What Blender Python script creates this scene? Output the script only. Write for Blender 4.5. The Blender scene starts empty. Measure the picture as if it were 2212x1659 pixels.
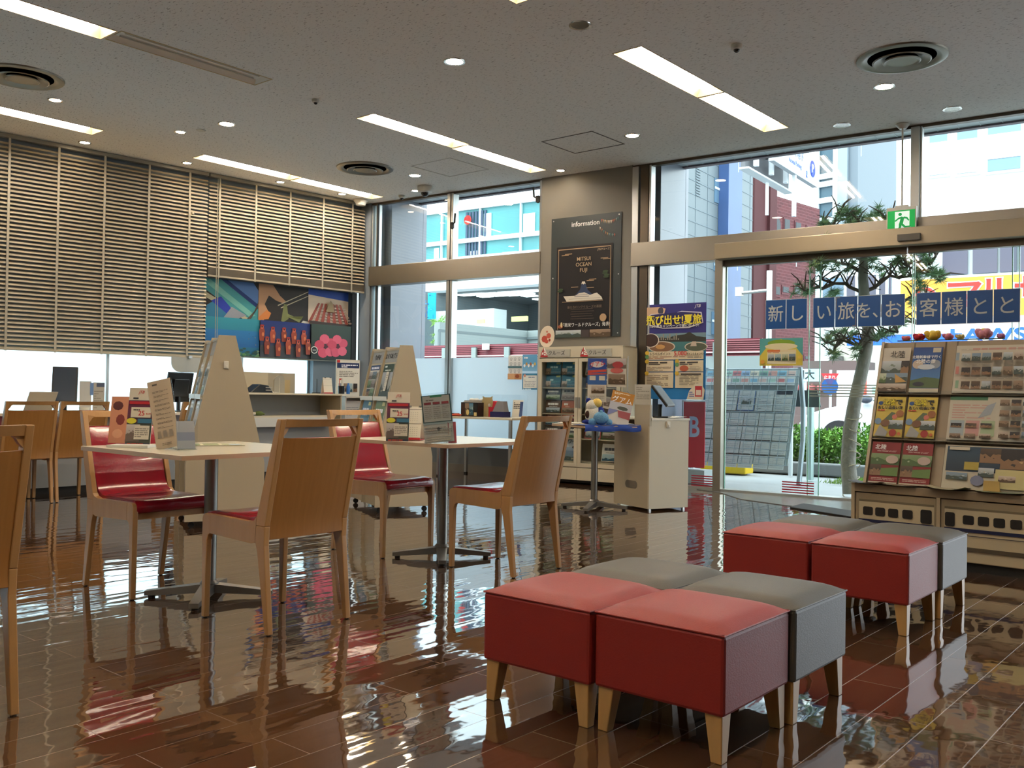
import bpy, bmesh, math, random
from mathutils import Vector, Matrix
R = math.radians
C = bpy.context.scene.collection
# ------------------------------------------------------------------ camera
F_PX, PITCH, ROLL, YAW, EYE = 2018.1, R(.7015), R(.8744), R(40.02), 1.0
def ray(px, py):
    """direction of the sight line through a photo pixel (2212 x 1659 frame)"""
    u2, v2 = (px-1106)/F_PX, (py-829.5)/F_PX
    cr, sr = math.cos(ROLL), math.sin(ROLL)
    u, v = u2*cr+v2*sr, -u2*sr+v2*cr
    c, s = math.cos(PITCH), math.sin(PITCH)
    y, z = c+v*s, s-v*c
    return Vector((u*math.cos(YAW)-y*math.sin(YAW), u*math.sin(YAW)+y*math.cos(YAW), z))
EYEP = Vector((0, 0, EYE))
def G(px, py, z=0.0):
    d = ray(px, py); return EYEP+d*((z-EYE)/d.z)
def onplane(px, py, p0, n):
    d = ray(px, py); return EYEP+d*((Vector(p0)-EYEP).dot(n)/d.dot(n))
cam = bpy.data.cameras.new('camera'); cam_o = bpy.data.objects.new('camera', cam); C.objects.link(cam_o)
cam.sensor_fit = 'HORIZONTAL'; cam.sensor_width = 36.0; cam.lens = 36.0*F_PX/2212
cam.clip_start = .05; cam.clip_end = 500
ctr = ray(1106, 829.5).normalized(); rgt = ray(1206, 829.5)-ray(1106, 829.5); rgt.normalize(); up = rgt.cross(ctr)
cam_o.matrix_world = Matrix((rgt, up, -ctr)).transposed().to_4x4(); cam_o.location = EYEP
bpy.context.scene.camera = cam_o
# ------------------------------------------------------------------ sky, exposure
W = bpy.data.worlds.new('sky'); bpy.context.scene.world = W; W.use_nodes = True
bg = W.node_tree.nodes['Background']; bg.inputs[0].default_value = (.86, .94, 1.0, 1); bg.inputs[1].default_value = 3.8
W.cycles.sampling_method = 'MANUAL'; W.cycles.sample_map_resolution = 256
sun = bpy.data.lights.new('sun', 'SUN'); sun.energy = 1.2; sun.angle = R(3); sun.color = (1, .97, .92)
sun_o = bpy.data.objects.new('sun', sun); C.objects.link(sun_o); sun_o.rotation_euler = (R(38), 0, R(-20))
sc = bpy.context.scene
sc.view_settings.view_transform = 'Standard'; sc.view_settings.look = 'None'
sc.view_settings.exposure = 0.52; sc.view_settings.gamma = 1; sc.view_settings.use_curve_mapping = False
cy = sc.cycles
cy.use_denoising = True; cy.max_bounces = 10; cy.diffuse_bounces = 5; cy.glossy_bounces = 5
cy.transparent_max_bounces = 24; cy.transmission_bounces = 6; cy.caustics_reflective = False; cy.caustics_refractive = False
cy.sample_clamp_indirect = 6
# ------------------------------------------------------------------ materials
def lin(h):
    if not isinstance(h, str): return tuple(h)
    h = h.lstrip('#'); v = [int(h[i:i+2], 16)/255 for i in (0, 2, 4)]
    return tuple(((x+.055)/1.055)**2.4 if x > .04045 else x/12.92 for x in v)
MATS = {}
def M(name, col='#808080', rough=.5, metal=0, spec=.5, bump=0, bscale=200, emit=0, coat=0, noise=0, nscale=8, stretch=(1, 1, 1), alpha=None, trans=0):
    if name in MATS: return MATS[name]
    m = bpy.data.materials.new(name); m.use_nodes = True; nt = m.node_tree; b = nt.nodes['Principled BSDF']
    c = lin(col)
    b.inputs['Base Color'].default_value = (*c, 1); b.inputs['Roughness'].default_value = rough
    b.inputs['Metallic'].default_value = metal; b.inputs['Specular IOR Level'].default_value = spec
    b.inputs['Coat Weight'].default_value = coat; b.inputs['Transmission Weight'].default_value = trans
    if emit:
        b.inputs['Emission Color'].default_value = (*c, 1); b.inputs['Emission Strength'].default_value = emit
    if noise or bump:
        tc = nt.nodes.new('ShaderNodeTexCoord'); mp = nt.nodes.new('ShaderNodeMapping'); mp.inputs['Scale'].default_value = stretch
        nt.links.new(tc.outputs['Object'], mp.inputs[0])
    if noise:
        n = nt.nodes.new('ShaderNodeTexNoise'); n.inputs['Scale'].default_value = nscale; n.inputs['Detail'].default_value = 5
        nt.links.new(mp.outputs[0], n.inputs[0])
        mx = nt.nodes.new('ShaderNodeMix'); mx.data_type = 'RGBA'
        mx.inputs[6].default_value = (*[v*(1-noise) for v in c], 1); mx.inputs[7].default_value = (*[min(1, v*(1+noise)) for v in c], 1)
        nt.links.new(n.outputs[0], mx.inputs[0]); nt.links.new(mx.outputs[2], b.inputs['Base Color'])
    if bump:
        n = nt.nodes.new('ShaderNodeTexNoise'); n.inputs['Scale'].default_value = bscale; n.inputs['Detail'].default_value = 3
        nt.links.new(mp.outputs[0], n.inputs[0])
        bm_ = nt.nodes.new('ShaderNodeBump'); bm_.inputs['Strength'].default_value = bump; bm_.inputs['Distance'].default_value = .01
        nt.links.new(n.outputs[0], bm_.inputs['Height']); nt.links.new(bm_.outputs[0], b.inputs['Normal'])
    MATS[name] = m
    return m
def attr_mat(name, rough=.55, spec=.4, coat=0):
    m = bpy.data.materials.new(name); m.use_nodes = True; nt = m.node_tree; b = nt.nodes['Principled BSDF']
    a = nt.nodes.new('ShaderNodeVertexColor'); a.layer_name = 'Col'; nt.links.new(a.outputs[0], b.inputs['Base Color'])
    b.inputs['Roughness'].default_value = rough; b.inputs['Specular IOR Level'].default_value = spec; b.inputs['Coat Weight'].default_value = coat
    MATS[name] = m; return m
PRINT = attr_mat('printed_paper', .5, .35)
PLASTIC = attr_mat('coloured_plastic', .35, .5)
MATTE = attr_mat('coloured_matte', .8, .3)
def glass_mat(name, tint=(1, 1, 1), refl=.9, rough=0.0):
    m = bpy.data.materials.new(name); m.use_nodes = True; nt = m.node_tree; nt.nodes.remove(nt.nodes['Principled BSDF'])
    t = nt.nodes.new('ShaderNodeBsdfTransparent'); t.inputs[0].default_value = (*tint, 1)
    g = nt.nodes.new('ShaderNodeBsdfGlossy'); g.inputs['Roughness'].default_value = rough
    fr = nt.nodes.new('ShaderNodeFresnel'); fr.inputs[0].default_value = 1.5
    ml = nt.nodes.new('ShaderNodeMath'); ml.operation = 'MULTIPLY'; ml.inputs[1].default_value = refl
    ge = nt.nodes.new('ShaderNodeNewGeometry'); iv = nt.nodes.new('ShaderNodeMath'); iv.operation = 'SUBTRACT'; iv.inputs[0].default_value = 1; nt.links.new(ge.outputs['Backfacing'], iv.inputs[1])
    m2 = nt.nodes.new('ShaderNodeMath'); m2.operation = 'MULTIPLY'; m2.use_clamp = True; nt.links.new(ml.outputs[0], m2.inputs[0]); nt.links.new(iv.outputs[0], m2.inputs[1])
    mx = nt.nodes.new('ShaderNodeMixShader'); nt.links.new(fr.outputs[0], ml.inputs[0]); nt.links.new(m2.outputs[0], mx.inputs[0])
    nt.links.new(t.outputs[0], mx.inputs[1]); nt.links.new(g.outputs[0], mx.inputs[2]); nt.links.new(mx.outputs[0], nt.nodes['Material Output'].inputs[0])
    MATS[name] = m; return m
GLASS = glass_mat('window_glass', (.93, .98, .97), 1.2)
ACRYL = glass_mat('clear_acrylic', (.93, .95, .96), .8)
CABG = glass_mat('cabinet_glass', (.92, .94, .94), .25)
def frost_mat(name, col, op=.35):
    m = bpy.data.materials.new(name); m.use_nodes = True; nt = m.node_tree; nt.nodes.remove(nt.nodes['Principled BSDF'])
    t = nt.nodes.new('ShaderNodeBsdfTranslucent'); t.inputs[0].default_value = (*lin(col), 1)
    g = nt.nodes.new('ShaderNodeBsdfPrincipled'); g.inputs['Base Color'].default_value = (*lin(col), 1); g.inputs['Roughness'].default_value = .25
    mx = nt.nodes.new('ShaderNodeMixShader'); mx.inputs[0].default_value = op
    nt.links.new(t.outputs[0], mx.inputs[1]); nt.links.new(g.outputs[0], mx.inputs[2]); nt.links.new(mx.outputs[0], nt.nodes['Material Output'].inputs[0])
    MATS[name] = m; return m
FROST = frost_mat('frosted_film', '#dde5ea', .25)
FROSTW = frost_mat('frosted_pane', '#e8f8fb', .15)
def wood_mat(name, a, b_, rough=.38, scale=3.0, stretch=(14, 14, 1)):
    m = bpy.data.materials.new(name); m.use_nodes = True; nt = m.node_tree; b = nt.nodes['Principled BSDF']
    tc = nt.nodes.new('ShaderNodeTexCoord'); mp = nt.nodes.new('ShaderNodeMapping'); mp.inputs['Scale'].default_value = stretch
    n = nt.nodes.new('ShaderNodeTexNoise'); n.inputs['Scale'].default_value = scale; n.inputs['Detail'].default_value = 6; n.inputs['Roughness'].default_value = .6
    nt.links.new(tc.outputs['Object'], mp.inputs[0]); nt.links.new(mp.outputs[0], n.inputs[0])
    cr = nt.nodes.new('ShaderNodeValToRGB'); cr.color_ramp.elements[0].position = .3; cr.color_ramp.elements[1].position = .7
    cr.color_ramp.elements[0].color = (*lin(a), 1); cr.color_ramp.elements[1].color = (*lin(b_), 1)
    nt.links.new(n.outputs[0], cr.inputs[0]); nt.links.new(cr.outputs[0], b.inputs['Base Color']); b.inputs['Roughness'].default_value = rough
    MATS[name] = m; return m
# ------------------------------------------------------------------ geometry
class MB:
    """collects shapes into ONE mesh"""
    def __init__(s): s.v = []; s.f = []; s.c = []
    def add(s, vs, fs, col=None):
        o = len(s.v); s.v += [tuple(v) for v in vs]; s.f += [tuple(o+i for i in f) for f in fs]; s.c += [col]*len(fs); return s
    def box(s, x0, y0, z0, x1, y1, z1, col=None, m=None):
        vs = [Vector((x, y, z)) for z in (z0, z1) for x, y in ((x0, y0), (x1, y0), (x1, y1), (x0, y1))]
        if m: vs = [m @ v for v in vs]
        return s.add(vs, [(3, 2, 1, 0), (4, 5, 6, 7), (0, 1, 5, 4), (1, 2, 6, 5), (2, 3, 7, 6), (3, 0, 4, 7)], col)
    def hexa(s, bot, top, col=None):
        return s.add(list(bot)+list(top), [(3, 2, 1, 0), (4, 5, 6, 7), (0, 1, 5, 4), (1, 2, 6, 5), (2, 3, 7, 6), (3, 0, 4, 7)], col)
    def prism(s, pts, a, b, axis='y', col=None):
        """2-D outline (counter-clockwise) extruded along axis from a to b"""
        def P(p, t): return {'y': (p[0], t, p[1]), 'x': (t, p[0], p[1]), 'z': (p[0], p[1], t)}[axis]
        n = len(pts); vs = [P(p, a) for p in pts]+[P(p, b) for p in pts]
        fs = [tuple(range(n)), tuple(range(2*n-1, n-1, -1))]+[(i, i+n, (i+1) % n+n, (i+1) % n) for i in range(n)]
        return s.add(vs, fs, col)
    def quad(s, a, b, c, d, col=None): return s.add([a, b, c, d], [(0, 1, 2, 3)], col)
    def tube(s, pts, r, n=10, col=None, cap=True):
        pts = [Vector(p) for p in pts]; rs = r if isinstance(r, (list, tuple)) else [r]*len(pts)
        vs = []; up_ = None
        for i, p in enumerate(pts):
            t = (pts[min(i+1, len(pts)-1)]-pts[max(i-1, 0)])
            if t.length < 1e-9: t = Vector((0, 0, 1))
            t.normalize()
            if up_ is None: up_ = Vector((0, 0, 1)) if abs(t.z) < .9 else Vector((1, 0, 0))
            a = t.cross(up_).normalized(); b = a.cross(t).normalized(); up_ = b
            for k in range(n):
                an = 2*math.pi*k/n; vs.append(p+a*math.cos(an)*rs[i]+b*math.sin(an)*rs[i])
        fs = [(i*n+k, i*n+(k+1) % n, (i+1)*n+(k+1) % n, (i+1)*n+k) for i in range(len(pts)-1) for k in range(n)]
        if cap: fs += [tuple(range(n-1, -1, -1)), tuple((len(pts)-1)*n+k for k in range(n))]
        return s.add(vs, fs, col)
    def lathe(s, prof, n=32, o=(0, 0, 0), axis='z', col=None, ell=1.0, cap=True):
        vs = []
        for r_, h in prof:
            for k in range(n):
                an = 2*math.pi*k/n; x, y = r_*math.cos(an), r_*math.sin(an)*ell
                vs.append({'z': (o[0]+x, o[1]+y, o[2]+h), 'y': (o[0]+x, o[1]+h, o[2]+y), 'x': (o[0]+h, o[1]+x, o[2]+y)}[axis])
        fs = [(i*n+k, i*n+(k+1) % n, (i+1)*n+(k+1) % n, (i+1)*n+k) for i in range(len(prof)-1) for k in range(n)]
        if cap and prof[0][0] > 1e-6: fs.append(tuple(range(n-1, -1, -1)))
        if cap and prof[-1][0] > 1e-6: fs.append(tuple((len(prof)-1)*n+k for k in range(n)))
        return s.add(vs, fs, col)
    def ball(s, o, r, n=16, m=10, col=None, rot=None, nz=0, seed=0):
        rr = (r, r, r) if not isinstance(r, (tuple, list)) else r; vs = []; rnd = random.Random(seed)
        for i in range(m+1):
            ph = math.pi*i/m
            for k in range(n):
                th = 2*math.pi*k/n; q = 1+(rnd.random()-.5)*nz
                v = Vector((rr[0]*math.sin(ph)*math.cos(th)*q, rr[1]*math.sin(ph)*math.sin(th)*q, -rr[2]*math.cos(ph)*q))
                if rot: v = rot @ v
                vs.append(Vector(o)+v)
        return s.add(vs, [(i*n+k, i*n+(k+1) % n, (i+1)*n+(k+1) % n, (i+1)*n+k) for i in range(m) for k in range(n)], col)
    def mesh(s, name, smooth=None):
        me = bpy.data.meshes.new(name); me.from_pydata(s.v, [], s.f)
        if any(c is not None for c in s.c):
            ca = me.color_attributes.new('Col', 'FLOAT_COLOR', 'CORNER')
            li = 0; buf = []
            for f, c in zip(s.f, s.c):
                if c is None: c = (.5, .5, .5)
                if isinstance(c, list):        # one colour per corner
                    for k in range(len(f)): buf += [*lin(c[k % len(c)]), 1]
                else:
                    buf += [*lin(c), 1]*len(f)
            ca.data.foreach_set('color', buf)
        me.validate(); bm_ = bmesh.new(); bm_.from_mesh(me); bmesh.ops.remove_doubles(bm_, verts=bm_.verts, dist=1e-6)
        bmesh.ops.recalc_face_normals(bm_, faces=bm_.faces) if smooth != 'keep' else None
        bm_.to_mesh(me); bm_.free()
        if smooth and smooth != 'keep':
            for p in me.polygons: p.use_smooth = True
            me.set_sharp_from_angle(angle=R(35 if smooth is True else smooth))
        me.update(); return me
    def build(s, name, mat, parent=None, smooth=None, bevel=0, loc=None, rz=None):
        o = bpy.data.objects.new(name, s.mesh(name, smooth)); C.objects.link(o); o.data.materials.append(mat)
        if parent: o.parent = parent
        if loc: o.location = loc
        if rz is not None: o.rotation_euler = (0, 0, rz)
        if bevel:
            md = o.modifiers.new('bevel', 'BEVEL'); md.width = bevel; md.segments = 2; md.limit_method = 'ANGLE'; md.angle_limit = R(40)
        return o
def tag(o, label, cat, group=None, kind=None):
    o['label'] = label; o['category'] = cat
    if group: o['group'] = group
    if kind: o['kind'] = kind
    return o
def T(name, label, cat, loc=(0, 0, 0), rz=0, group=None, rot=None):
    o = bpy.data.objects.new(name, None); C.objects.link(o); o.empty_display_size = .1
    o.location = loc; o.rotation_euler = rot if rot else (0, 0, rz)
    return tag(o, label, cat, group)
def struct(mb, name, mat, parent=None, loc=None, rz=None, **k):
    o = mb.build(name, mat, parent, loc=loc, rz=rz, **k)
    if not parent: o['kind'] = 'structure'
    return o
def kids(o): return [c for c in bpy.data.objects if c.parent == o]
def copy_tree(o, parent=None):
    c = o.copy(); C.objects.link(c)
    c.parent = parent
    for ch in kids(o): copy_tree(ch, c)
    return c
def text(s_, size, mat, parent, loc, name='lettering', depth=.0006, align='CENTER', rot=(R(90), 0, 0), sx=1.0, bold=0.0, shear=0):
    cu = bpy.data.curves.new(name, 'FONT'); cu.body = s_; cu.size = size; cu.extrude = depth; cu.align_x = align; cu.align_y = 'CENTER'
    cu.offset = bold*size; cu.shear = shear; cu.resolution_u = 3
    o = bpy.data.objects.new(name, cu); C.objects.link(o); cu.materials.append(mat); o.parent = parent
    o.location = loc; o.rotation_euler = rot; o.scale = (sx, 1, 1); return o
# ------------------------------------------------------------------ flat printed matter: coloured shapes on one sheet facing -y
class Sheet(MB):
    def __init__(s, w, h, col='#f4f1e8', t=.0015, step=.0004, x0=0, z0=0):
        super().__init__(); s.w, s.h, s.t, s.step, s.k, s.x0, s.z0 = w, h, t, step, 0, x0, z0
        s.box(x0, -t, z0, x0+w, 0, z0+h, col)
    def y(s): s.k += 1; return -s.t-s.step*s.k
    def r(s, a, b, c, d, col, col2=None):       # rectangle in 0..1 units, optional top colour
        y = s.y(); x0, x1, z0, z1 = s.x0+a*s.w, s.x0+c*s.w, s.z0+b*s.h, s.z0+d*s.h
        cc = [col, col, col2, col2] if col2 else col
        s.add([(x0, y, z0), (x1, y, z0), (x1, y, z1), (x0, y, z1)], [(0, 1, 2, 3)], cc); return s
    def e(s, a, b, ra, rb, col, n=20, st=0):
        y = s.y(); s.add([(s.x0+(a+ra*math.cos(2*math.pi*k/n+st))*s.w, y, s.z0+(b+rb*math.sin(2*math.pi*k/n+st))*s.h) for k in range(n)], [tuple(range(n))], col); return s
    def p(s, pts, col):
        y = s.y(); s.add([(s.x0+a*s.w, y, s.z0+b*s.h) for a, b in pts], [tuple(range(len(pts)))], col); return s
    def lines(s, a, b, c, d, n, col, fill=.45, seed=1):   # rows of small print
        rnd = random.Random(seed); y = s.y(); st = (d-b)/n
        for i in range(n):
            x = a
            while x < c-.01:
                L = min(rnd.uniform(.05, .22), c-x); zz = b+st*i
                s.add([(s.x0+u*s.w, y, s.z0+v*s.h) for u, v in ((x, zz), (x+L, zz), (x+L, zz+st*fill), (x, zz+st*fill))], [(0, 1, 2, 3)], col)
                x += L+rnd.uniform(.01, .03)
                if rnd.random() < .12: break
        return s
    def photo(s, a, b, c, d, pal, seed=1):       # a small landscape: sky, hills, ground, blobs
        rnd = random.Random(seed); s.r(a, b, c, d, pal[3], pal[rnd.choice([0, 1])]); w, h = c-a, d-b
        hz = b+h*rnd.uniform(.3, .6); s.p([(a, b), (c, b)]+[(c-w*i/8, hz+h*.16*rnd.uniform(-.8, .8)) for i in range(9)], pal[2])
        for _ in range(4):
            x, z, q = a+w*rnd.uniform(.1, .8), b+h*rnd.uniform(.08, .62), rnd.uniform(.06, .2)
            s.p([(min(c, x+w*q*rnd.uniform(.2, 1)), z), (min(c, x+w*q), z+h*q*.7), (x+w*q*.4, z+h*q*rnd.uniform(.6, 1.2)), (x, z+h*q*.5)], rnd.choice(pal))
        s.r(a, b, c, b+h*rnd.uniform(.04, .14), pal[2]); return s
PAL = [['#b4bcc4', '#7288a0', '#3c4844', '#6a7468', '#a89c84'], ['#b8aca0', '#8a7664', '#50402f', '#74604c', '#b49c7c'],
       ['#a4bcc4', '#4c7c98', '#2a4c5c', '#8a9488', '#4c6c58'], ['#2e2a2c', '#544438', '#7c6048', '#221e1e', '#b09468'],
       ['#b4bca8', '#748a64', '#465c38', '#687850', '#8c5c44'], ['#c8c0bc', '#9c928c', '#685c56', '#847870', '#9c6a5c']]
# window-wall frame: s runs along the wall to the right, d outwards, z up; blind-wall frame: t along, e outwards
W0 = Vector((-4.777, 9.185, 0)); WR = R(5.0); WD = Vector((math.cos(WR), math.sin(WR), 0)); WN = Vector((-WD.y, WD.x, 0))
def wl(s_, d, z=0): return W0+WD*s_+WN*d+Vector((0, 0, z))
def wq(px, py, d=0):
    q = onplane(px, py, W0+WN*d, WN)-W0; return q.dot(WD), q.z
B0 = Vector((-10.454, 4.01, 0)); BR = R(85.82); BD = Vector((math.cos(BR), math.sin(BR), 0)); BN = Vector((-BD.y, BD.x, 0))
def bl(t_, e, z=0): return B0+BD*t_+BN*e+Vector((0, 0, z))
def bq(px, py, e=0):
    q = onplane(px, py, B0+BN*e, BN)-B0; return q.dot(BD), q.z
CEIL = 3.66
# ================================================================== THE ROOM
def floor_mat():
    m = bpy.data.materials.new('glossy_floor_tile'); m.use_nodes = True; nt = m.node_tree; b = nt.nodes['Principled BSDF']; N = nt.nodes.new; L = nt.links.new
    tc = N('ShaderNodeTexCoord'); sp = N('ShaderNodeSeparateXYZ'); L(tc.outputs['Object'], sp.inputs[0])
    ax = N('ShaderNodeMath'); ax.operation = 'ADD'; ax.inputs[1].default_value = 2.782; L(sp.outputs[0], ax.inputs[0])
    ay = N('ShaderNodeMath'); ay.operation = 'ADD'; ay.inputs[1].default_value = 40.12; L(sp.outputs[1], ay.inputs[0])
    ax2 = N('ShaderNodeMath'); ax2.operation = 'ADD'; ax2.inputs[1].default_value = .174*200; L(ax.outputs[0], ax2.inputs[0])
    cb = N('ShaderNodeCombineXYZ'); L(ay.outputs[0], cb.inputs[0]); L(ax2.outputs[0], cb.inputs[1])
    br = N('ShaderNodeTexBrick'); br.offset = .37; br.offset_frequency = 2; br.squash = 1
    br.inputs['Scale'].default_value = 1; br.inputs['Brick Width'].default_value = .87; br.inputs['Row Height'].default_value = .174
    br.inputs['Mortar Size'].default_value = .0016; br.inputs['Mortar Smooth'].default_value = .1; br.inputs['Bias'].default_value = 0
    br.inputs['Color1'].default_value = (.078, .038, .019, 1); br.inputs['Color2'].default_value = (.105, .052, .026, 1); br.inputs['Mortar'].default_value = (.22, .13, .085, 1)
    L(cb.outputs[0], br.inputs[0])
    mp = N('ShaderNodeMapping'); mp.inputs['Scale'].default_value = (26, 2.2, 1); L(tc.outputs['Object'], mp.inputs[0])
    n = N('ShaderNodeTexNoise'); n.inputs['Scale'].default_value = 2.5; n.inputs['Detail'].default_value = 6; L(mp.outputs[0], n.inputs[0])
    mx = N('ShaderNodeMix'); mx.data_type = 'RGBA'; mx.blend_type = 'MULTIPLY'; mx.inputs[0].default_value = .8
    cr = N('ShaderNodeValToRGB'); cr.color_ramp.elements[0].position = .35; cr.color_ramp.elements[0].color = (.62, .6, .58, 1); cr.color_ramp.elements[1].position = .7; cr.color_ramp.elements[1].color = (1.2, 1.15, 1.1, 1)
    L(n.outputs[0], cr.inputs[0]); L(br.outputs[0], mx.inputs[6]); L(cr.outputs[0], mx.inputs[7]); L(mx.outputs[2], b.inputs['Base Color'])
    b.inputs['Roughness'].default_value = .06; b.inputs['Specular IOR Level'].default_value = .6; b.inputs['Coat Weight'].default_value = 1; b.inputs['Coat IOR'].default_value = 1.75; b.inputs['Coat Roughness'].default_value = .035
    rr = N('ShaderNodeMapRange'); rr.inputs[3].default_value = .035; rr.inputs[4].default_value = .32; L(br.outputs['Fac'], rr.inputs[0]); L(rr.outputs[0], b.inputs['Roughness'])
    # wavy glaze, a little different tilt for every tile, sunk joints
    w = N('ShaderNodeTexNoise'); w.inputs['Scale'].default_value = 9; w.inputs['Detail'].default_value = 2; L(tc.outputs['Object'], w.inputs[0])
    mp2 = N('ShaderNodeMapping'); mp2.inputs['Scale'].default_value = (7, 1.4, 1); L(tc.outputs['Object'], mp2.inputs[0])
    w2 = N('ShaderNodeTexNoise'); w2.inputs['Scale'].default_value = 1.6; w2.inputs['Detail'].default_value = 1; L(mp2.outputs[0], w2.inputs[0])
    bmp = N('ShaderNodeBump'); bmp.inputs['Strength'].default_value = 1; bmp.inputs['Distance'].default_value = .0005; L(w.outputs[0], bmp.inputs['Height'])
    b2 = N('ShaderNodeBump'); b2.inputs['Strength'].default_value = 1; b2.inputs['Distance'].default_value = .0022; L(w2.outputs[0], b2.inputs['Height']); L(bmp.outputs[0], b2.inputs['Normal'])
    b3 = N('ShaderNodeBump'); b3.invert = True; b3.inputs['Strength'].default_value = .8; b3.inputs['Distance'].default_value = .0012; L(br.outputs['Fac'], b3.inputs['Height']); L(b2.outputs[0], b3.inputs['Normal'])
    L(b3.outputs[0], b.inputs['Normal']); L(b3.outputs[0], b.inputs['Coat Normal']); return m
def ceiling_mat():
    m = bpy.data.materials.new('fissured_ceiling_board'); m.use_nodes = True; nt = m.node_tree; b = nt.nodes['Principled BSDF']; N = nt.nodes.new; L = nt.links.new
    tc = N('ShaderNodeTexCoord'); mp = N('ShaderNodeMapping'); mp.inputs['Scale'].default_value = (10, 34, 1); mp.inputs['Rotation'].default_value = (0, 0, R(-20)); L(tc.outputs['Object'], mp.inputs[0])
    n = N('ShaderNodeTexNoise'); n.inputs['Scale'].default_value = 2.3; n.inputs['Detail'].default_value = 5; n.inputs['Roughness'].default_value = .7; L(mp.outputs[0], n.inputs[0])
    cr = N('ShaderNodeValToRGB'); e = cr.color_ramp.elements; e[0].position = .36; e[0].color = (*lin('#8a8783'), 1); e[1].position = .42; e[1].color = (*lin('#e6e5e2'), 1)
    L(n.outputs[0], cr.inputs[0]); L(cr.outputs[0], b.inputs['Base Color']); b.inputs['Roughness'].default_value = .9; b.inputs['Specular IOR Level'].default_value = .1
    return m
STEEL = M('brushed_steel', '#9b9388', .32, metal=1, bump=.12, bscale=60, stretch=(.3, 1, 60))
STEELD = M('bronze_steel', '#5d5348', .4, metal=.9)
ALU = M('satin_aluminium', '#b9b9b6', .38, metal=1)
WALLG = M('grey_wall_paint', '#76726a', .75, noise=.05, nscale=6)
WALLW = M('warm_wall_paint', '#cfc8ba', .8)
DARK = M('dark_rubber', '#15130f', .7)
fl = MB(); fl.box(-12, -4.2, -.12, 5, 9.9, 0)
# cut the floor slab along the window wall
def cut(mb_obj, co, no):
    me = mb_obj.data; bm_ = bmesh.new(); bm_.from_mesh(me)
    bmesh.ops.bisect_plane(bm_, geom=bm_.verts[:]+bm_.edges[:]+bm_.faces[:], plane_co=co, plane_no=no, clear_outer=True)
    bmesh.ops.holes_fill(bm_, edges=[e for e in bm_.edges if e.is_boundary]); bm_.to_mesh(me); bm_.free()
floor = struct(fl, 'floor', floor_mat()); cut(floor, wl(0, .06), WN); cut(floor, bl(0, .2), BN)
# light troughs sunk into the ceiling: (x0, y0, x1, y1, lit, label)
TR = [(-4.06, 6.0, -3.81, 7.32, 1, 'near half of the lit trough light, nearest the entrance doors'),
      (-4.06, 7.35, -3.81, 8.67, 1, 'far half of the lit trough light, ending near the entrance doors'),
      (-6.97, 5.91, -6.73, 7.24, 1, 'near half of the middle lit trough light above the window end'),
      (-7.00, 7.27, -6.77, 8.62, 1, 'far half of the middle lit trough light, beside the ceiling hatch'),
      (-9.66, 5.78, -9.43, 7.12, 1, 'near half of the lit trough light running along the right blind'),
      (-9.69, 7.15, -9.46, 8.50, 1, 'far half of the lit trough light, ending above the corner by the blind'),
      (-9.64, 3.24, -9.40, 4.60, 1, 'lit trough light cut by the left edge, above the long left blind'),
      (-6.96, 2.02, -6.72, 3.37, 1, 'lit trough light in the top left corner of the ceiling'),
      (-6.93, 3.40, -6.69, 4.72, 0, 'unlit trough light with its tubes off, beside a lit one at top left'),
      (-4.06, 3.46, -3.81, 4.82, 1, 'trough light whose lit tip shows at the top edge of the view')]
for x_ in (-4.06, -1.15):      # rows carried on out of view, added to brighten the room
    for y_ in (6.1, 2.2, -1.7):
        if y_ == 6.1: continue
        if (x_, y_) != (-4.06, 2.2): TR.append((x_, y_+1.36, x_+.25, y_+2.70, 1, 'added trough light outside the view, carrying on the rows over the seats'))
        TR.append((x_, y_, x_+.25, y_+1.34-(.08 if y_ == 2.2 and x_ < -4 else 0), 1, 'added trough light outside the view, carrying on the rows over the seats'))
def ceiling():
    xs = sorted({-12, 5}|{a for t_ in TR for a in (t_[0], t_[2])}); ys = sorted({-4.2, 9.9}|{a for t_ in TR for a in (t_[1], t_[3])})
    mb = MB()
    for i in range(len(xs)-1):
        for j in range(len(ys)-1):
            cx, cy_ = (xs[i]+xs[i+1])/2, (ys[j]+ys[j+1])/2
            if any(t_[0] < cx < t_[2] and t_[1] < cy_ < t_[3] for t_ in TR): continue
            mb.quad((xs[i], ys[j], 0), (xs[i], ys[j+1], 0), (xs[i+1], ys[j+1], 0), (xs[i+1], ys[j], 0))
    o = struct(mb, 'ceiling', ceiling_mat(), smooth='keep', loc=(0, 0, CEIL))
    bm_ = bmesh.new(); bm_.from_mesh(o.data)
    for co, no in ((wl(0, .02), WN), (bl(0, .02), BN)):
        bmesh.ops.bisect_plane(bm_, geom=bm_.verts[:]+bm_.edges[:]+bm_.faces[:], plane_co=co, plane_no=no, clear_outer=True)
    bm_.to_mesh(o.data); bm_.free()
    return o
ceiling()
slab = MB(); slab.box(-12, -4.2, CEIL+.16, 5, 9.9, CEIL+.3); s_ = struct(slab, 'trim_1', WALLG); cut(s_, wl(0, .02), WN)
for nm, bx in (('wall_back', (-12, -4.2, 0, 5, -4.1, CEIL+.16)), ('wall_right', (4.9, -4.2, 0, 5, 9.9, CEIL+.16))):
    w = MB(); w.box(*bx); o = struct(w, nm, WALLW if nm == 'wall_back' else M('brown_wall_paint', '#6f665a', .8)); cut(o, wl(0, .02), WN) if nm == 'wall_right' else None
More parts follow.
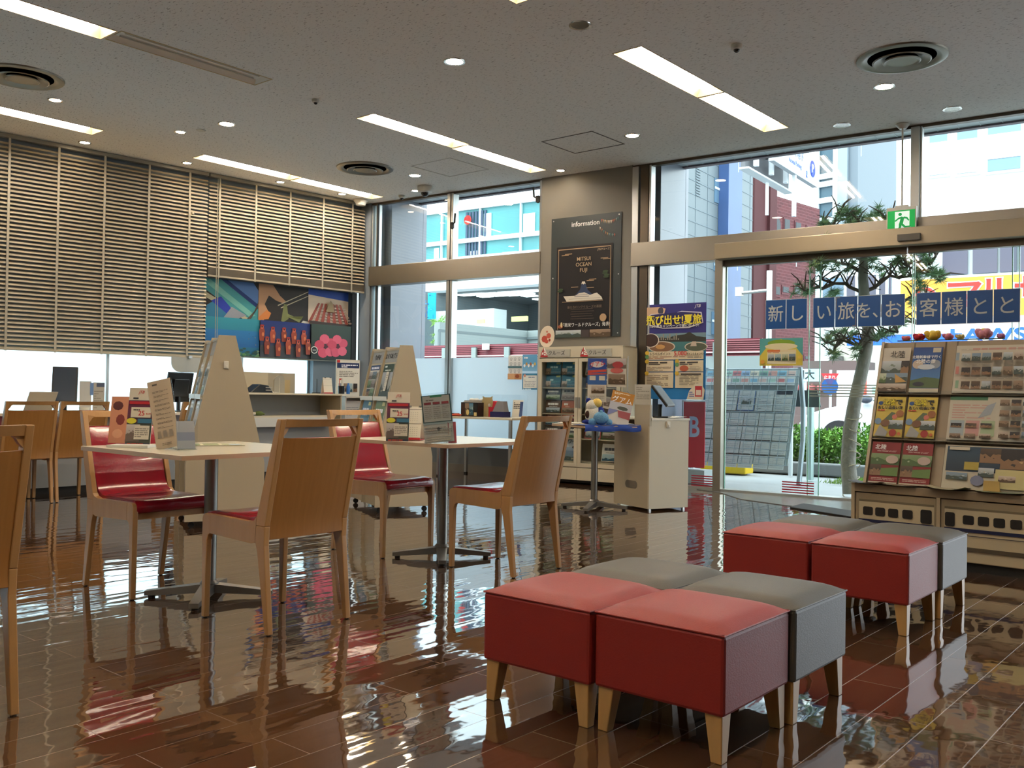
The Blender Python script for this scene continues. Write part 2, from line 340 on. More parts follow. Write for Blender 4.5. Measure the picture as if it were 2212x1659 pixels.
# ---- wall with the blinds (left)
wb = MB()
t0, t1 = -8.6, 4.86
for a in ((t0, 0, 0, t1, .2, .74), (t0, 0, 1.44, t1, .2, CEIL+.16), (3.93, 0, .74, t1, .2, 1.44)): wb.box(*a)
struct(wb, 'wall_left', M('blue_grey_wall', '#6f7a84', .6), loc=B0, rz=BR)
w1 = T('window_1', 'frosted strip window', 'window', B0, BR); del w1['label'], w1['category']; w1['kind'] = 'structure'
g = MB(); g.box(t0, .10, .74, 3.93, .106, 1.44); g.build('frosted_glass', FROSTW, w1)
g = MB()
for t_ in (-3.2, -1.0, 1.2, 2.9, 3.9): g.box(t_, .09, .74, t_+.03, .13, 1.44)
g.build('window_frame', ALU, w1)
g = MB(); g.box(t0, -.05, 0, t1, 0, .06); struct(g, 'baseboard_left', DARK, loc=B0, rz=BR)
# ---- window wall: column in the corner, pier, sills
cw = MB(); cw.box(-5.45, -.04, 0, -5.17, .3, CEIL+.16); struct(cw, 'wall_corner', M('blue_grey_column', '#77808a', .5), loc=W0, rz=WR)
pw = MB(); pw.box(-2.31, -.05, 0, -1.07, .25, CEIL+.16); struct(pw, 'wall_pillar', WALLG, loc=W0, rz=WR)
lw = MB(); lw.box(-5.17, 0, 0, -2.31, .12, .33); struct(lw, 'wall_front', M('grey_sill_wall', '#5d6265', .6), loc=W0, rz=WR)
bb = MB(); bb.box(-5.17, -.015, 0, -2.31, 0, .1); struct(bb, 'baseboard_front', M('taupe_skirting', '#6d665c', .5), loc=W0, rz=WR)
# transom band, in two lengths
tb = MB(); tb.box(-5.17, -.07, 2.495, -2.31, .09, 2.762); struct(tb, 'trim_2', STEEL, loc=W0, rz=WR, bevel=.004)
tb = MB(); tb.box(-1.07, -.07, 2.495, 4.6, .09, 2.762); struct(tb, 'trim_3', STEEL, loc=W0, rz=WR, bevel=.004)
hd = MB(); hd.box(-5.17, -.02, 3.63, -2.31, .05, 3.66); hd.box(-1.07, -.02, 3.63, 4.6, .05, 3.66); struct(hd, 'trim_4', STEELD, loc=W0, rz=WR)
# left window
w2 = T('window_2', '-', '-', W0, WR); del w2['label'], w2['category']; w2['kind'] = 'structure'
g = MB(); g.box(-5.17, -.02, .33, -5.15, .08, 3.64); g.box(-5.085, -.02, .33, -5.05, .06, 3.64); g.box(-2.345, -.04, .33, -2.31, .08, 3.64)
g.box(-3.80, -.04, .33, -3.70, .08, 2.495); g.box(-3.80, -.04, 2.762, -3.70, .08, 3.64)
g.build('window_frame', ALU, w2, bevel=.004)
g = MB(); g.box(-5.06, -.03, .33, -5.045, -.0, 3.64); g.box(-3.745, -.044, .33, -3.735, -.04, 3.64); g.build('rubber_seal', DARK, w2)
for a, b_, z0, z1 in ((-5.15, -5.085, .33, 3.64),): g = MB(); g.box(a, .02, z0, b_, .03, z1); g.build('side_glass', FROSTW, w2)
for a, b_, z0, z1 in ((-5.05, -3.80, .33, 2.495), (-3.70, -2.345, .33, 2.495), (-5.05, -3.80, 2.762, 3.64), (-3.70, -2.345, 2.762, 3.64)):
    g = MB(); g.box(a, .012, z0, b_, .018, z1); g.build('glass', GLASS, w2)
for a, b_ in ((-5.05, -3.80), (-3.70, -2.345)): g = MB(); g.box(a, .006, .33, b_, .008, 1.48); g.build('frosted_film', FROST, w2)
# latches on the upper lights
for sx, zz, px_ in ((-3.70, 3.22, 0), (-2.36, 3.42, 1)):
    g = MB(); g.tube([(sx, -.05, zz-.06), (sx, -.06, zz), (sx+(.05 if not px_ else -.05), -.07, zz+.02), (sx+(.06 if not px_ else -.06), -.07, zz+.14)], .012, 8); g.box(sx-.025, -.07, zz-.05, sx+.02, -.04, zz+.03); g.build('window_latch', DARK, w2)
# right window and door front
w3 = T('window_3', '-', '-', W0, WR); del w3['label'], w3['category']; w3['kind'] = 'structure'
g = MB()
for z0, z1 in ((0, 2.495), (2.762, 3.64)):
    g.box(-1.07, -.05, z0, -.99, .08, z1); g.box(-.865, -.03, z0, -.84, .08, z1)
g.box(1.93, -.05, 2.762, 2.01, .08, 3.64); g.box(2.012, -.03, 2.762, 2.03, .05, 3.64); g.box(4.5, -.05, 0, 4.6, .08, 3.64)
g.box(-.99, -.02, 0, -.865, 0, .03)
g.build('window_frame', ALU, w3, bevel=.004)
g = MB()
for z0, z1 in ((0, 2.495), (2.762, 3.64)): g.box(-.97, -.035, z0, -.87, .06, z1)
g.build('bronze_mullion', STEELD, w3)
for a, b_, z0, z1 in ((-.84, 1.93, 2.762, 3.64), (2.03, 4.5, 2.762, 3.64), (-.84, -.04, .02, 2.495)):
    g = MB(); g.box(a, .012, z0, b_, .018, z1); g.build('glass', GLASS, w3)
g = MB(); g.box(-.84, -.03, 0, -.04, .05, .04); g.build('sill_rail', ALU, w3)
# sliding entrance
d1 = T('door_1', '-', '-', W0, WR); del d1['label'], d1['category']; d1['kind'] = 'structure'
g = MB(); g.box(-.045, -.07, 0, .045, .08, 2.495); g.build('door_post', STEEL, d1, bevel=.006)
g = MB(); g.box(.0, -.2, 2.485, 4.5, -.07, 2.65); g.build('door_operator', M('beige_metal', '#a29580', .38, metal=.75), d1, bevel=.006)
g = MB(); g.box(.045, -.03, 2.425, 1.90, .05, 2.495); g.box(1.915, -.05, 2.425, 4.5, .03, 2.495); g.build('door_track', STEELD, d1)
EDGE = M('glass_edge', '#9fd8c4', .2, emit=0)
for i, (a, b_, dd) in enumerate(((.05, 1.06, .03), (.96, 1.95, -.01), (1.97, 2.86, -.01), (2.80, 3.9, .03))):
    g = MB(); g.box(a, dd, .03, b_, dd+.01, 2.425); gl = g.build('door_leaf', GLASS, d1)
    g = MB(); g.box(a-.004, dd, .03, a+.004, dd+.012, 2.425); g.box(b_-.004, dd, .03, b_+.004, dd+.012, 2.425); g.build('glass_edge', EDGE, gl)
g = MB()
for k in range(5): g.box(.975, -.014, 1.035+.028*k, 1.94, -.0125, 1.047+.028*k); g.box(1.99, -.014, 1.035+.028*k, 2.84, -.0125, 1.047+.028*k)
g.build('safety_stripes', M('grey_film', '#8d9a94', .6), d1)
g = MB()
for k in range(5):
    g.box(.70, -.016, .04+.026*k, 1.03, -.0145, .053+.026*k); g.box(-.32, .003, .04+.026*k, -.06, .005, .053+.026*k)
g.p_ = 0
rs = g.build('red_stripes', M('red_film', '#a01830', .5), d1)
g = MB(); g.box(.045, -.06, 0, 4.5, .09, .03); g.build('floor_track', ALU, d1)
g = MB(); g.box(1.86, -.25, 2.52, 2.06, -.2, 2.58); g.build('door_sensor', M('sensor_grey', '#57534c', .4), d1)
# stone threshold and mat
th = [G(1472, 1054), G(1553, 1064), G(1600, 1079), G(1700, 1093), G(1850, 1107), G(2100, 1122), G(2100, 1104), G(1850, 1084), G(1553, 1061.5), G(1480, 1050)]
g = MB(); g.prism([(p.x, p.y) for p in th], .0, .006, 'z'); struct(g, 'trim_5', M('grey_threshold_stone', '#6b6a66', .25))
a_, b_, c_ = G(1706, 1098), G(1850, 1121), G(1735, 1090)
g = MB(); e2 = c_-a_; g.prism([(p.x, p.y) for p in (a_, b_, b_+e2, c_)], .001, .014, 'z')
tag(g.build('door_mat', M('black_mat', '#1b1a1a', .8, bump=.4, bscale=300), bevel=.003), 'thin black mat on the floor before the entrance doors', 'mat')
# soffit outside above the glass
g = MB(); g.box(-5.05, .1, 3.805, 4.6, .84, 3.83)
for k in range(49): g.box(-5.0+.2*k, .1, 3.80, -4.99+.2*k, .84, 3.806)
struct(g, 'trim_6', M('soffit_panel', '#b4bcc2', .4), loc=W0, rz=WR)
g = MB(); g.box(-5.05, .84, 3.785, 4.6, .92, 4.0); struct(g, 'trim_7', M('soffit_fascia', '#62505a', .5), loc=W0, rz=WR)
# stone piers outside
def stone():
    return M('dark_granite', '#767b88', .3, noise=.10, nscale=3, spec=.6)
for k, (a, b_) in enumerate(((-6.2, -5.05), (-2.3, -.86))):
    g = MB(); g.box(a, .26, 0, b_, 1.02, 4.2); g.box(b_-.001, .26, 0, b_+.001, .3, 4.2)
    for zz in (1.35, 2.96): g.box(b_, .26, zz, b_+.002, 1.02, zz+.008)
    g.box(b_, .94, 0, b_+.002, .946, 4.2)
    struct(g, 'wall_pier' if k == 0 else 'wall_pier_right', stone(), loc=W0, rz=WR)
# ---- blinds
SLAT = M('beige_slat', '#a89d88', .42); TAPE = M('blind_tape', '#a9a292', .7)
def blind(name, label, ta, tb_, z0, z1, tapes, stack=0):
    t = T(name, label, 'blind', bl(ta, -.11), BR, 'slatted blinds on the left wall'); w_ = tb_-ta
    sl = MB(); n = int((z1-.05-z0-stack)/.0445); zz = z0+stack+.03
    for i in range(n):
        z = zz+.0445*i
        sl.quad((0, -.016, z-.017), (w_, -.016, z-.017), (w_, -.002, z+.002), (0, -.002, z+.002)); sl.quad((0, -.002, z+.002), (w_, -.002, z+.002), (w_, .016, z+.012), (0, .016, z+.012))
    sl.build('slats', SLAT, t)
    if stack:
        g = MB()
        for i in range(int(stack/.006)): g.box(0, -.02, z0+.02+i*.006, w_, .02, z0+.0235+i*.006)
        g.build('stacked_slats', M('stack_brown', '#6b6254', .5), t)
    g = MB(); g.box(0, -.022, z0, w_, .022, z0+.022); g.build('bottom_rail', SLAT, t, bevel=.003)
    g = MB(); g.box(0, -.03, z1-.04, w_, .03, z1); g.build('head_rail', M('head_rail_grey', '#8b8577', .4), t)
    for tt in tapes:
        g = MB(); g.box(tt-ta-.012, -.0235, z0-.006, tt-ta+.012, -.0215, z1-.04); g.build('tape', TAPE, t)
    return t
b1 = blind('venetian_blind', 'long beige slatted blind on the left, lowered to just above the desk', -2.2, 2.30, 1.395, 3.655, [-1.95, -1.45, -.95, -.45, .06, .555, 1.05, 1.56, 2.06])
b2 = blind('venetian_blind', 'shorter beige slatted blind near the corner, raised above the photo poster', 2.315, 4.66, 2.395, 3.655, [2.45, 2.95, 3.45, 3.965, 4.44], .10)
g = MB(); g.tube([(.09, -.05, -.92), (.09, -.05, 1.2)], .004, 6); g.tube([(.115, -.05, -.9), (.115, -.05, 1.2)], .004, 6); c = g.build('pull_cord', TAPE, b2); c.location = (0, 0, 2.4)
g = MB(); g.ball((0, 0, 0), .018); c = g.build('cord_toggle', TAPE, b1); c.location = (4.28, -.06, 3.12)
g = MB(); g.box(4.60, -.004, 1.45, 4.66, .0, 2.42); o = g.build('window_slit', M('slit_daylight_glow', '#dff2f8', .4, emit=.8), w1)  # daylight in the slit is a glow set on this strip
# ---- ceiling fittings
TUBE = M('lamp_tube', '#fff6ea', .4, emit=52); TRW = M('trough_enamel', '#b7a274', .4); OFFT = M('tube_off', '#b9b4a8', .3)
for x0, y0, x1, y1, lit, lab in TR:
    cx, cy_ = (x0+x1)/2, (y0+y1)/2; hx, hy = (x1-x0)/2, (y1-y0)/2
    t = T('trough_light', lab, 'ceiling light', (cx, cy_, CEIL), 0, 'recessed trough lights')
    g = MB(); d = .085 if lit else .03
    g.quad((-hx, -hy, 0), (-hx, hy, 0), (-hx*.55, hy*.96, d), (-hx*.55, -hy*.96, d)); g.quad((hx, -hy, 0), (hx*.55, -hy*.96, d), (hx*.55, hy*.96, d), (hx, hy, 0))
    g.quad((-hx, -hy, 0), (-hx*.55, -hy*.96, d), (hx*.55, -hy*.96, d), (hx, -hy, 0)); g.quad((-hx, hy, 0), (hx, hy, 0), (hx*.55, hy*.96, d), (-hx*.55, hy*.96, d))
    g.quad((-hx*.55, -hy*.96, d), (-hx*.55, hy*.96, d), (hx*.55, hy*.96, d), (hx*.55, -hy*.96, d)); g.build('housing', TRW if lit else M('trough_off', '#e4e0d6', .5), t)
    g = MB(); w_ = .008
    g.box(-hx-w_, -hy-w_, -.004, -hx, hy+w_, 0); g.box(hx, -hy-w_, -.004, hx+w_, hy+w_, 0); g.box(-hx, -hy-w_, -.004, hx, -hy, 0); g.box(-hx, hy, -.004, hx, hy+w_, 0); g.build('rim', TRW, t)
    for sx in (-1, 1):
        g = MB(); g.tube([(sx*.042, -hy*.9, .05 if lit else .022), (sx*.042, hy*.9, .05 if lit else .022)], .0155 if lit else .006, 12); g.build('lamp_tube', TUBE if lit else OFFT, t, smooth=True)
DLM = M('downlight_glow', '#ffe6c0', .4, emit=45); CHR = M('chrome_ring', '#cfcbc4', .2, metal=1)
DL = [(-5.16, 5.37, 1, 'beside the middle trough light, near the centre of the ceiling', .07), (-3.94, 5.39, 0, 'unlit, near the top edge left of the entrance trough light', .065), (-8.17, 5.25, 1, 'larger one of the pair left of the unlit trough', .07),
      (-8.81, 5.12, 1, 'smaller one of the pair above the long blind', .045), (-10.03, 4.71, 1, 'closest to the long blind, leftmost by the wall', .05), (-8.78, 3.84, 1, 'between the left round diffuser and the left trough', .05),
      (-9.94, 5.87, 1, 'by the wall where the right trough light begins', .045), (-9.87, 7.13, 1, 'by the wall below the middle of the right trough light', .045), (-9.79, 8.06, 1, 'by the wall at the far end of the right trough light', .045),
      (-8.23, 7.9, 1, 'right of the round diffuser near the dome camera', .065), (-5.18, 8.01, 1, 'right of the larger square hatch', .065), (-6.65, 8.75, 1, 'just before the grey pillar', .045),
      (-2.68, 8.03, 1, 'below the large round diffuser at right', .07), (-3.37, 8.91, 0, 'unlit, above the entrance doors', .065), (-2.40, 9.01, 0, 'unlit, above the entrance doors at far right', .065), (-8.84, 8.5, 1, 'half hidden behind the dome camera', .045)]
for x, y, lit, lab, r_ in DL:
    t = T('downlight', 'small round ceiling downlight '+lab, 'ceiling light', (x, y, CEIL), 0, 'round downlights')
    g = MB(); g.lathe([(r_, -.004), (r_+.016, -.006), (r_+.018, 0), (r_, 0)], 28, cap=False); g.build('ring', CHR, t, smooth=True)
    g = MB(); g.lathe([(r_, -.003), (0, -.0025)] if lit else [(r_, -.003), (r_*.5, -.002), (0, -.002)], 28); g.build('lamp', DLM if lit else M('downlight_off', '#8e877b', .15, metal=.9), t, smooth=True)
for x, y, lab in ((-2.35, 7.43, 'large round metal air diffuser in the ceiling at right'), (-8.35, 3.37, 'round metal air diffuser cut by the left edge of the ceiling'), (-8.44, 7.29, 'round metal air diffuser near the dome camera')):
    t = T('air_diffuser', lab, 'air diffuser', (x, y, CEIL), 0, 'round air diffusers')
    DM = M('diffuser_metal', '#7d766a', .35, metal=.8)
    g = MB(); g.lathe([(.335, 0), (.33, -.012), (.29, -.02), (.27, -.012), (.25, -.002)], 48, cap=False); g.build('outer_ring', DM, t, smooth=True)
    g = MB(); g.lathe([(.26, -.001), (0, -.001)], 40); g.build('throat', M('throat_black', '#14110e', .7), t)
    g = MB(); g.lathe([(.215, -.03), (.205, -.036), (.12, -.006), (.13, -.003)], 40, cap=False); g.build('middle_cone', DM, t, smooth=True)
    g = MB(); g.lathe([(.14, -.032), (.13, -.038), (.05, -.012), (0, -.02)], 36); g.build('inner_cone', DM, t, smooth=True)
for pts, lab, cm in (((-6.06, 7.63, -5.41, 8.23), 'square access hatch outline in the ceiling, the nearer one to the pillar', '#55524c'), ((-7.93, 7.54, -7.29, 8.20), 'square access hatch outline beside the dome camera', '#b5b1a8')):
    a, b_, c_, d_ = pts; g = MB(); w_ = .012
    g.box(a, b_, -.004, c_, b_+w_, 0); g.box(a, d_-w_, -.004, c_, d_, 0); g.box(a, b_+w_, -.004, a+w_, d_-w_, 0); g.box(c_-w_, b_+w_, -.004, c_, d_-w_, 0)
    tag(g.build('ceiling_hatch', M('hatch'+cm, cm, .4), loc=(0, 0, CEIL)), lab, 'hatch', 'ceiling hatches')
CAMW = M('camera_white', '#c9c5bb', .35); CAMB = M('camera_lens', '#0c0c0e', .05)
def camdome(x, y, r_, lab, lens=True):
    t = T('security_camera', lab, 'camera', (x, y, CEIL), 0)
    g = MB(); g.lathe([(r_*.95, 0), (r_, -r_*.2), (r_*.9, -r_*.75), (r_*.55, -r_*.85), (0, -r_*.87)], 28); g.build('housing', CAMW, t, smooth=True)
    if lens: g = MB(); g.ball((0, 0, -r_*.85), (r_*.52, r_*.52, r_*.5), 20, 12); g.build('dome_lens', CAMB, t, smooth=True)
camdome(-8.55, 8.39, .10, 'white dome camera hanging near the hatch by the left window')
camdome(-3.23, 6.41, .045, 'small camera dome on the ceiling right of the entrance trough light')
camdome(-6.83, 5.30, .035, 'tiny grey sensor on the ceiling above the middle trough light')
camdome(-9.20, 8.60, .045, 'small camera over the stone pier at the left window')
t = T('smoke_detector', 'round white detector on the ceiling in the far corner by the blind', 'detector', (-9.86, 8.45, CEIL), 0)
g = MB(); g.lathe([(.10, 0), (.10, -.02), (.075, -.045), (.06, -.08), (0, -.085)], 28); g.build('housing', CAMW, t, smooth=True)
g = MB(); g.lathe([(.05, -.002), (.045, -.01), (0, -.012)], 24); tag(g.build('ceiling_sensor', CAMW, smooth=True, loc=(-8.57, 5.21, CEIL)), 'flat round sensor between the two downlights of the left pair', 'sensor')
# exit sign hanging on its rod
ex = T('exit_sign', 'green running man exit sign hanging on a thin rod before the doors', 'sign', (-2.90, 9.22, 0), R(3))
sz, ez = onplane(1953, 450, (-2.90, 9.22, 0), (math.sin(R(-3)), math.cos(R(3)), 0)).z, onplane(1953, 506, (-2.90, 9.22, 0), (0, 1, 0)).z
hw = .125
g = MB(); g.lathe([(.06, CEIL), (.065, CEIL-.01), (.03, CEIL-.05), (0, CEIL-.05)], 24); g.build('ceiling_cup', CAMW, ex, smooth=True)
g = MB(); g.tube([(0, 0, CEIL-.04), (0, 0, sz+.01)], .009, 10); g.build('rod', CAMW, ex)
g = MB(); g.box(-hw-.012, -.02, ez-.01, hw+.012, .02, sz+.012); g.box(-.06, -.015, sz, .06, .015, sz+.03); g.build('housing', CAMW, ex, bevel=.004)
h_ = sz-ez
sh = Sheet(2*hw, h_-.02, '#12a24c', x0=-hw, z0=ez)
sh.p([(.27, .04), (.95, .04), (.86, .22), (.86, .30), (.80, .30), (.80, .95), (.27, .95)], '#dff4ee')
G2 = '#0f8f45'
sh.e(.46, .83, .065, .07, G2); sh.p([(.50, .74), (.62, .70), (.56, .40), (.42, .42)], G2)
sh.p([(.52, .74), (.40, .70), (.26, .58), (.29, .53), (.41, .63), (.52, .66)], G2); sh.p([(.60, .73), (.72, .70), (.80, .56), (.76, .53), (.69, .63), (.58, .65)], G2)
sh.p([(.42, .44), (.53, .42), (.50, .28), (.38, .10), (.32, .13), (.42, .30)], G2); sh.p([(.50, .44), (.58, .42), (.66, .33), (.86, .33), (.86, .27), (.62, .26), (.50, .38)], G2)
m_ = attr_mat('lit_sign_face', .5, .3); bb_ = m_.node_tree.nodes['Principled BSDF']; m_.node_tree.links.new(m_.node_tree.nodes[[n.name for n in m_.node_tree.nodes if n.type == 'VERTEX_COLOR'][0]].outputs[0], bb_.inputs['Emission Color']); bb_.inputs['Emission Strength'].default_value = .35
o = sh.build('pictogram', m_, ex); o.location = (0, -.02, 0)
# ================================================================== CHAIRS, TABLES, OTTOMANS
BEECH = wood_mat('beech_frame', '#a97d49', '#b28755', .36, 3, (10, 10, 1.2))
BEECHP = wood_mat('beech_veneer', '#94642e', '#a06f36', .38, 4, (3, 14, .8))
REDL = M('red_vinyl', '#8a1424', .2, spec=.5, coat=.3, bump=.06, bscale=90)
def arc(cx, cz, r_, a0, a1, n=6): return [(cx+r_*math.cos(R(a0+(a1-a0)*i/n)), cz+r_*math.sin(R(a0+(a1-a0)*i/n))) for i in range(n+1)]
def post_x(z, k=0):     # rear edge (k=0) / front edge (k=1) of the back post
    u = max(0, (z-.44)/.445)
    return (-.212-.10*u) if k == 0 else (-.158-.112*u-.004)
def make_chair():
    t = T('dining_chair', 'x', 'chair')
    HY = .205; TH = .026
    for sy in (-1, 1):
        a, b_ = (sy*HY-TH/2, sy*HY+TH/2)
        # rear leg (runs up to the rail), then the leaning post above it
        g = MB(); g.prism([(-.246, 0), (-.222, 0), (-.160, .33), (-.145, .37), (-.150, .44), (-.212, .44), (-.208, .36)], a, b_); g.build('leg', BEECH, t, bevel=.003)
        g = MB(); g.prism([(.222, 0), (.246, 0), (.252, .39)]+arc(.226, .43, .026, 0, 90, 5)+[(.19, .456), (.19, .372), (.205, .362), (.213, .34)], a, b_); g.build('leg', BEECH, t, bevel=.003)
        g = MB(); g.prism([(-.150, .44), (-.145, .37), (-.12, .362), (.19, .372), (.19, .456), (-.10, .452)]+[(-.135, .460), (-.152, .475)], a, b_); g.build('side_rail', BEECH, t)
        g = MB(); g.prism([(-.212, .44), (-.150, .44), (-.152, .475), (-.165, .51), (-.276, .87), (-.283, .885), (-.312, .885)], a, b_); g.build('back_post', BEECH, t, bevel=.003)
    def sheet(z0, z1, th, off, curve, col=None, w_=HY-TH/2+.002, n=10, m=8, round_=0):
        g = MB(); vs = []; ny = n+1; nz = m+1
        for side in (0, 1):
            for j in range(nz):
                z = z0+(z1-z0)*j/m
                for i in range(ny):
                    y = -w_+2*w_*i/n; q = 1-(y/w_)**2
                    x = post_x(z, 0)+off+(th if side else 0)-curve*q*(.4+.6*j/m)
                    vs.append((x, y, z-(round_*(1-(y/w_)**2) if j == m else 0)))
        N_ = ny*nz; fs = []
        for j in range(m):
            for i in range(n):
                a = j*ny+i; fs += [(a, a+1, a+1+ny, a+ny), (N_+a, N_+a+ny, N_+a+1+ny, N_+a+1)]
        for i in range(n): fs += [(i, N_+i, N_+i+1, i+1), (m*ny+i, m*ny+i+1, N_+m*ny+i+1, N_+m*ny+i)]
        for j in range(m): fs += [(j*ny, (j+1)*ny, N_+(j+1)*ny, N_+j*ny), (j*ny+n, N_+j*ny+n, N_+(j+1)*ny+n, (j+1)*ny+n)]
        return g.add(vs, fs)
    sheet(.385, .808, .012, .004, .016, round_=.004).build('back_panel', BEECHP, t, smooth=True)
    g = sheet(.852, .885, .026, .003, .018, round_=.002)
    for sy in (-1, 1):       # fillets where the top rail meets the posts
        x0 = post_x(.84)+.006; pts = [(sy*(HY-.012), .862), (sy*(HY-.05), .856), (sy*(HY-.036), .846), (sy*(HY-.026), .83), (sy*(HY-.0125), .815), (sy*(HY-.012), .80)]
        g.add([(x0, y, z) for y, z in pts]+[(x0+.022, y, z) for y, z in pts], [tuple(range(6)), tuple(range(11, 5, -1))]+[(i, i+6, (i+1) % 6+6, (i+1) % 6) for i in range(6)])
    g.build('top_rail', BEECH, t, smooth=True)
    # red upholstery: the back pad sweeps forward into the seat
    prof = [(-.284, .80), (-.272, .806), (-.262, .80), (-.20, .60), (-.172, .52), (-.150, .487), (-.115, .470), (-.06, .464), (-.06, .452), (-.12, .452), (-.160, .462), (-.186, .50), (-.215, .58)]
    w_ = HY-TH/2-.004; g = MB()
    vs = []; n = 10
    for i in range(n+1):
        y = -w_+2*w_*i/n; q = 1-(abs(y)/w_)**2.2; e_ = 1 if 0 < i < n else .985
        for x, z in prof: vs.append((x-.014*q*max(0, (z-.46)/.34), y*1, z-(0 if e_ == 1 else .002)))
    k = len(prof); fs = [(i*k+j, i*k+(j+1) % k, (i+1)*k+(j+1) % k, (i+1)*k+j) for i in range(n) for j in range(k)]+[tuple(range(k)), tuple(range((n+1)*k-1, n*k-1, -1))]
    g.add(vs, fs); g.build('back_cushion', REDL, t, smooth=50)
    g = MB(); sp = [(-.075, .452), (-.06, .466), (.10, .469), (.20, .469), (.238, .464), (.256, .448), (.258, .425), (.250, .408), (.236, .404), (.21, .408), (.20, .44)]
    vs = []; ws = [(-w_, .985), (-w_+.012, 1)]+[(-w_+2*w_*i/8, 1) for i in range(1, 8)]+[(w_-.012, 1), (w_, .985)]
    for y, e_ in ws:
        for x, z in sp: vs.append((x*e_ if x > .2 else x, y*(1.06 if x > .2 else 1), z-(.003 if e_ < 1 else 0)-.004*(1-(y/w_)**2)*(z > .46)))
    k = len(sp); n = len(ws)-1; fs = [(i*k+j, i*k+(j+1) % k, (i+1)*k+(j+1) % k, (i+1)*k+j) for i in range(n) for j in range(k)]+[tuple(range(k)), tuple(range((n+1)*k-1, n*k-1, -1))]
    g.add(vs, fs); g.build('seat_cushion', REDL, t, smooth=50)
    g = MB(); g.box(-.15, -HY+.01, .372, .22, HY-.01, .45); g.build('seat_frame', BEECH, t)
    for sx, sy in ((-.234, -1), (-.234, 1), (.234, -1), (.234, 1)):
        g = MB(); g.lathe([(.009, 0), (.010, .004), (.009, .006)], 12, (sx, sy*HY, -.0)); g.build('foot_cap', DARK, t)
    for ch in kids(t): ch.location.z = .004 if ch.name.startswith('foot_cap') is False else 0
    return t
proto = make_chair()
spots = [(-3.455, 2.515, 180, 'light wood chair with red seat, back to view, at the nearer-left square table', 'chairs round the meeting tables'),
         (-4.47, 2.465, 0, 'light wood chair with red vinyl back showing, far side of the nearer-left square table', 'chairs round the meeting tables'),
         (-3.515, 4.15, 180, 'light wood chair with its back to view, at the square table with the calendar', 'chairs round the meeting tables'),
         (-4.48, 4.065, 0, 'light wood chair with red vinyl back, half behind the table with the calendar', 'chairs round the meeting tables'),
         (-3.23, 1.02, 180, 'light wood chair cut by the left edge, nearest to the viewer', 'chairs round the meeting tables'),
         (-8.55, 3.475, 180, 'wooden chair at the counter, leftmost, backing the laptop', 'chairs along the counter'),
         (-8.55, 3.93, 180, 'wooden chair at the counter, beside the black monitor, second from left', 'chairs along the counter'),
         (-8.55, 5.10, 180, 'wooden chair at the counter, mostly hidden by the tall brochure tower', 'chairs along the counter')]
for i, (x, y, a, lab, gr) in enumerate(spots):
    o = proto if i == 0 else copy_tree(proto)
    o.location = (x, y, 0); o.rotation_euler = (0, 0, R(a)); o['label'] = lab; o['group'] = gr
# ---- square tables on cross feet
LAM = M('pale_laminate', '#d8cdb2', .22, spec=.5); LAME = M('beech_edge', '#b79878', .4); PEW = M('pewter_metal', '#7f7d79', .38, metal=.85)
def make_table(w_, d_, h_, colr=.031, arm=.30, name='pedestal_table', leaves=True):
    t = T(name, 'x', 'table')
    g = MB(); g.box(-w_/2, -d_/2, h_-.021, w_/2, d_/2, h_); tp = g.build('tabletop', LAM, t, bevel=.002)
    g = MB(); e_ = .0012
    g.box(-w_/2-e_, -d_/2-e_, h_-.0205, w_/2+e_, -d_/2, h_-.001); g.box(-w_/2-e_, d_/2, h_-.0205, w_/2+e_, d_/2+e_, h_-.001); g.box(-w_/2-e_, -d_/2, h_-.0205, -w_/2, d_/2, h_-.001); g.box(w_/2, -d_/2, h_-.0205, w_/2+e_, d_/2, h_-.001)
    g.build('edge_band', LAME, tp)
    g = MB(); g.lathe([(colr, .06), (colr, h_-.021)], 24); g.build('column', PEW, t, smooth=True)
    g = MB(); g.box(-.14, -.14, h_-.036, .14, .14, h_-.021); g.build('mounting_plate', DARK, t)
    g = MB()
    for k in range(4):
        m_ = Matrix.Rotation(R(45+90*k), 4, 'Z'); b4 = [(0, -.034, .028), (arm, -.022, .012), (arm, .022, .012), (0, .034, .028)]; t4 = [(0, -.034, .072), (arm, -.022, .034), (arm, .022, .034), (0, .034, .072)]
        g.hexa([m_ @ Vector(p) for p in b4], [m_ @ Vector(p) for p in t4])
    g.lathe([(.045, .03), (.045, .072), (.034, .085)], 20); g.build('cross_foot', PEW, t, smooth=True)
    for k in range(4):
        m_ = Matrix.Rotation(R(45+90*k), 4, 'Z'); p = m_ @ Vector((arm-.03, 0, 0)); g = MB(); g.lathe([(.016, 0), (.018, .014)], 12, p); g.build('glide', DARK, t)
    return t
tbl = make_table(.90, .85, .725)
for i, (x, y, lab) in enumerate(((-4.035, 2.545, 'square pale laminate table with the menu-like price card, second from left edge'), (-4.01, 4.13, 'square pale laminate table with the white desk calendar'), (-3.985, .985, 'square pale laminate table almost wholly outside the left edge'))):
    o = tbl if i == 0 else copy_tree(tbl); o.location = (x, y, 0); o['label'] = lab; o['group'] = 'square pedestal tables'
# ---- small high table beside the kiosk
st = make_table(.60, .55, .752, .03, .30, 'side_table'); st.location = (-4.80, 6.88, 0); st.rotation_euler = (0, 0, R(-24)); st['label'] = 'small pale side table on a grey pedestal, carrying two plush toys'; st['category'] = 'table'
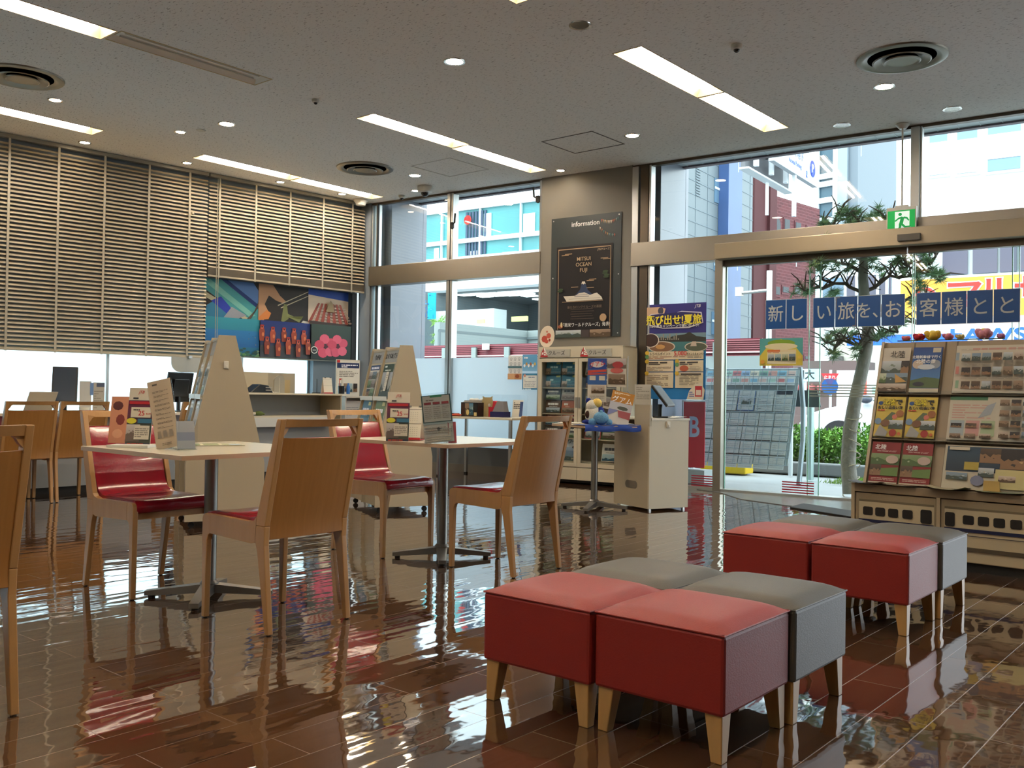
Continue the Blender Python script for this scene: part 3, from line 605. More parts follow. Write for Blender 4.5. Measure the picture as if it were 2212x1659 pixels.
# ---- ottomans
REDF = M('red_leatherette', '#8a2620', .5, spec=.4, bump=.12, bscale=260); GREYF = M('grey_leatherette', '#4e4b44', .5, spec=.4, bump=.12, bscale=260)
BIRCH = wood_mat('birch_leg', '#b08850', '#c09a62', .4, 3, (9, 9, 1))
def make_ottoman():
    t = T('ottoman', 'x', 'stool'); h = .2135
    g = MB(); g.box(-h, -h, .131, h, h, .352); g.build('upholstered_box', REDF, t, bevel=.010)
    g = MB(); n = 12; vs = []                       # softly domed cushion top over a seam
    for j in range(n+1):
        for i in range(n+1):
            x, y = -1+2*i/n, -1+2*j/n; r_ = max(abs(x), abs(y)); q = (1-abs(x)**5)*(1-abs(y)**5)
            vs.append((x*h*(1+.004*q), y*h*(1+.004*q), .352+.030*q**.55))
    fs = [(j*(n+1)+i, j*(n+1)+i+1, (j+1)*(n+1)+i+1, (j+1)*(n+1)+i) for j in range(n) for i in range(n)]
    g.add(vs, fs); g.build('cushion_top', REDF, t, smooth=60)
    g = MB(); g.tube([(-h, -h, .353), (h, -h, .353), (h, h, .353), (-h, h, .353), (-h, -h, .353)], .0028, 6); g.build('seam', REDF, t)
    for sx in (-1, 1):
        for sy in (-1, 1):
            x, y = sx*(h-.036), sy*(h-.036); a, b_ = .027, .017; dx, dy = sx*.010, sy*.010
            g = MB(); g.hexa([(x+dx-b_, y+dy-b_, 0), (x+dx+b_, y+dy-b_, 0), (x+dx+b_, y+dy+b_, 0), (x+dx-b_, y+dy+b_, 0)], [(x-a, y-a, .132), (x+a, y-a, .132), (x+a, y+a, .132), (x-a, y+a, .132)]); g.build('leg', BIRCH, t, bevel=.003)
    return t
ot = make_ottoman()
FRONT, BACK = 'front cluster of four', 'rear cluster of four'
sp = [(-1.400, 2.540, 1, 'red cube ottoman of the front cluster, nearest to the viewer'), (-1.835, 2.525, 1, 'red cube ottoman at the left of the front cluster'),
      (-1.385, 2.975, 0, 'dark grey cube ottoman at the right of the front cluster'), (-1.825, 2.965, 0, 'dark grey cube ottoman at the back left of the front cluster'),
      (-1.470, 4.345, 1, 'red cube ottoman of the rear cluster, nearer and right'), (-1.915, 4.355, 1, 'red cube ottoman of the rear cluster, at its left'),
      (-1.455, 4.785, 0, 'dark grey cube ottoman of the rear cluster, by the train-faced rack'), (-1.900, 4.80, 0, 'dark grey cube ottoman of the rear cluster, farthest, mostly hidden')]
for i, (x, y, red, lab) in enumerate(sp):
    o = ot if i == 0 else copy_tree(ot)
    o.location = (x, y, 0); o['label'] = lab; o['group'] = 'cube ottomans'
    if not red:
        for ch in kids(o):
            if not ch.name.startswith('leg'):
                ch.data = ch.data.copy(); ch.data.materials[0] = GREYF
# ================================================================== DISPLAY FURNITURE
CREAM = M('cream_laminate', '#b3a68d', .42, spec=.4); CREAML = M('light_cream_laminate', '#c6bda6', .4); WHITEE = M('white_edge', '#d9d4c4', .4)
GREYP = M('pale_grey_panel', '#9a9c9c', .5); WHITEP = M('white_paint', '#cfcec6', .45)
TXD = M('ink_dark', '#26262a', .6); TXW = M('ink_white', '#eeeeea', .6); TXR = M('ink_red', '#c02a30', .6); TXG = M('ink_gold', '#b89f80', .5); TXY = M('ink_yellow', '#e2d23a', .6); TXB = M('ink_blue', '#1c3f8c', .6)
def put(sh, name, label, cat, loc, rz=0, tilt=0, group=None, mat=None, roll=0):
    o = sh.build(name, mat or PRINT); o.location = loc; o.rotation_euler = (R(-tilt), R(roll), rz)
    return tag(o, label, cat, group)
def leaflet(w_, h_, head, seed, base='#ece8dc', band='#3b5f9c', pal=None, style=0, x0=None):
    """front cover of a travel brochure"""
    rnd = random.Random(seed); s = Sheet(w_, h_, base, x0=-w_/2 if x0 is None else x0, t=.003)
    P_ = pal or PAL[rnd.randrange(len(PAL))]; Q_ = PAL[rnd.randrange(len(PAL))]
    if style == 0:      # title band over a big picture
        s.photo(.0, .0, 1, .76, P_, seed); s.r(0, .76, 1, 1, band, None); s.lines(.12, .90, .9, .97, 1, head, .8, seed); s.lines(.2, .80, .8, .87, 1, head, .5, seed+1)
    elif style == 1:    # picture tiles
        s.r(0, .84, 1, 1, band); s.lines(.1, .88, .9, .96, 1, head, .8, seed)
        for i in range(2):
            for j in range(3): s.photo(.05+.47*i, .05+.26*j, .47+.47*i, .27+.26*j, PAL[(seed+i+j) % 6], seed*7+i*3+j)
    elif style == 2:    # text sheet with pictures in rows
        s.lines(.06, .90, .94, .97, 1, band, .8, seed)
        for j in range(3):
            for i in range(5): s.photo(.05+.18*i, .08+.28*j, .21+.18*i, .24+.28*j, PAL[(seed+i*2+j) % 6], seed+i+5*j)
            s.lines(.05, .26+.28*j, .95, .32+.28*j, 2, '#8a8478', .5, seed+j)
    elif style == 3:    # plain text notice
        s.r(.05, .86, .95, .95, band); s.lines(.1, .88, .9, .93, 1, head, .8, seed); s.lines(.08, .08, .92, .80, 14, '#77726a', .4, seed)
    elif style == 4:    # landscape cover, gradient
        s.r(0, 0, 1, 1, P_[2], P_[1]); s.photo(0, 0, 1, .42, P_, seed); s.lines(.15, .62, .85, .80, 1, head, .7, seed); s.lines(.25, .50, .75, .56, 1, head, .5, seed); s.r(.68, .84, .95, .96, '#c8c890')
    return s
# ---- the two A-shaped brochure towers
def tower(D, ut0, ut1, label, ox, seeds, heads):
    H_ = 1.41; K = .47; L_ = .84
    t = T('brochure_tower', label, 'display stand', ox, R(-25.5), 'wheeled A-shaped brochure towers')
    for x in (0, -L_/2, -L_):
        h1 = H_ if x == 0 else H_-.0; g = MB(); g.prism([(0, .05), (D, .05), (D, K), (ut1, h1), (ut0, h1), (0, K)], x-.018 if x == 0 else x-.009, x if x == 0 else x+.009, 'x'); g.build('side_panel', CREAM, t, bevel=.001)
    g = MB(); g.box(-L_+.002, .03, .05, -.019, D-.03, K-.02); g.build('base_box', CREAM, t)
    slope = ut0/(H_-K)
    for sgn in (0, 1):
        g = MB(); y0, y1 = (.035, ut0+.01) if not sgn else (D-.035, ut1-.01)
        g.hexa([(-L_+.002, y0, K-.02), (-.019, y0, K-.02), (-.019, y0+.012, K-.02), (-L_+.002, y0+.012, K-.02)], [(-L_+.002, y1, H_-.03), (-.019, y1, H_-.03), (-.019, y1+.012, H_-.03), (-L_+.002, y1+.012, H_-.03)]); g.build('sloping_back', CREAML, t)
    g = MB(); g.box(-L_+.002, ut0+.004, H_-.035, -.019, ut1-.004, H_-.02); g.build('top_board', CREAM, t)
    for x in (-.05, -L_+.05):
        for y in (.05, D-.05): g = MB(); g.lathe([(.022, -.01), (.022, .01)], 16, (x, y, .022), 'x'); g.box(x-.012, y-.008, .02, x+.012, y+.008, .05); g.build('caster', DARK, t)
    for bay, xc in enumerate((-L_/4, -3*L_/4)):
        for z in (.95, .66):
            y = .03+(z-K)*slope; g = MB(); g.box(xc-L_/4+.012, y-.045, z-.012, xc+L_/4-.012, y+.02, z); g.box(xc-L_/4+.012, y-.047, z-.012, xc+L_/4-.012, y-.043, z+.025); g.build('shelf', WHITEE, t)
        z = 1.27; y = .028+(z-K)*slope
        g = MB(); g.hexa([(xc-.185, y-.012, z), (xc+.185, y-.012, z), (xc+.185, y, z), (xc-.185, y, z)], [(xc-.185, y-.012+.1*slope, z+.1), (xc+.185, y-.012+.1*slope, z+.1), (xc+.185, y+.1*slope, z+.1), (xc-.185, y+.1*slope, z+.1)]); hb = g.build('header_board', GREYP, t)
        if heads: text(heads[bay], .055, TXD, hb, (xc, y-.014+.05*slope, z+.05), rot=(R(90)-math.atan(slope), 0, 0))
    til = math.degrees(math.atan(slope)); out = []
    for k, (bay, z, w_, h_, sd, st, hd, bd, lab) in enumerate(seeds):
        xc = (-L_/4, -3*L_/4)[bay]; y = .03+(z-K)*slope-.012
        s = leaflet(w_, h_, hd, sd, band=bd, style=st); p = t.matrix_basis @ Vector((xc, y-.006, z+.004)) if False else Matrix.Translation(Vector(ox)) @ Matrix.Rotation(R(-25.5), 4, 'Z') @ Vector((xc, y-.006, z+.004))
        out.append(put(s, 'brochure', lab, 'brochure', p, R(-25.5), til, 'brochures on the wheeled towers'))
    return t
tw1 = tower(.56, .215, .335, 'tall cream A-shaped brochure tower behind the table with the price card', (-6.14, 3.66, 0),
      [(0, .955, .21, .27, 3, 1, '#ffffff', '#c9c4b8', 'pale leaflet seen edge-on in the near bay of the taller-looking tower'), (1, .955, .21, .27, 5, 1, '#ffffff', '#d0c8bc', 'pale leaflet seen edge-on in the far bay of the left tower'),
       (0, .665, .21, .26, 8, 0, '#ffffff', '#b8b2a4', 'leaflet on the low shelf of the near bay, left tower'), (1, .665, .21, .26, 9, 0, '#ffffff', '#b0a898', 'leaflet on the low shelf of the far bay, left tower')], None)
tw2 = tower(.50, .20, .31, 'cream A-shaped brochure tower behind the calendar table, titled bays showing', (-5.86, 5.23, 0),
      [(0, .955, .29, .30, 31, 0, '#e8f0e8', '#2f4436', 'green forest-picture brochure, top shelf of the right bay of the right tower'), (1, .955, .29, .30, 33, 1, '#f0f0ff', '#2c4470', 'blue headed brochure, top shelf of the left bay of the right tower'),
       (0, .665, .30, .27, 35, 4, '#ffffff', '#3a4a78', 'pale picture brochures on the low shelf, right bay, right tower'), (1, .665, .28, .27, 36, 4, '#e0e0f0', '#3c4270', 'grey-violet brochure on the low shelf, left bay, right tower')], ('おすすめプラン', '今が旬！'))
def side_clip(px, py, parent_loc, ry, z, lab):
    pass
for (ox, D, u, z, lab) in (((-6.14, 3.66, 0), .56, .27, 1.19, 'small white plastic hook on the side of the left brochure tower'),):
    p = Matrix.Translation(Vector(ox)) @ Matrix.Rotation(R(-25.5), 4, 'Z') @ Vector((.0, u, z)); g = MB(); g.box(0, -.017, -.025, .012, .017, .03); g.box(.012, -.008, -.02, .018, .008, .0); tag(g.build('wall_hook', WHITEE, loc=p, rz=R(-25.5), bevel=.002), lab, 'hook', 'white plastic hooks')
# ---- leaflets slipped between towers: narrow card on the green brochure
p = Matrix.Translation(Vector((-5.86, 5.23, 0))) @ Matrix.Rotation(R(-25.5), 4, 'Z') @ Vector((-.19, .118, 1.02))
put(Sheet(.07, .17, '#e6dfd0', x0=-.035).lines(.15, .1, .85, .9, 8, '#a09888', .4), 'card', 'narrow cream card stuck over the green forest brochure', 'card', p, R(-25.5), 12)
# ---- kiosk cabinet with the terminal
ko = (-4.35, 7.07, 0); kz = R(-22.5); KM = Matrix.Translation(Vector(ko)) @ Matrix.Rotation(kz, 4, 'Z')
kt = T('kiosk_cabinet', 'cream wheeled cabinet with an oval hand hole, carrying a black terminal', 'cabinet', ko, kz)
g = MB(); g.box(-.55, .0, .02, -.02, .02, .60); g.box(-.55, 0, .60, -.02, .02, .745); g.build('front_panel', CREAM, kt)
g = MB(); g.box(-.02, 0, .02, 0, .43, .812); g.build('side_panel', CREAML, kt, bevel=.001)
g = MB(); g.box(-.55, .02, .02, -.53, .43, .80); g.box(-.53, .41, .02, -.02, .43, .80); g.build('rear_panels', CREAM, kt)
g = MB(); g.box(-.56, .021, .80, .004, .44, .818); g.build('top_board', WHITEE, kt)
g = MB(); g.box(-.55, -.20, .745, -.235, -.001, .762); g.build('low_shelf', WHITEE, kt)
g = MB(); g.box(-.23, -.001, .745, .0, .02, .935); g.build('raised_front', CREAM, kt)
g = MB(); n = 20; pts = [(-.27+(.058 if math.cos(a) > 0 else -.058)*1+.035*math.cos(a), .215+.035*math.sin(a)) for a in [2*math.pi*(k+.5)/n for k in range(n)]]; g.prism(pts, -.002, .001, 'y'); g.build('hand_hole', M('hand_hole', '#6d6659', .7), kt)
for x, y in ((-.52, .03), (-.03, .03), (-.03, .40)): g = MB(); g.box(x-.01, y-.01, 0, x+.01, y+.01, .02); g.build('foot', ALU, kt)
g = MB(); g.box(0, .18, .735, .015, .215, .79); g.box(.015, .19, .74, .022, .205, .765); tag(g.build('wall_hook', WHITEE, loc=ko, rz=kz, bevel=.002), 'small white plastic hook on the right face of the kiosk cabinet', 'hook', 'white plastic hooks')
BLK = M('black_plastic', '#0d0d10', .3); SCR = M('dark_screen', '#0c0d12', .5)
tm = T('terminal', 'black touch terminal leaning back on top of the kiosk cabinet', 'terminal', KM @ Vector((-.14, .25, .82)), R(108))
g = MB(); g.box(-.08, -.06, 0, .08, .08, .012); g.tube([(0, .03, .01), (0, .03, .12)], .02, 10); g.build('base', BLK, tm)
g = MB(); mm = Matrix.Translation((0, .0, .19)) @ Matrix.Rotation(R(-38), 4, 'X'); g.box(-.155, -.012, -.11, .155, .012, .12, m=mm); hs = g.build('housing', BLK, tm, bevel=.004)
g = MB(); g.box(-.143, -.0135, -.10, .143, -.012, .11, m=mm); g.build('screen', SCR, hs)
s = Sheet(.15, .30, '#b9b5aa', x0=-.075); s.lines(.1, .55, .9, .95, 7, '#8f8a80', .4, 4); put(s, 'notice_card', 'plain grey-white card standing at the left of the black terminal', 'card', KM @ Vector((-.27, .12, .82)), R(44), 6)
s = Sheet(.21, .15, '#e2dfd6', x0=-.1); put(s, 'paper_sheet', 'white paper sheet lying on the kiosk cabinet top', 'paper', KM @ Vector((-.10, .25, .822)), kz, 86)
# ---- glazed two-door brochure cabinet
cb = T('brochure_cabinet', 'cream two-door brochure cabinet with sailing-boat title plates, before the pillar', 'cabinet', wl(-2.08, -.42), WR)
CW = 1.12; CD = .34; CH = 1.57
g = MB(); g.box(0, 0, .02, .02, CD, CH); g.build('side_panel', CREAML, cb); g = MB(); g.box(CW-.02, 0, .02, CW, CD, CH); g.build('side_panel', CREAML, cb)
g = MB(); g.box(.02, CD-.02, .02, CW-.02, CD, CH); g.build('back_panel', CREAM, cb)
g = MB(); g.box(0, 0, CH-.018, CW, CD, CH+.002); g.build('top_board', CREAML, cb)
g = MB(); g.box(.02, .0, 1.445, CW-.02, .02, CH-.018); g.build('header', CREAML, cb)
g = MB(); g.box(.02, .02, .02, CW-.02, CD-.02, .055); g.build('plinth', DARK, cb)
bd = None
for k in range(2):
    x0 = .02+k*.54; x1 = x0+.535; g = MB(); w_ = .042
    g.box(x0, -.018, .20, x0+w_, 0, 1.435); g.box(x1-w_, -.018, .20, x1, 0, 1.435); g.box(x0+w_, -.018, 1.395, x1-w_, 0, 1.435); g.box(x0+w_, -.018, .20, x1-w_, 0, .245); dr = g.build('door', CREAML, cb, bevel=.001)
    g = MB(); g.box(x0+w_, -.010, .245, x1-w_, -.007, 1.395); g.build('glass', CABG, dr)
    g = MB(); hx = x1-.03 if k == 0 else x0+.002; g.box(hx, -.026, .87, hx+.028, -.018, .99); g.build('handle', M('handle_grey', '#7d7a74', .4), dr)
    g = MB(); g.box(x0, -.018, .05, x1, 0, .19); g.build('drawer_front', CREAML, cb, bevel=.001)
    g = MB(); g.box(x0+.03, -.012, 1.455, x0+.42, -.0, 1.54); pl = g.build('title_plate', M('plate_grey', '#a8a69c', .5), cb)
    text('クルーズ', .058, TXD, pl, (x0+.24, -.0135, 1.495))
    s = Sheet(.10, .115, '#f2ece2', x0=x0+.02, z0=1.45, t=.001); s.p([(0, 0), (1, 0), (1, 1), (0, 1)], '#c8c2b6') if False else None
    sb = Sheet(.10, .02, '#a62a2c', x0=x0+.02, z0=1.452, t=.002); sb.w = .10; sb.h = .115
    sb.p([(.06, .10), (.94, .10), (.80, .0), (.2, .0)], '#b02a2e'); sb.p([(.46, .16), (.46, .98), (.02, .22)], '#b02a2e'); sb.p([(.50, .16), (.50, 1.0), (1.0, .2)], '#f4eee6')
    sb.p([(.50, .36), (.50, .46), (.90, .30), (.95, .22)], '#b02a2e'); sb.p([(.50, .6), (.50, .7), (.74, .52), (.8, .45)], '#b02a2e'); sb.p([(.16, .26), (.42, .26), (.42, .5), (.3, .5)], '#f4eee6')
    o = sb.build('boat_emblem', PRINT, cb); o.location = (0, -.014, 0)
for z in (1.10, .80, .52, .26): g = MB(); g.box(.03, .02, z-.012, CW-.03, .20, z); g.build('shelf', CREAM, cb)
CM = Matrix.Translation(wl(-2.08, -.42)) @ Matrix.Rotation(WR, 4, 'Z')
TEAL = ['#2e6f86', '#1d5a74', '#174a5c', '#8a6a50', '#2f7a66']
cab = [  # door, column, z, height, design
    (0, 0, 1.245, .15, ('T', 0), 'teal cruise brochure, top row, far left'), (0, 1, 1.245, .15, ('T', 1), 'teal cruise brochure, top row, right one of the left door'),
    (0, 0, 1.10, .145, ('T', 2), 'teal cruise brochure, second row, far left'), (0, 1, 1.10, .145, ('T', 3), 'teal cruise brochure, second row, right one of the left door'),
    (0, 0, .955, .135, ('#3d4650', 4), 'dark grey brochure, third row, far left'), (0, 1, .955, .145, ('#b9b5aa', 5), 'pale grey map-like brochure, third row of the left door'),
    (0, 0, .80, .15, ('#5a4230', 6), 'brown brochure, fourth row, far left'), (0, 1, .80, .15, ('#a85a38', 7), 'orange-brown brochure, fourth row of the left door'),
    (0, 0, .655, .14, ('#7a5040', 8), 'brown-red brochure, fifth row, far left'), (0, 1, .655, .14, ('#9a3c48', 9), 'pink-red brochure, fifth row of the left door'),
    (0, 1, .52, .13, ('#4a4c50', 10), 'dark mountain brochure, sixth row of the left door'), (0, 0, .52, .13, ('#6a6660', 11), 'grey brochure, sixth row, far left'),
    (1, 0, 1.24, .16, ('#c2c0b8', 12), 'silver-grey ship brochure, top row of the right door'), (1, 0, 1.09, .145, ('#22386e', 13), 'navy ship brochure with a gold seal, right door'),
    (1, 0, .94, .145, ('#a08a68', 14), 'tan and blue ship brochure, third row, right door'), (1, 0, .80, .14, ('#b0a488', 15), 'beige brochure behind the plush toys'),
    (1, 1, 1.24, .15, ('#c8c4b8', 16), 'pale brochure, top right corner of the cabinet'), (1, 1, 1.09, .14, ('#8088a0', 17), 'grey-blue brochure, second row, right end'),
    (1, 0, .52, .20, ('#b85a58', 18), 'pink brochure low behind the side table'), (1, 1, .52, .18, ('#4c6a3a', 19), 'green brochure low in the right door'),
    (1, 1, .27, .20, ('#cfc9bc', 20), 'white notice sheet at the bottom of the right door')]
for dr_, c_, z, h_, (col, sd), lab in cab:
    xc = .02+dr_*.54+.157+c_*.222
    if col == 'T':
        s = Sheet(.205, h_, TEAL[1], x0=-.1025, t=.004); s.r(0, 0, 1, 1, TEAL[2], TEAL[0]); s.photo(0, 0, .35, .5, PAL[1], sd); s.photo(.35, 0, 1, .28, TEAL, sd+3); s.lines(.3, .52, .8, .68, 1, '#b9d6d4', .8, sd); s.r(.68, .8, .95, .95, '#a8b070'); s.lines(.4, .38, .95, .5, 2, '#5f9aa0', .4, sd)
    else:
        s = Sheet(.205, h_, col, x0=-.1025, t=.004); s.photo(.04, .04, .96, .42, PAL[sd % 6], sd); s.lines(.15, .62, .85, .82, 1, '#e8e4d8' if sd not in (5, 12, 16, 20) else '#4a4848', .8, sd); s.lines(.25, .48, .8, .54, 1, '#d0ccc0' if sd not in (5, 12, 16, 20) else '#6a6666', .5, sd)
        if sd == 13: s.e(.82, .75, .1, .14, '#c8b070')
    put(s, 'cruise_brochure', 'cabinet: '+lab if False else lab, 'brochure', CM @ Vector((xc, .05, z+.004)), WR, 10, 'brochures inside the two-door cabinet')
s = Sheet(.205, .25, '#c9d2da', x0=-.1025, t=.004); s.r(0, 0, 1, .62, '#5a6470', '#9fb2c8'); s.photo(0, 0, 1, .45, PAL[0], 77); s.e(.15, .62, .09, .06, '#4a4040'); s.e(.8, .62, .09, .06, '#4a4040')
o = put(s, 'brochure', 'white and blue Hawaii brochure low in the left cabinet door', 'brochure', CM @ Vector((.397, .05, .262)), WR, 10, 'brochures inside the two-door cabinet')
text('ハワイ', .062, TXD, o, (0, -.006, .215)); text('ﾎﾉﾙﾙ', .02, TXD, o, (.0, -.006, .17)) if False else None
# paper fan on the cabinet
fan = T('paper_fan', 'round cream paper fan with red pattern standing on the cabinet corner', 'fan', wl(-2.06, -.30, 1.572), WR+R(18), rot=(0, R(8), WR+R(18)))
s = Sheet(.19, .25, '#dccdb8', x0=-.095, z0=.0, t=.001); s2 = Sheet(.002, .002, '#dccdb8', x0=0, z0=.1, t=.001); s2.w, s2.h, s2.x0, s2.z0 = .18, .26, -.09, .0
s2.e(.5, .5, .5, .5, '#dccdb8', 30); s2.e(.35, .38, .2, .16, '#b04a3c', 9); s2.e(.6, .55, .16, .13, '#c05a48', 9); s2.e(.52, .28, .12, .09, '#b8503f', 8); s2.e(.7, .36, .08, .07, '#8a3c34', 8); s2.e(.45, .72, .07, .05, '#c87868', 8)
s2.build('fan_leaf', PRINT, fan)
# ---- pillar board with the cruise poster
ib = T('information_board', 'dark slate board reading information, screwed to the grey pillar', 'board', wl(-2.15, -.052, 1.70), WR)
g = MB(); g.box(0, -.012, 0, .955, 0, 1.44); g.build('panel', M('slate_board', '#272f31', .5), ib)
text('information', .082, TXW, ib, (.475, -.0135, 1.345), bold=.012)
bu = Sheet(.002, .002, '#272f31', x0=.5, z0=1.4, t=.001); bu.w, bu.h, bu.x0, bu.z0 = .955, 1.44, 0, 0; rnd = random.Random(5)
for (ax, az, bx, bz, n) in ((.72, .955, .97, .965, 11), (.70, .895, .93, .83, 9)):
    for i in range(n):
        u = i/n; x = ax+(bx-ax)*u; z = az+(bz-az)*u-.022*math.sin(math.pi*u); bu.p([(x, z), (x+.02, z+(bz-az)/n), (x+.008, z-.028)], rnd.choice(['#9a6a50', '#3f6a66', '#a88a5c', '#7a8c8c', '#b05c48', '#d0c0a8']))
o = bu.build('bunting_print', PRINT, ib); o.location = (0, -.012, 0)
for x, z in ((.03, 1.41), (.925, 1.41), (.03, .72), (.925, .72), (.925, .04)): g = MB(); g.lathe([(.008, -.003), (.008, 0)], 12, (x, -.012, z), 'y'); g.build('screw', ALU, ib)
cp = T('cruise_poster', 'black cruise-ship poster with gold border, on the slate information board', 'poster', wl(-2.066, -.068, 1.70), WR)
s = Sheet(.766, 1.087, '#171012', t=.002); GO = '#a5896b'
for a in ((.03, .965, .97, .975), (.03, .09, .04, .975), (.96, .09, .97, .975)): s.r(*a, GO)
s.r(.0, .0, 1, .085, '#120e10'); s.photo(.0, .0, .46, .08, PAL[0], 3); s.photo(.62, .0, .98, .08, PAL[1], 5); s.r(.47, 0, .61, .08, '#3a3234')
# mountain and ship
s.p([(.36, .46), (.44, .52), (.475, .60), (.525, .60), (.58, .51), (.68, .45)], '#2c3a58'); s.p([(.462, .575), (.475, .605), (.525, .605), (.54, .575), (.52, .582), (.50, .572), (.48, .584)], '#d8d0c4')
s.p([(.14, .455), (.155, .44), (.20, .395), (.84, .40), (.82, .43), (.74, .475), (.70, .47), (.62, .455), (.52, .487), (.42, .48), (.36, .455)], '#cdc6b8'); s.r(.34, .44, .60, .447, '#6c6c70'); s.r(.36, .458, .58, .463, '#7c7c80'); s.r(.24, .418, .8, .422, '#9a958a')
s.r(.12, .388, .85, .394, GO)
for (x, z) in ((.10, .90), (.16, .912), (.80, .84), (.84, .828), (.28, .545), (.56, .53), (.60, .62), (.56, .607)): s.r(x, z, x+.13, z+.007, GO)
for (x, z) in ((.06, .53), (.86, .70), (.88, .66)): s.e(x+.03, z, .05, .012, '#33452c', 9); s.e(x+.02, z-.02, .05, .012, '#2c3c26', 9)
for i in range(5): s.r(.28+.015*(i % 2), .20+.026*i, .70-.02*(i % 3), .204+.026*i, '#5c4c40')
s.e(.86, .205, .06, .042, GO, 24); s.e(.1, .12, .05, .02, '#8a4c34', 10); s.e(.12, .14, .02, .03, '#c8b890', 8)
s.build('print', PRINT, cp)
for i, w_ in enumerate(('MITSUI', 'OCEAN', 'FUJI')): text(w_, .062, TXG, cp, (.383, -.012, .925-.066*i), sx=1.02, bold=.004)
text('JTBクルーズ', .030, TXG, cp, (.65, -.012, 1.02)); text('新たなロングクルーズの幕開', .036, M('ink_brown', '#6a5848', .6), cp, (.40, -.012, .355)); text('「南米ワールドクルーズ」発表!', .052, TXW, cp, (.415, -.012, .145), sx=.9)
text('旅', .03, TXD, cp, (.66, -.013, .223))
# ---- summer campaign poster hung on the glass by the door
sp_ = T('campaign_poster', 'tall purple and blue summer travel campaign poster on the glass left of the entrance', 'poster', wl(-.91, -.022, .985), WR)
s = Sheet(.755, 1.065, '#1f6fae', t=.002); s.r(0, .60, 1, 1, '#2d2c6e', '#343078'); s.r(0, .50, 1, .69, '#4a7c84', '#6f8a98')
s.p([(0, .60), (1, .60), (1, .64), (.85, .655), (.74, .70), (.66, .675), (.5, .665), (.4, .64), (.3, .65), (0, .63)], '#33332e'); s.p([(.3, .60), (1, .60), (1, .50), (.05, .50)], '#3d6f74')
for i in range(9): s.r(.28+.035*i, .62, .30+.035*i, .66+.03*math.sin(i*2.1), '#8a8478')
s.e(.30, .55, .22, .06, '#c9bfb0', 24); s.e(.30, .548, .20, .052, '#7a5a44', 24); s.e(.28, .55, .08, .025, '#b88c58', 9); s.e(.12, .62, .14, .075, '#d8d0c4', 20); s.e(.12, .62, .125, .068, '#3c2a26', 20); s.e(.85, .545, .18, .05, '#c9c0b0', 24); s.e(.85, .543, .165, .043, '#50584a', 24); s.p([(.76, .55), (.86, .55), (.85, .60), (.79, .60)], '#b8a898')
s.p([(0, .97), (.28, .97), (.36, .95), (.32, .86), (0, .80)], '#c4a48a'); s.e(.28, .93, .045, .04, '#3f3d4e', 10)
s.p([(.05, .86), (.10, .78), (.32, .74), (.74, .74), (.96, .79), (.93, .90), (.62, .92), (.5, .90), (.12, .90)], '#cfcad8'); s.p([(.06, .855), (.11, .785), (.32, .75), (.73, .75), (.945, .795), (.915, .892), (.62, .91), (.13, .892)], '#28245c')
for a in ((.04, .415, .97, .50), (.04, .29, .50, .405), (.53, .29, .97, .405), (.04, .12, .50, .28), (.53, .12, .97, .28)): s.r(*a, '#cfc3a8')
s.lines(.08, .425, .68, .455, 2, '#8c5a4c', .45, 3); s.lines(.72, .43, .94, .47, 3, '#8a8274', .4, 4); s.lines(.10, .375, .40, .395, 1, '#3a3434', .8, 5); s.lines(.10, .36, .3, .372, 1, '#3a3434', .8, 6); s.lines(.07, .30, .46, .345, 4, '#8a7a6c', .4, 7)
s.lines(.60, .375, .90, .395, 1, '#3a3434', .8, 8); s.lines(.60, .36, .8, .372, 1, '#3a3434', .8, 9); s.e(.67, .322, .07, .032, '#a8583e', 18); s.lines(.76, .30, .94, .35, 4, '#9a9080', .4, 10); s.lines(.07, .14, .42, .26, 7, '#8a7a6c', .4, 11); s.lines(.60, .15, .9, .26, 7, '#7a7266', .4, 12); s.r(.62, .255, .94, .27, '#3a3434')
for x, z, c_ in ((.07, .485, '#c8a83c'), (.07, .445, '#5e8a58'), (.07, .395, '#c8a83c'), (.56, .395, '#c8a83c'), (.56, .36, '#5e8a58'), (.07, .27, '#c8a83c'), (.56, .27, '#c8a83c')): s.e(x, z, .032, .022, c_, 16)
s.p([(.72, .0), (.98, .0), (1, .10), (.95, .17), (.86, .165), (.80, .12), (.76, .09)], '#cfc6b4'); s.r(.85, .03, .96, .14, '#a8303a'); s.r(.865, .045, .945, .10, '#cfc0b4'); s.lines(.76, .03, .84, .09, 3, '#50589a', .5, 3)
s.build('print', PRINT, sp_)
text('飛び出せ!夏旅', .115, TXY, sp_, (.375, -.022, .876), sx=.93, bold=.025); text('JTBの夏キャンペーンで旅に出よう!', .036, TXW, sp_, (.375, -.022, .815), sx=1.08, bold=.01)
text('JTB', .045, TXW, sp_, (.66, -.022, 1.025), shear=.3); text('トラベルポイント', .040, TXD, sp_, (.215, -.022, .502), sx=.82, bold=.01); text('5,000', .070, TXR, sp_, (.46, -.022, .508), bold=.01); text('ポイントキャンペーン', .035, TXD, sp_, (.655, -.022, .500), sx=.68, bold=.01)
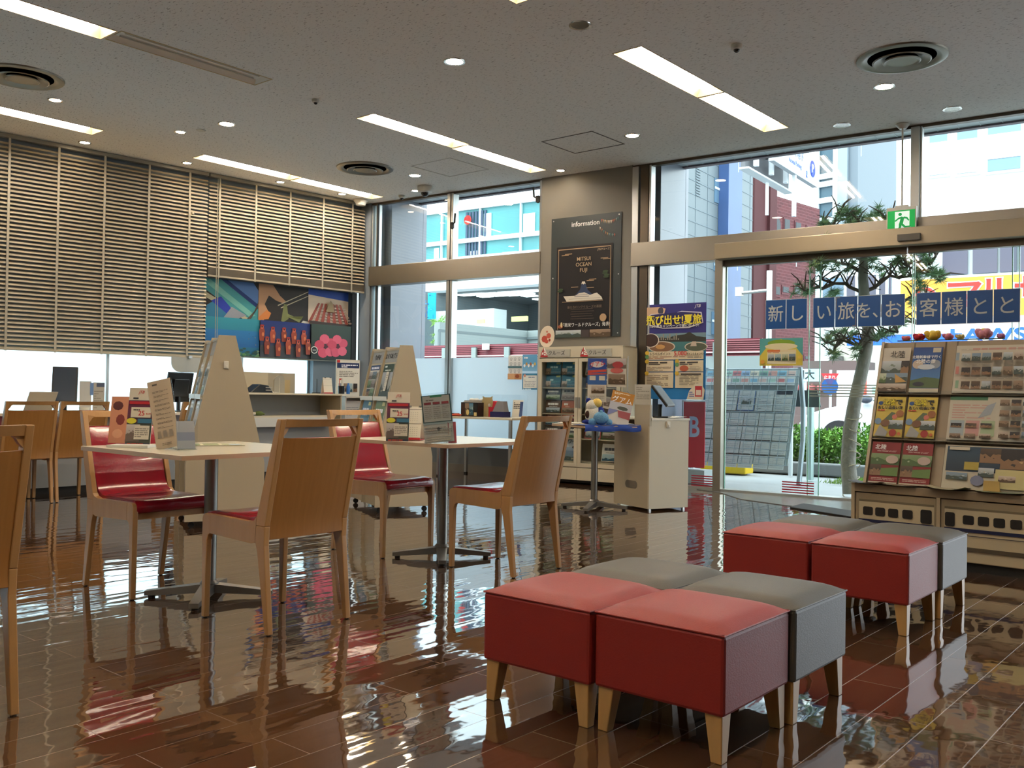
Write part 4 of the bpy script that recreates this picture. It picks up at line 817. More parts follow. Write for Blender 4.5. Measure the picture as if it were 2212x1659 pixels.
# ---- sheets taped to the frosted glass
s = Sheet(.21, .30, '#e4e6e6', t=.001)
for i in range(3):
    for j in range(3): s.e(.2+.3*i, .86-.19*j-(.12 if j == 2 else 0), .09, .05, '#9aa0a4', 12); s.e(.2+.3*i, .86-.19*j-(.12 if j == 2 else 0), .07, .035, '#d4d8da', 12); s.r(.14+.3*i, .77-.19*j-(.12 if j == 2 else 0), .26+.3*i, .79-.19*j-(.12 if j == 2 else 0), '#8a9094')
s.r(0, .48, 1, .55, '#35616e'); s.r(.0, 0, .5, .24, '#c9a078'); s.r(.5, 0, 1, .24, '#b0805c'); s.e(.7, .13, .15, .08, '#8a4c34')
put(s, 'notice_sheet', 'white sheet of small line drawings taped to the frosted window', 'notice', wl(-2.80, -.006, 1.20), WR)
s = Sheet(.215, .205, '#5f9fd0', t=.001); s.r(0, 0, 1, .4, '#7ab0d8', '#5f9fd0'); s.lines(.1, .75, .9, .85, 1, '#f0f4f8', .8, 3)
for i, c_ in enumerate(('#e8f0f4', '#c89850', '#f0f0f0', '#a86848', '#dfe8ee', '#c8b068')): s.e(.14+.145*i, .32+.1*(i % 2), .07, .10, c_, 9)
put(s, 'notice_sheet', 'blue sheet with cloud and house pictures taped on the frosted window', 'notice', wl(-2.585, -.006, 1.305), WR)
s = Sheet(.23, .20, '#3f7fa6', t=.001); s.r(.06, .1, .94, .88, '#e4e6e2'); s.lines(.14, .2, .86, .66, 5, '#8c94a0', .4, 5); s.e(.16, .86, .08, .09, '#c89080'); s.lines(.4, .74, .8, .82, 1, '#5a7aa0', .7, 6); s.lines(.06, .0, .6, .09, 1, '#cfe0ea', .7, 8)
put(s, 'notice_sheet', 'blue-framed notice below the cloud picture sheet, left of the cabinet', 'notice', wl(-2.585, -.006, 1.075), WR)
# ---- landscape poster on the entrance glass
lp = T('sightseeing_poster', 'small landscape sightseeing poster of green hills hung on the entrance glass', 'poster', wl(.445, -.01, 1.353), WR)
s = Sheet(.455, .285, '#4f9a9c', t=.002); s.p([(0, 0), (1, 0), (1, .35), (.8, .75), (.5, .97), (.2, .75), (0, .35)], '#c9b84c'); s.e(.5, .82, .32, .13, '#7a9a30', 20); s.e(.5, .70, .38, .12, '#d8cfa8', 20); s.p([(.18, .06), (.85, .06), (.85, .55), (.48, .62), (.18, .55)], '#d8d0b0'); s.r(.18, .50, .48, .58, '#c06a3a'); s.r(.5, .5, .85, .58, '#d8c8a0')
for i in range(4): s.photo(.20+.165*i, .18, .34+.165*i, .42, PAL[(i*2) % 6], 20+i)
s.lines(.2, .46, .84, .49, 1, '#b0603c', .8, 3); s.e(.08, .14, .05, .08, '#d09a40', 10); s.e(.94, .3, .04, .06, '#d8b850', 10); s.build('print', PRINT, lp)
text('日帰り・体験の旅', .048, M('ink_maroon', '#7a4030', .6), lp, (.225, -.014, .200), bold=.01) if False else None
# ---- blue one-letter signs along the doors
BLUE = M('sign_blue', '#174a8a', .3); SWH = M('sign_edge', '#c8ccd0', .4); GRYT = M('ink_silver', '#b9bcbc', .5)
names = {'新': 'first', 'し': 'second'}
for i, (sx, ch, lab) in enumerate(((.503, '新', 'blue window sign with the first character of the row, farthest left'), (.722, 'し', 'blue window sign second from left, beside the first pane edge'), (1.003, 'い', 'blue window sign third from left, just right of the pane edge'), (1.225, '旅', 'blue window sign whose character stands in small tan corner brackets'),
     (1.447, 'を、', 'blue window sign whose character is followed by a comma stroke'), (1.669, 'お', 'blue window sign sixth from left, ending the middle set of four'), (1.99, '客', 'blue window sign starting the right set of four'), (2.211, '様', 'blue window sign second in the right set of four'), (2.432, 'と', 'blue window sign third in the right set, left of its twin'), (2.653, 'と', 'blue window sign at the right end of the row'))):
    d_ = -.016 if sx > .9 else -.004
    t = T('letter_sign', lab, 'sign', wl(sx, d_-.004, 1.733), WR, 'blue one-letter signs on the entrance glass')
    g = MB(); g.box(0, -.004, 0, .2175, .0, .308); g.build('sign_plate', SWH, t); g = MB(); g.box(.004, -.0055, .004, .2135, -.004, .304); g.build('sign_face', BLUE, t)
    text(ch, .185 if len(ch) == 1 else .17, GRYT, t, (.109 if len(ch) == 1 else .135, -.007, .148), bold=.004, sx=.92)
    if ch == '旅':
        gb = MB(); gb.box(.008, -.0075, .165, .014, -.006, .30); gb.box(.008, -.0075, .294, .045, -.006, .30); gb.box(.200, -.0075, .01, .206, -.006, .13); gb.box(.17, -.0075, .01, .206, -.006, .016); gb.build('corner_brackets', M('ink_tan', '#8d7c70', .5), t)
# ---- six-picture panel on the blind wall
pp = T('photo_panel', 'wide six-picture panel of island scenes below the raised blind', 'poster', bl(2.33, -.004, 1.445), BR)
s = Sheet(2.22, .945, '#20242c', t=.004, step=.0006); c1, c2, rw = .336, .672, .50
def cell(a, b, c, d): return lambda x, z: (a+(c-a)*x, b+(d-b)*z)
# 1 woven blue cloth
q = cell(0, rw, c1, 1); s.r(0, rw, c1, 1, '#2a2422')
for pts, col in ((((0, 1), (.55, 1), (1, .35), (1, .0), (.78, 0), (0, .72)), '#3f8f96'), (((0, .66), (.0, .52), (.72, .0), (.86, .0)), '#b9b394'), (((.30, 1), (.42, 1), (1, .42), (1, .30)), '#16306c'), (((.42, 1), (.9, 1), (1, .8), (1, .42)), '#5379b4'), (((.0, .9), (.1, .98), (.95, .12), (.85, .05)), '#6fb0a8'), (((.05, .3), (.3, .55), (.5, .25), (.45, .0), (0, 0)), '#2a6f94'), (((.12, .42), (.3, .55), (.52, .22), (.42, .1)), '#2338a0'), (((.35, 0), (.62, 0), (.78, .1), (.5, .3)), '#8a909c'), (((.78, .0), (.86, .02), (1, .5), (1, .36)), '#50483e')): s.p([q(*p) for p in pts], col)
# 2 hand and cords
q = cell(c1, rw, c2, 1); s.r(c1, rw, c2, 1, '#2a2624')
for pts, col in ((((0, 1), (.28, 1), (.42, .72), (.54, .58), (.48, .52), (.34, .58), (.2, .70), (.12, .45), (.22, .2), (.1, 0), (0, 0)), '#b08868'), (((.02, .1), (.16, .3), (.25, .22), (.2, .05), (0, .0)), '#c07840'), (((.38, .46), (1, .92), (1, .90), (.38, .43)), '#b8ac94'), (((.44, .4), (1, .8), (1, .78), (.44, .37)), '#b8ac94'), (((.5, .5), (.56, .5), (.60, .1), (.5, 0), (.45, .02)), '#70764a'), (((.56, .25), (.86, .1), (.9, .2), (.82, .02), (.56, .16)), '#7a8050'), (((.86, .02), (1, .0), (1, .06), (.9, .08)), '#c8c8c0')): s.p([q(*p) for p in pts], col)
# 3 tiled roof
q = cell(c2, rw, .965, 1); s.p([q(*p) for p in ((0, 0), (1, 0), (1, 1), (0, 1))], '#c9b9a6'); s.p([q(*p) for p in ((0, .84), (1, .74), (1, 1), (0, 1))], '#1c3f94')
for i in range(7):
    x = .02+.15*i; s.p([q(*p) for p in ((x-.02, .06), (x+.06, .06), (.5+(x-.5)*.55+.05, .62), (.5+(x-.5)*.55, .62))], '#8e4438')
    for j in range(6): u = j/6; xx = x+(.5-x)*.42*u; s.e(*q(xx+.105-.03*u, .10+.08*j), .014-.003*u, .014, '#a8958a', 7)
s.p([q(*p) for p in ((.42, .38), (.62, .38), (.58, .62), (.52, .72), (.46, .60))], '#8a7a5c'); s.p([q(*p) for p in ((0, 0), (1, 0), (1, .05), (0, .1))], '#3a2c28')
# 4 sea
s.r(0, 0, c1, rw, '#1c5a86', '#2f8aa0'); s.r(0, .12, c1, .34, '#1d5c9a', '#2a74b0'); rnd = random.Random(2)
for i in range(26): s.e(rnd.uniform(.2, c1-.01), rnd.uniform(0, .13)*(.3+.7*rnd.random()), .012, .014, rnd.choice(['#5a8a5c', '#3a6a58', '#86a080', '#2c4c48']), 7)
for i in range(10): s.e(rnd.uniform(.12, c1-.02), rnd.uniform(.14, .32), .004, .004, rnd.choice(['#6a6a50', '#3a4a68', '#b09050']), 6)
# 5 red dancers
s.r(c1, 0, c2, rw, '#3c4048', '#1c3070'); s.r(c1, .0, c2, .16, '#40444c')
for i, (x, z, k) in enumerate(((.03, .22, 1), (.24, .20, 1), (.46, .22, .9), (.66, .20, 1), (.86, .2, .9), (.12, .04, 1.1), (.34, .02, 1.1), (.54, .05, 1.1), (.74, .02, 1.1), (.94, .06, 1))):
    x = c1+(c2-c1)*x; h = .22*k; s.p([(x-.014, z), (x+.014, z), (x+.019, z+h*.6), (x+.012, z+h*.8), (x-.012, z+h*.8), (x-.019, z+h*.6)], ['#8c4030', '#a04a34', '#7c382c'][i % 3]); s.e(x, z+h*.84, .011, .030, '#b85a44', 9); s.e(x, z+h*.94, .014, .014, '#96302c', 9); s.e(x, z+h*.86, .005, .012, '#3a2420', 7); s.e(x+.006, z+h*.4, .008, .03, '#c8744c', 7)
# 6 hibiscus
s.r(c2, 0, .965, rw, '#232c2a', '#33443e')
for cx, cz, sc_ in ((.775, .19, 1), (.865, .20, .95)):
    for k in range(5):
        a = 2*math.pi*k/5+.5; s.e(cx+.045*sc_*math.cos(a), cz+.105*sc_*math.sin(a), .036*sc_, .07*sc_, ['#c04a62', '#cc5870', '#b84058'][k % 3], 12, st=a)
    s.e(cx, cz, .012, .028, '#4a1c2c', 10)
s.e(c2+.02, .13, .024, .052, '#d8d6cc', 20); s.e(c2+.02, .13, .019, .042, '#1e2024', 20); s.lines(c2+.007, .12, c2+.033, .14, 2, '#c8c8c0', .4, 2)
s.r(.965, 0, 1, 1, '#120f10'); s.build('print', PRINT, pp)
g = MB(); g.box(0, -.03, -.018, 2.10, 0, 0); g.build('ledge', WHITEE, pp)
# ================================================================== COUNTER AND WHAT STANDS ON IT
ct = T('service_counter', 'long service counter under the left blind, pale top and grey front panel', 'counter', (-8.93, 1.2, 0), 0)
g = MB(); g.box(-.77, 0, .742, 0, 4.98, .768); g.build('worktop', LAM, ct, bevel=.003)
g = MB(); g.box(-.16, 0, .06, -.13, 4.98, .742); g.build('front_panel', GREYP, ct)
g = MB(); g.box(-.20, 0, 0, -.15, 4.98, .06); g.build('kickboard', DARK, ct)
g = MB(); g.box(-.13, 0, .50, -.04, 2.33, .742); g.build('red_fascia', M('dull_red_board', '#7c3034', .5), ct)
for y in (0, 2.4, 4.96): g = MB(); g.box(-.74, y, .06, -.16, y+.02, .742); g.build('divider', GREYP, ct)
su = T('shelf_counter', 'open shelf counter right of the left tower, with high top board and low ledge', 'counter', (-9.15, 6.2, 0), 0)
g = MB(); g.box(-.42, 0, .965, .01, 1.39, .987); g.build('top_board', LAM, su, bevel=.002)
g = MB(); g.box(-.42, 0, .06, -.40, 1.37, .965); g.build('back_panel', GREYP, su)
g = MB(); g.box(-.42, 1.37, .0, 0, 1.39, .965); g.build('end_panel', CREAM, su); g = MB(); g.box(-.42, -.02, 0, 0, 0, .965); g.build('end_panel', CREAM, su)
g = MB(); g.box(-.40, 0, .70, -.0, 1.25, .72); g.build('low_ledge', LAM, su)
g = MB(); g.box(-.02, 0, .59, 0.0, 1.25, .70); g.build('apron', WHITEP, su)
g = MB(); g.box(-.14, 0, .06, -.12, 1.37, .59); g.build('lower_panel', GREYP, su)
g = MB(); g.box(-.16, 0, 0, -.13, 1.37, .06); g.build('kickboard', DARK, su)
def onx(px, py, x): return onplane(px, py, (x, 0, 0), (1, 0, 0))
RZL = R(90)        # things facing the room from the left wall
def onshelf(px, z, x): p = onx(px, 850, x); return Vector((x, p.y, z))
# desktop things
CZ = .768
lt = T('laptop', 'silver laptop with its lid raised, back to the room, on the counter', 'laptop', (-9.22, 3.93, CZ), RZL)
SIL = M('silver_shell', '#a49c90', .35, metal=.4)
g = MB(); g.box(-.14, -.0, 0, .14, .21, .014); g.build('base', SIL, lt, bevel=.003)
g = MB(); g.box(-.145, -.004, 0, .145, .004, .21, m=Matrix.Translation((0, .0, .014)) @ Matrix.Rotation(R(28), 4, 'X')); g.build('lid', SIL, lt, bevel=.003); lt.rotation_euler = (0, 0, R(100))
mo = T('monitor', 'dark monitor turned side-on with a blue-grey screen, on the counter', 'monitor', (-9.30, 4.22, CZ), R(60))
g = MB(); g.box(-.10, -.07, 0, .10, .07, .012); g.tube([(0, .03, .01), (0, .03, .12)], .02, 10); g.build('stand', BLK, mo)
g = MB(); mm = Matrix.Translation((0, 0, .27)) @ Matrix.Rotation(R(-14), 4, 'X'); g.box(-.115, -.02, -.18, .115, .025, .18, m=mm); hs = g.build('housing', BLK, mo, bevel=.006)
g = MB(); g.box(-.10, -.0215, -.165, .10, -.02, .165, m=mm); g.build('screen', M('blue_grey_screen', '#3c4654', .15), hs)
ac = T('acrylic_partition', 'clear acrylic stand holding pale sheets, right of the dark monitor', 'stand', (-9.30, 4.50, CZ), RZL)
g = MB(); g.box(-.14, 0, 0, .14, .004, .36); g.box(-.14, 0, 0, .14, .12, .004); g.build('acrylic_panel', ACRYL, ac)
s = Sheet(.12, .30, '#bcbab4', x0=-.135, z0=.01, t=.001); s.build('plain_sheet', PRINT, ac).location = (0, -.002, 0)
s = Sheet(.12, .29, '#a7a196', x0=.0, z0=.01, t=.001); s.r(.3, .84, 1, .98, '#4a5266'); s.r(-.25, .55, .05, .98, '#6a86b0'); s.lines(.1, .1, .9, .75, 8, '#867f74', .4, 3); s.build('printed_sheet', PRINT, ac).location = (0, -.003, 0)
g = MB(); g.lathe([(.03, 0), (.04, .002), (.05, .05), (.048, .05), (.038, .004)], 20); tag(g.build('white_bowl', WHITEP, loc=(-9.18, 4.36, CZ), smooth=True), 'small white bowl before the acrylic stand on the counter', 'bowl')
m2 = T('monitor', 'black monitor seen from behind beside the left brochure tower', 'monitor', (-9.34, 5.47, CZ), R(110))
g = MB(); g.box(-.11, -.07, 0, .11, .09, .014); g.tube([(0, 0, .01), (0, 0, .16)], .022, 10); g.build('stand', BLK, m2)
g = MB(); mm = Matrix.Translation((0, 0, .26)) @ Matrix.Rotation(R(10), 4, 'X'); g.box(-.20, -.012, -.16, .20, .012, .17, m=mm); g.box(-.12, -.035, -.09, .12, -.012, .10, m=mm); g.build('housing', BLK, m2, bevel=.006)
m3 = T('monitor', 'dark monitor edge leaning behind the right side of the left tower', 'monitor', (-9.36, 6.02, .79), R(125))
g = MB(); g.box(-.10, -.07, -.02, .10, .08, .0); g.tube([(0, 0, 0), (0, 0, .2)], .02, 10); g.build('stand', BLK, m3)
g = MB(); mm = Matrix.Translation((0, 0, .42)) @ Matrix.Rotation(R(12), 4, 'X'); g.box(-.16, -.012, -.22, .22, .014, .2, m=mm); g.build('housing', M('maroon_black', '#1c1016', .35), m3, bevel=.005)
# rounded screen hanging over the counter end and its number plate
pn = T('hanging_panel', 'pale round-cornered panel at the end of the long blind', 'panel', bl(1.86, -.14, 1.215), BR)
pts = [(0, .18)]+[(.12-.12*math.cos(R(a)), .11-.11*math.sin(R(a))) for a in range(0, 91, 15)]+[(.62, 0), (.62, .18)]; g = MB(); g.prism(pts, -.01, 0, 'y'); g.build('panel_board', M('pale_panel', '#a7a9a6', .5), pn)
g = MB(); g.box(.2, -.05, .17, .24, .14, .20); g.box(.5, -.0, .0, .54, .14, .02); g.build('bracket', ALU, pn)
g = MB(); g.prism([(0, 0), (.12, 0), (.12, .15), (0, .15)], -.006, 0, 'y'); cpn = tag(g.build('number_frame', BLK, loc=bl(2.235, -.17, 1.15), rz=BR), 'small dark-edged number frame beside the left tower top', 'sign'); s = Sheet(.10, .13, '#b6b6b2', x0=.01, z0=.01, t=.001); s.e(.5, .5, .25, .22, '#3a3a40', 16); s.build('number_face', PRINT, cpn).location = (0, -.006, 0)
# things along the high top board
HZ = .988
g = MB(); g.hexa([(-.16, -.09, 0), (.16, -.09, 0), (.16, .09, 0), (-.16, .09, 0)], [(-.02, -.08, .10), (.10, -.08, .085), (.10, .08, .085), (-.02, .08, .10)]); bc = tag(g.build('black_case', BLK, loc=onshelf(556, HZ, -9.32), rz=RZL, bevel=.008), 'black wedge-shaped case on the high top board of the shelf counter', 'case')
g = MB()
for k in range(2): g.box(.05, -.095, .025+.03*k, .14, -.088, .035+.03*k)
g.build('grey_slots', SIL, bc)
put(Sheet(.16, .12, '#dcd6c6', x0=-.08), 'paper_sheet', 'white papers lying on the high top board beside the black case', 'paper', onshelf(592, HZ+.004, -9.25), RZL, 86)
tp_ = T('partition_screen', 'tan folding partition boards standing behind the high top board', 'screen', (-9.66, 6.15, 0), RZL)
g = MB(); g.box(0, 0, .74, .70, .015, 1.235); g.build('left_board', CREAM, tp_); g = MB(); g.box(.70, .02, .74, 1.12, .03, 1.235); g.build('right_board', M('tan_frame', '#978b76', .5), tp_); g = MB(); g.box(.80, .015, .80, 1.04, .02, 1.15); g.build('inner_board', M('tan_board', '#a48d62', .6), tp_)
g = MB(); g.box(.0, 0, 0, .02, .02, .74); g.box(1.1, 0, 0, 1.12, .03, .74); g.build('leg', CREAM, tp_)
aa = T('acrylic_arch', 'clear arched acrylic holder on the high top board', 'stand', onshelf(603, HZ, -9.30), RZL)
g = MB(); g.prism([(-.075, 0), (.075, 0)]+[(.075*math.cos(R(a)), .14+.07*math.sin(R(a))) for a in range(0, 181, 20)], -.003, 0, 'y'); g.build('arch_panel', frost_mat('milky_acrylic', '#b9b4a6', .6), aa); g = MB(); g.box(-.003, -.006, 0, .003, -.003, .18); g.build('rib', WHITEE, aa)
g = MB(); g.tube([(0, 0, 0), (0, 0, .18)], .005, 8); g.box(-.05, -.03, 0, .03, .03, .012); tag(g.build('antenna', BLK, loc=onshelf(684, HZ, -9.25), rz=RZL), 'thin black antenna on a small base on the high top board', 'antenna')
def calendar(name, lab, loc, rz, w_, h_, dep, group='desk calendars'):
    t = T(name, lab, 'calendar', loc, rz, group); th = math.atan(dep/h_); s = Sheet(w_, h_, '#ded8c8', x0=-w_/2, t=.002)
    s.r(.0, 0, 1, .055, '#a8262c'); s.r(0, .90, 1, .915, '#5a5550'); s.r(0, .47, 1, .48, '#5a5550')
    for b_ in (.10, .53):
        for i in range(7):
            for j in range(5): s.r(.08+.12*i, b_+.06*j, .13+.12*i, b_+.02+.06*j, '#b9b3a4' if i else '#c88a80')
    a = s.build('front_leaf', PRINT, t); a.rotation_euler = (-th, 0, 0); a.location = (0, -dep, .004)
    g = MB(); L_ = math.hypot(dep, h_); g.box(-w_/2, 0, 0, w_/2, .0015, h_); b = g.build('rear_leaf', WHITEE, t); b.rotation_euler = (th, 0, 0); b.location = (0, dep, .004)
    g = MB(); g.box(-w_/2, -dep-.004, 0, w_/2, dep+.004, .004); g.build('base_leaf', M('calendar_red', '#a8262c', .5), t)
    g = MB()
    for x in (-.3, .3):
        for k in range(4): g.lathe([(.007, -.0012), (.0085, 0), (.007, .0012)], 12, (x*w_+k*.006, 0, h_*math.cos(th)+.002), 'x')
    g.build('wire_rings', BLK, t); return t
calendar('desk_calendar', 'small cream desk calendar on the far high top board', onshelf(706, HZ, -9.28), R(78), .12, .20, .045)
pt = T('pen_pot', 'black pen pot on the high top board before the white notice stand', 'pot', onshelf(737, HZ, -9.28), 0)
g = MB(); g.lathe([(.04, 0), (.042, .10), (.039, .10), (.038, .005), (0, .005)], 20); g.build('pot', BLK, pt, smooth=True)
for k, (dx, dy, c_) in enumerate(((.01, .0, '#c8c4b8'), (-.012, .012, '#b0a890'), (.0, -.015, '#c87060'))): g = MB(); g.tube([(dx, dy, .01), (dx*2.2, dy*2.2, .19)], .006, 8, c_); g.build('pen', PLASTIC, pt)
g = MB(); g.lathe([(.022, 0), (.024, .09), (.02, .10), (.010, .115), (.010, .135), (0, .135)], 20, col='#1d5fa8'); tag(g.build('blue_bottle', PLASTIC, loc=onshelf(752, HZ, -9.2), smooth=True), 'small blue spray bottle beside the pen pot', 'bottle')
ns = T('notice_stand', 'tall white notice stand with a navy heading left of the right tower', 'stand', onx(751, 850, -9.62)*1, R(66)); ns.location.z = 0
g = MB(); g.box(-.16, 0, .0, .16, .02, 1.44); g.box(-.16, -.12, 0, .16, .14, .02); g.build('board', M('notice_board_white', '#cfc8b8', .5), ns)
s = Sheet(.30, .46, '#ddd8cc', x0=-.15, z0=.96, t=.002); s.r(0, .80, 1, .95, '#20305a'); s.lines(.2, .82, .95, .92, 2, '#e8e8ec', .6, 3); s.lines(.1, .55, .95, .74, 4, '#8a857a', .5, 5); s.r(.1, .45, .25, .5, '#b8403c')
for i in range(4): s.photo(.08+.22*i, .12, .26+.22*i, .36, PAL[i], 40+i)
s.build('print', PRINT, ns).location = (0, -.001, 0); g = MB(); g.box(-.15, -.006, 1.40, -.11, -.001, 1.435); g.build('red_logo', M('logo_red', '#b8242c', .5), ns)
g = MB(); g.ball((0, 0, .022), (.055, .045, .03), 16, 8); g.ball((.045, 0, .018), (.035, .03, .014), 12, 6); tag(g.build('green_cap', M('moss_green', '#5d6b3a', .9), loc=onshelf(560, .722, -9.24), smooth=True, rz=RZL), 'small moss green cap lying on the low ledge', 'cap')
# low leaflet rack showing between the shelf counter and the right tower
lr = T('leaflet_rack', 'narrow white leaflet rack between the shelf counter and the right tower', 'rack', (-9.10, 7.80, 0), R(72))
g = MB(); g.box(-.16, .0, 0, -.148, .3, .96); g.box(.148, 0, 0, .16, .3, .96); g.box(-.148, .2, 0, .148, .21, .96); g.box(-.16, 0, .94, .16, .3, .96); g.build('frame', WHITEP, lr)
s = Sheet(.28, .80, '#c4c6c6', x0=-.14, z0=.1, t=.002)
for j in range(4): s.lines(.06, .05+.24*j, .9, .2+.24*j, 5, '#8c9298', .4, j)
s.build('leaflets', PRINT, lr).location = (0, .06, 0)
# white rounded screen and tan box beside the right tower
rs_ = T('rounded_screen', 'white rounded-corner screen standing right of the right tower', 'screen', wl(-4.22, -.55, 0), WR)
g = MB(); pts = [(0, .735), (.31, .735)]+[(.23+.08*math.cos(R(a)), 1.36+.08*math.sin(R(a))) for a in range(0, 91, 15)]+[(0, 1.44)]; g.prism(pts, -.012, 0, 'y'); g.build('screen_board', M('screen_white', '#b7c2c8', .35), rs_)
g = MB(); g.box(.02, -.02, 0, .05, .01, .735); g.box(.26, -.02, 0, .29, .01, .735); g.build('leg', ALU, rs_)
g = MB(); g.box(.02, -.10, .95, .31, -.03, 1.18); bx_ = g.build('tan_box', M('tan_carton', '#a08a6c', .7), None, loc=wl(-4.22, -.55, 0), rz=WR); tag(bx_, 'tan carton box in front of the white rounded screen', 'box')
g = MB(); g.box(.0, -.14, .93, .33, -.025, .95); g.box(.0, -.12, 0, .02, -.03, .93); g.box(.31, -.12, 0, .33, -.03, .93); tag(g.build('small_stand', WHITEP, loc=wl(-4.22, -.55, 0), rz=WR), 'small white stand under the tan carton box', 'stand')
# ---- long table under the frosted window with samples
TX = T('side_counter_table', 'narrow pale table under the frosted window loaded with boxes', 'table', wl(-3.36, -.74, 0), WR)
g = MB(); g.box(0, 0, .712, 1.14, .62, .737); g.build('tabletop', LAM, TX, bevel=.003)
for x, y in ((.03, .03), (1.10, .03), (.03, .58), (1.10, .58)): g = MB(); g.box(x-.016, y-.016, .02, x+.016, y+.016, .712); lg = g.build('leg', ALU, TX); g = MB(); g.box(x-.018, y-.018, 0, x+.018, y+.018, .02); g.build('foot', DARK, lg)
TM = Matrix.Translation(wl(-3.36, -.74, 0)) @ Matrix.Rotation(WR, 4, 'Z')
def ont(x, y, z=.738): return TM @ Vector((x, y, z))
g = MB(); g.box(0, 0, 0, .46, .18, .045, '#a8a49c'); g.box(.01, .01, .045, .45, .17, .06, '#d2cfc6'); g.box(0, 0, .06, .45, .18, .10, '#bdbab2'); g.box(.02, 0, .10, .44, .18, .115, '#8f8c86')
for x in (.08, .15, .24, .36): g.ball((x, .08, .125), (.04, .03, .02), 10, 6, '#dcdad2')
tag(g.build('ship_model', MATTE, loc=ont(.14, .36, .815), rz=WR), 'long grey and white model ship behind the boxes on the narrow table', 'model')
g = MB(); g.box(0, 0, 0, .48, .2, .075); tag(g.build('display_base', WHITEP, loc=ont(.13, .35), rz=WR), 'white plinth carrying the model ship', 'plinth')
s = Sheet(.255, .17, '#231c18', x0=0, t=.12); s.r(.02, .1, .2, .9, '#3c2418'); s.photo(.24, .05, .48, .95, PAL[1], 5); s.photo(.50, .1, .74, .95, PAL[2], 9); s.e(.42, .3, .09, .2, '#c8b070'); s.r(.78, .05, .98, .95, '#191410'); s.r(.80, .05, .96, .3, '#c8b078')
put(s, 'sample_box', 'dark brown souvenir box with small pictures on the narrow table', 'box', ont(.29, .25), WR)
g = MB(); g.box(-.1, -.07, 0, .1, .07, .018, '#6c1420'); g.box(-.09, -.06, .018, .09, .06, .035, '#4c1018'); tag(g.build('red_book', MATTE, loc=ont(.14, .12), rz=WR), 'dark red flat case at the left end of the narrow table', 'case')
g = MB(); g.ball((0, 0, .016), (.09, .05, .016), 14, 6, '#a8442c'); tag(g.build('orange_tray', MATTE, loc=ont(.24, .09), rz=WR), 'low orange-red dish on the narrow table front edge', 'dish')
g = MB(); g.ball((0, 0, .05), (.055, .05, .05), 14, 8, '#8a4a34'); g.ball((.02, -.03, .08), (.03, .02, .03), 10, 6, '#d8ccb8'); g.ball((-.03, -.02, .075), (.02, .02, .025), 10, 6, '#c89a60'); tag(g.build('snack_bag', MATTE, loc=ont(.25, .30), rz=WR), 'brown and cream snack bag left of the souvenir box', 'bag')
cs = T('animal_cutout', 'tan animal-shaped cutout board standing behind the boxes', 'cutout', ont(.545, .33, .738), WR)
g = MB(); g.prism([(-.075, 0), (.075, 0), (.095, .13), (.07, .22), (.075, .25), (.045, .235), (-.045, .235), (-.075, .25), (-.07, .22), (-.095, .13)], -.006, 0, 'y'); g.build('board', M('tan_cutout', '#a39368', .6), cs)
g = MB(); g.box(-.02, 0, 0, .02, .06, .12); g.build('strut', CREAM, cs); s2 = MB(); s2.lathe([(.02, -.003), (0, -.003)], 16, (.03, -.006, .14), 'y'); s2.build('pale_spot', WHITEP, cs)
g = MB(); g.box(-.05, -.04, 0, .05, .04, .12, '#a02030'); g.box(-.03, -.035, .10, .06, .045, .19, '#b02c38', Matrix.Rotation(R(14), 4, 'Y')); tag(g.build('red_bag', MATTE, loc=ont(.66, .30), rz=WR), 'crumpled red bag between the cutout and the navy box', 'bag')
g = MB(); g.box(-.10, -.07, 0, .10, .07, .065, '#1c1c4c'); g.hexa([(-.08, -.05, .065), (.09, -.05, .065), (.09, .05, .065), (-.08, .05, .065)], [(-.02, -.04, .19), (.07, -.04, .19), (.07, .04, .19), (-.02, .04, .19)], '#77767a'); tag(g.build('navy_box', MATTE, loc=ont(.80, .24), rz=WR), 'navy box with a grey lid section near the cabinet', 'box')
s = Sheet(.13, .17, '#d6d0c0', x0=-.065, t=.002); s.r(0, .82, 1, 1, '#b05a50'); s.lines(.1, .1, .9, .75, 6, '#8a8478', .4, 4); put(s, 'price_card', 'white card with a red heading behind the red bag', 'card', ont(.66, .42), WR, 6)
s = Sheet(.15, .21, '#d9d3c4', x0=-.075, t=.002); s.lines(.1, .5, .9, .9, 4, '#6a665e', .6, 4); s.r(.7, .05, 1, .9, '#3a5080'); put(s, 'price_card', 'white and blue card at the right end of the narrow table', 'card', ont(.96, .36), WR, 8)
g = MB(); g.box(0, 0, 0, .92, .004, .27); tag(g.build('acrylic_guard', ACRYL, loc=ont(.02, .60), rz=WR), 'clear acrylic guard along the back of the narrow table', 'guard')
# ---- on the side table: plush toys, blue cloth, leaflet stand
STM = Matrix.Translation((-4.80, 6.88, .753)) @ Matrix.Rotation(R(-24), 4, 'Z')
g = MB(); n = 14
def cloth(px):
    pass
vs = []
for j in range(5):
    for i in range(n+1):
        y = -.285+.57*i/n; x = (.303, .305, .308, .305, .302)[j]+.006*math.sin(i*1.3+j)*(j > 0); z = (.001, -.012, -.03, -.042, -.052)[j]+.006*math.sin(i*.9); vs.append((x, y, z))
g.add(vs, [(j*(n+1)+i, j*(n+1)+i+1, (j+1)*(n+1)+i+1, (j+1)*(n+1)+i) for j in range(4) for i in range(n)]); g.box(.10, -.283, .0012, .303, .283, .004)
tag(g.build('blue_cloth', M('royal_blue_cloth', '#123a8c', .6), loc=(-4.80, 6.88, .753), rz=R(-24), smooth=True), 'royal blue cloth draped over the side table edge', 'cloth')
put(Sheet(.20, .14, '#cfc9bb', x0=-.1), 'paper_sheet', 'white papers at the left end of the side table', 'paper', STM @ Vector((-.17, -.19, .004)), R(20), 87)
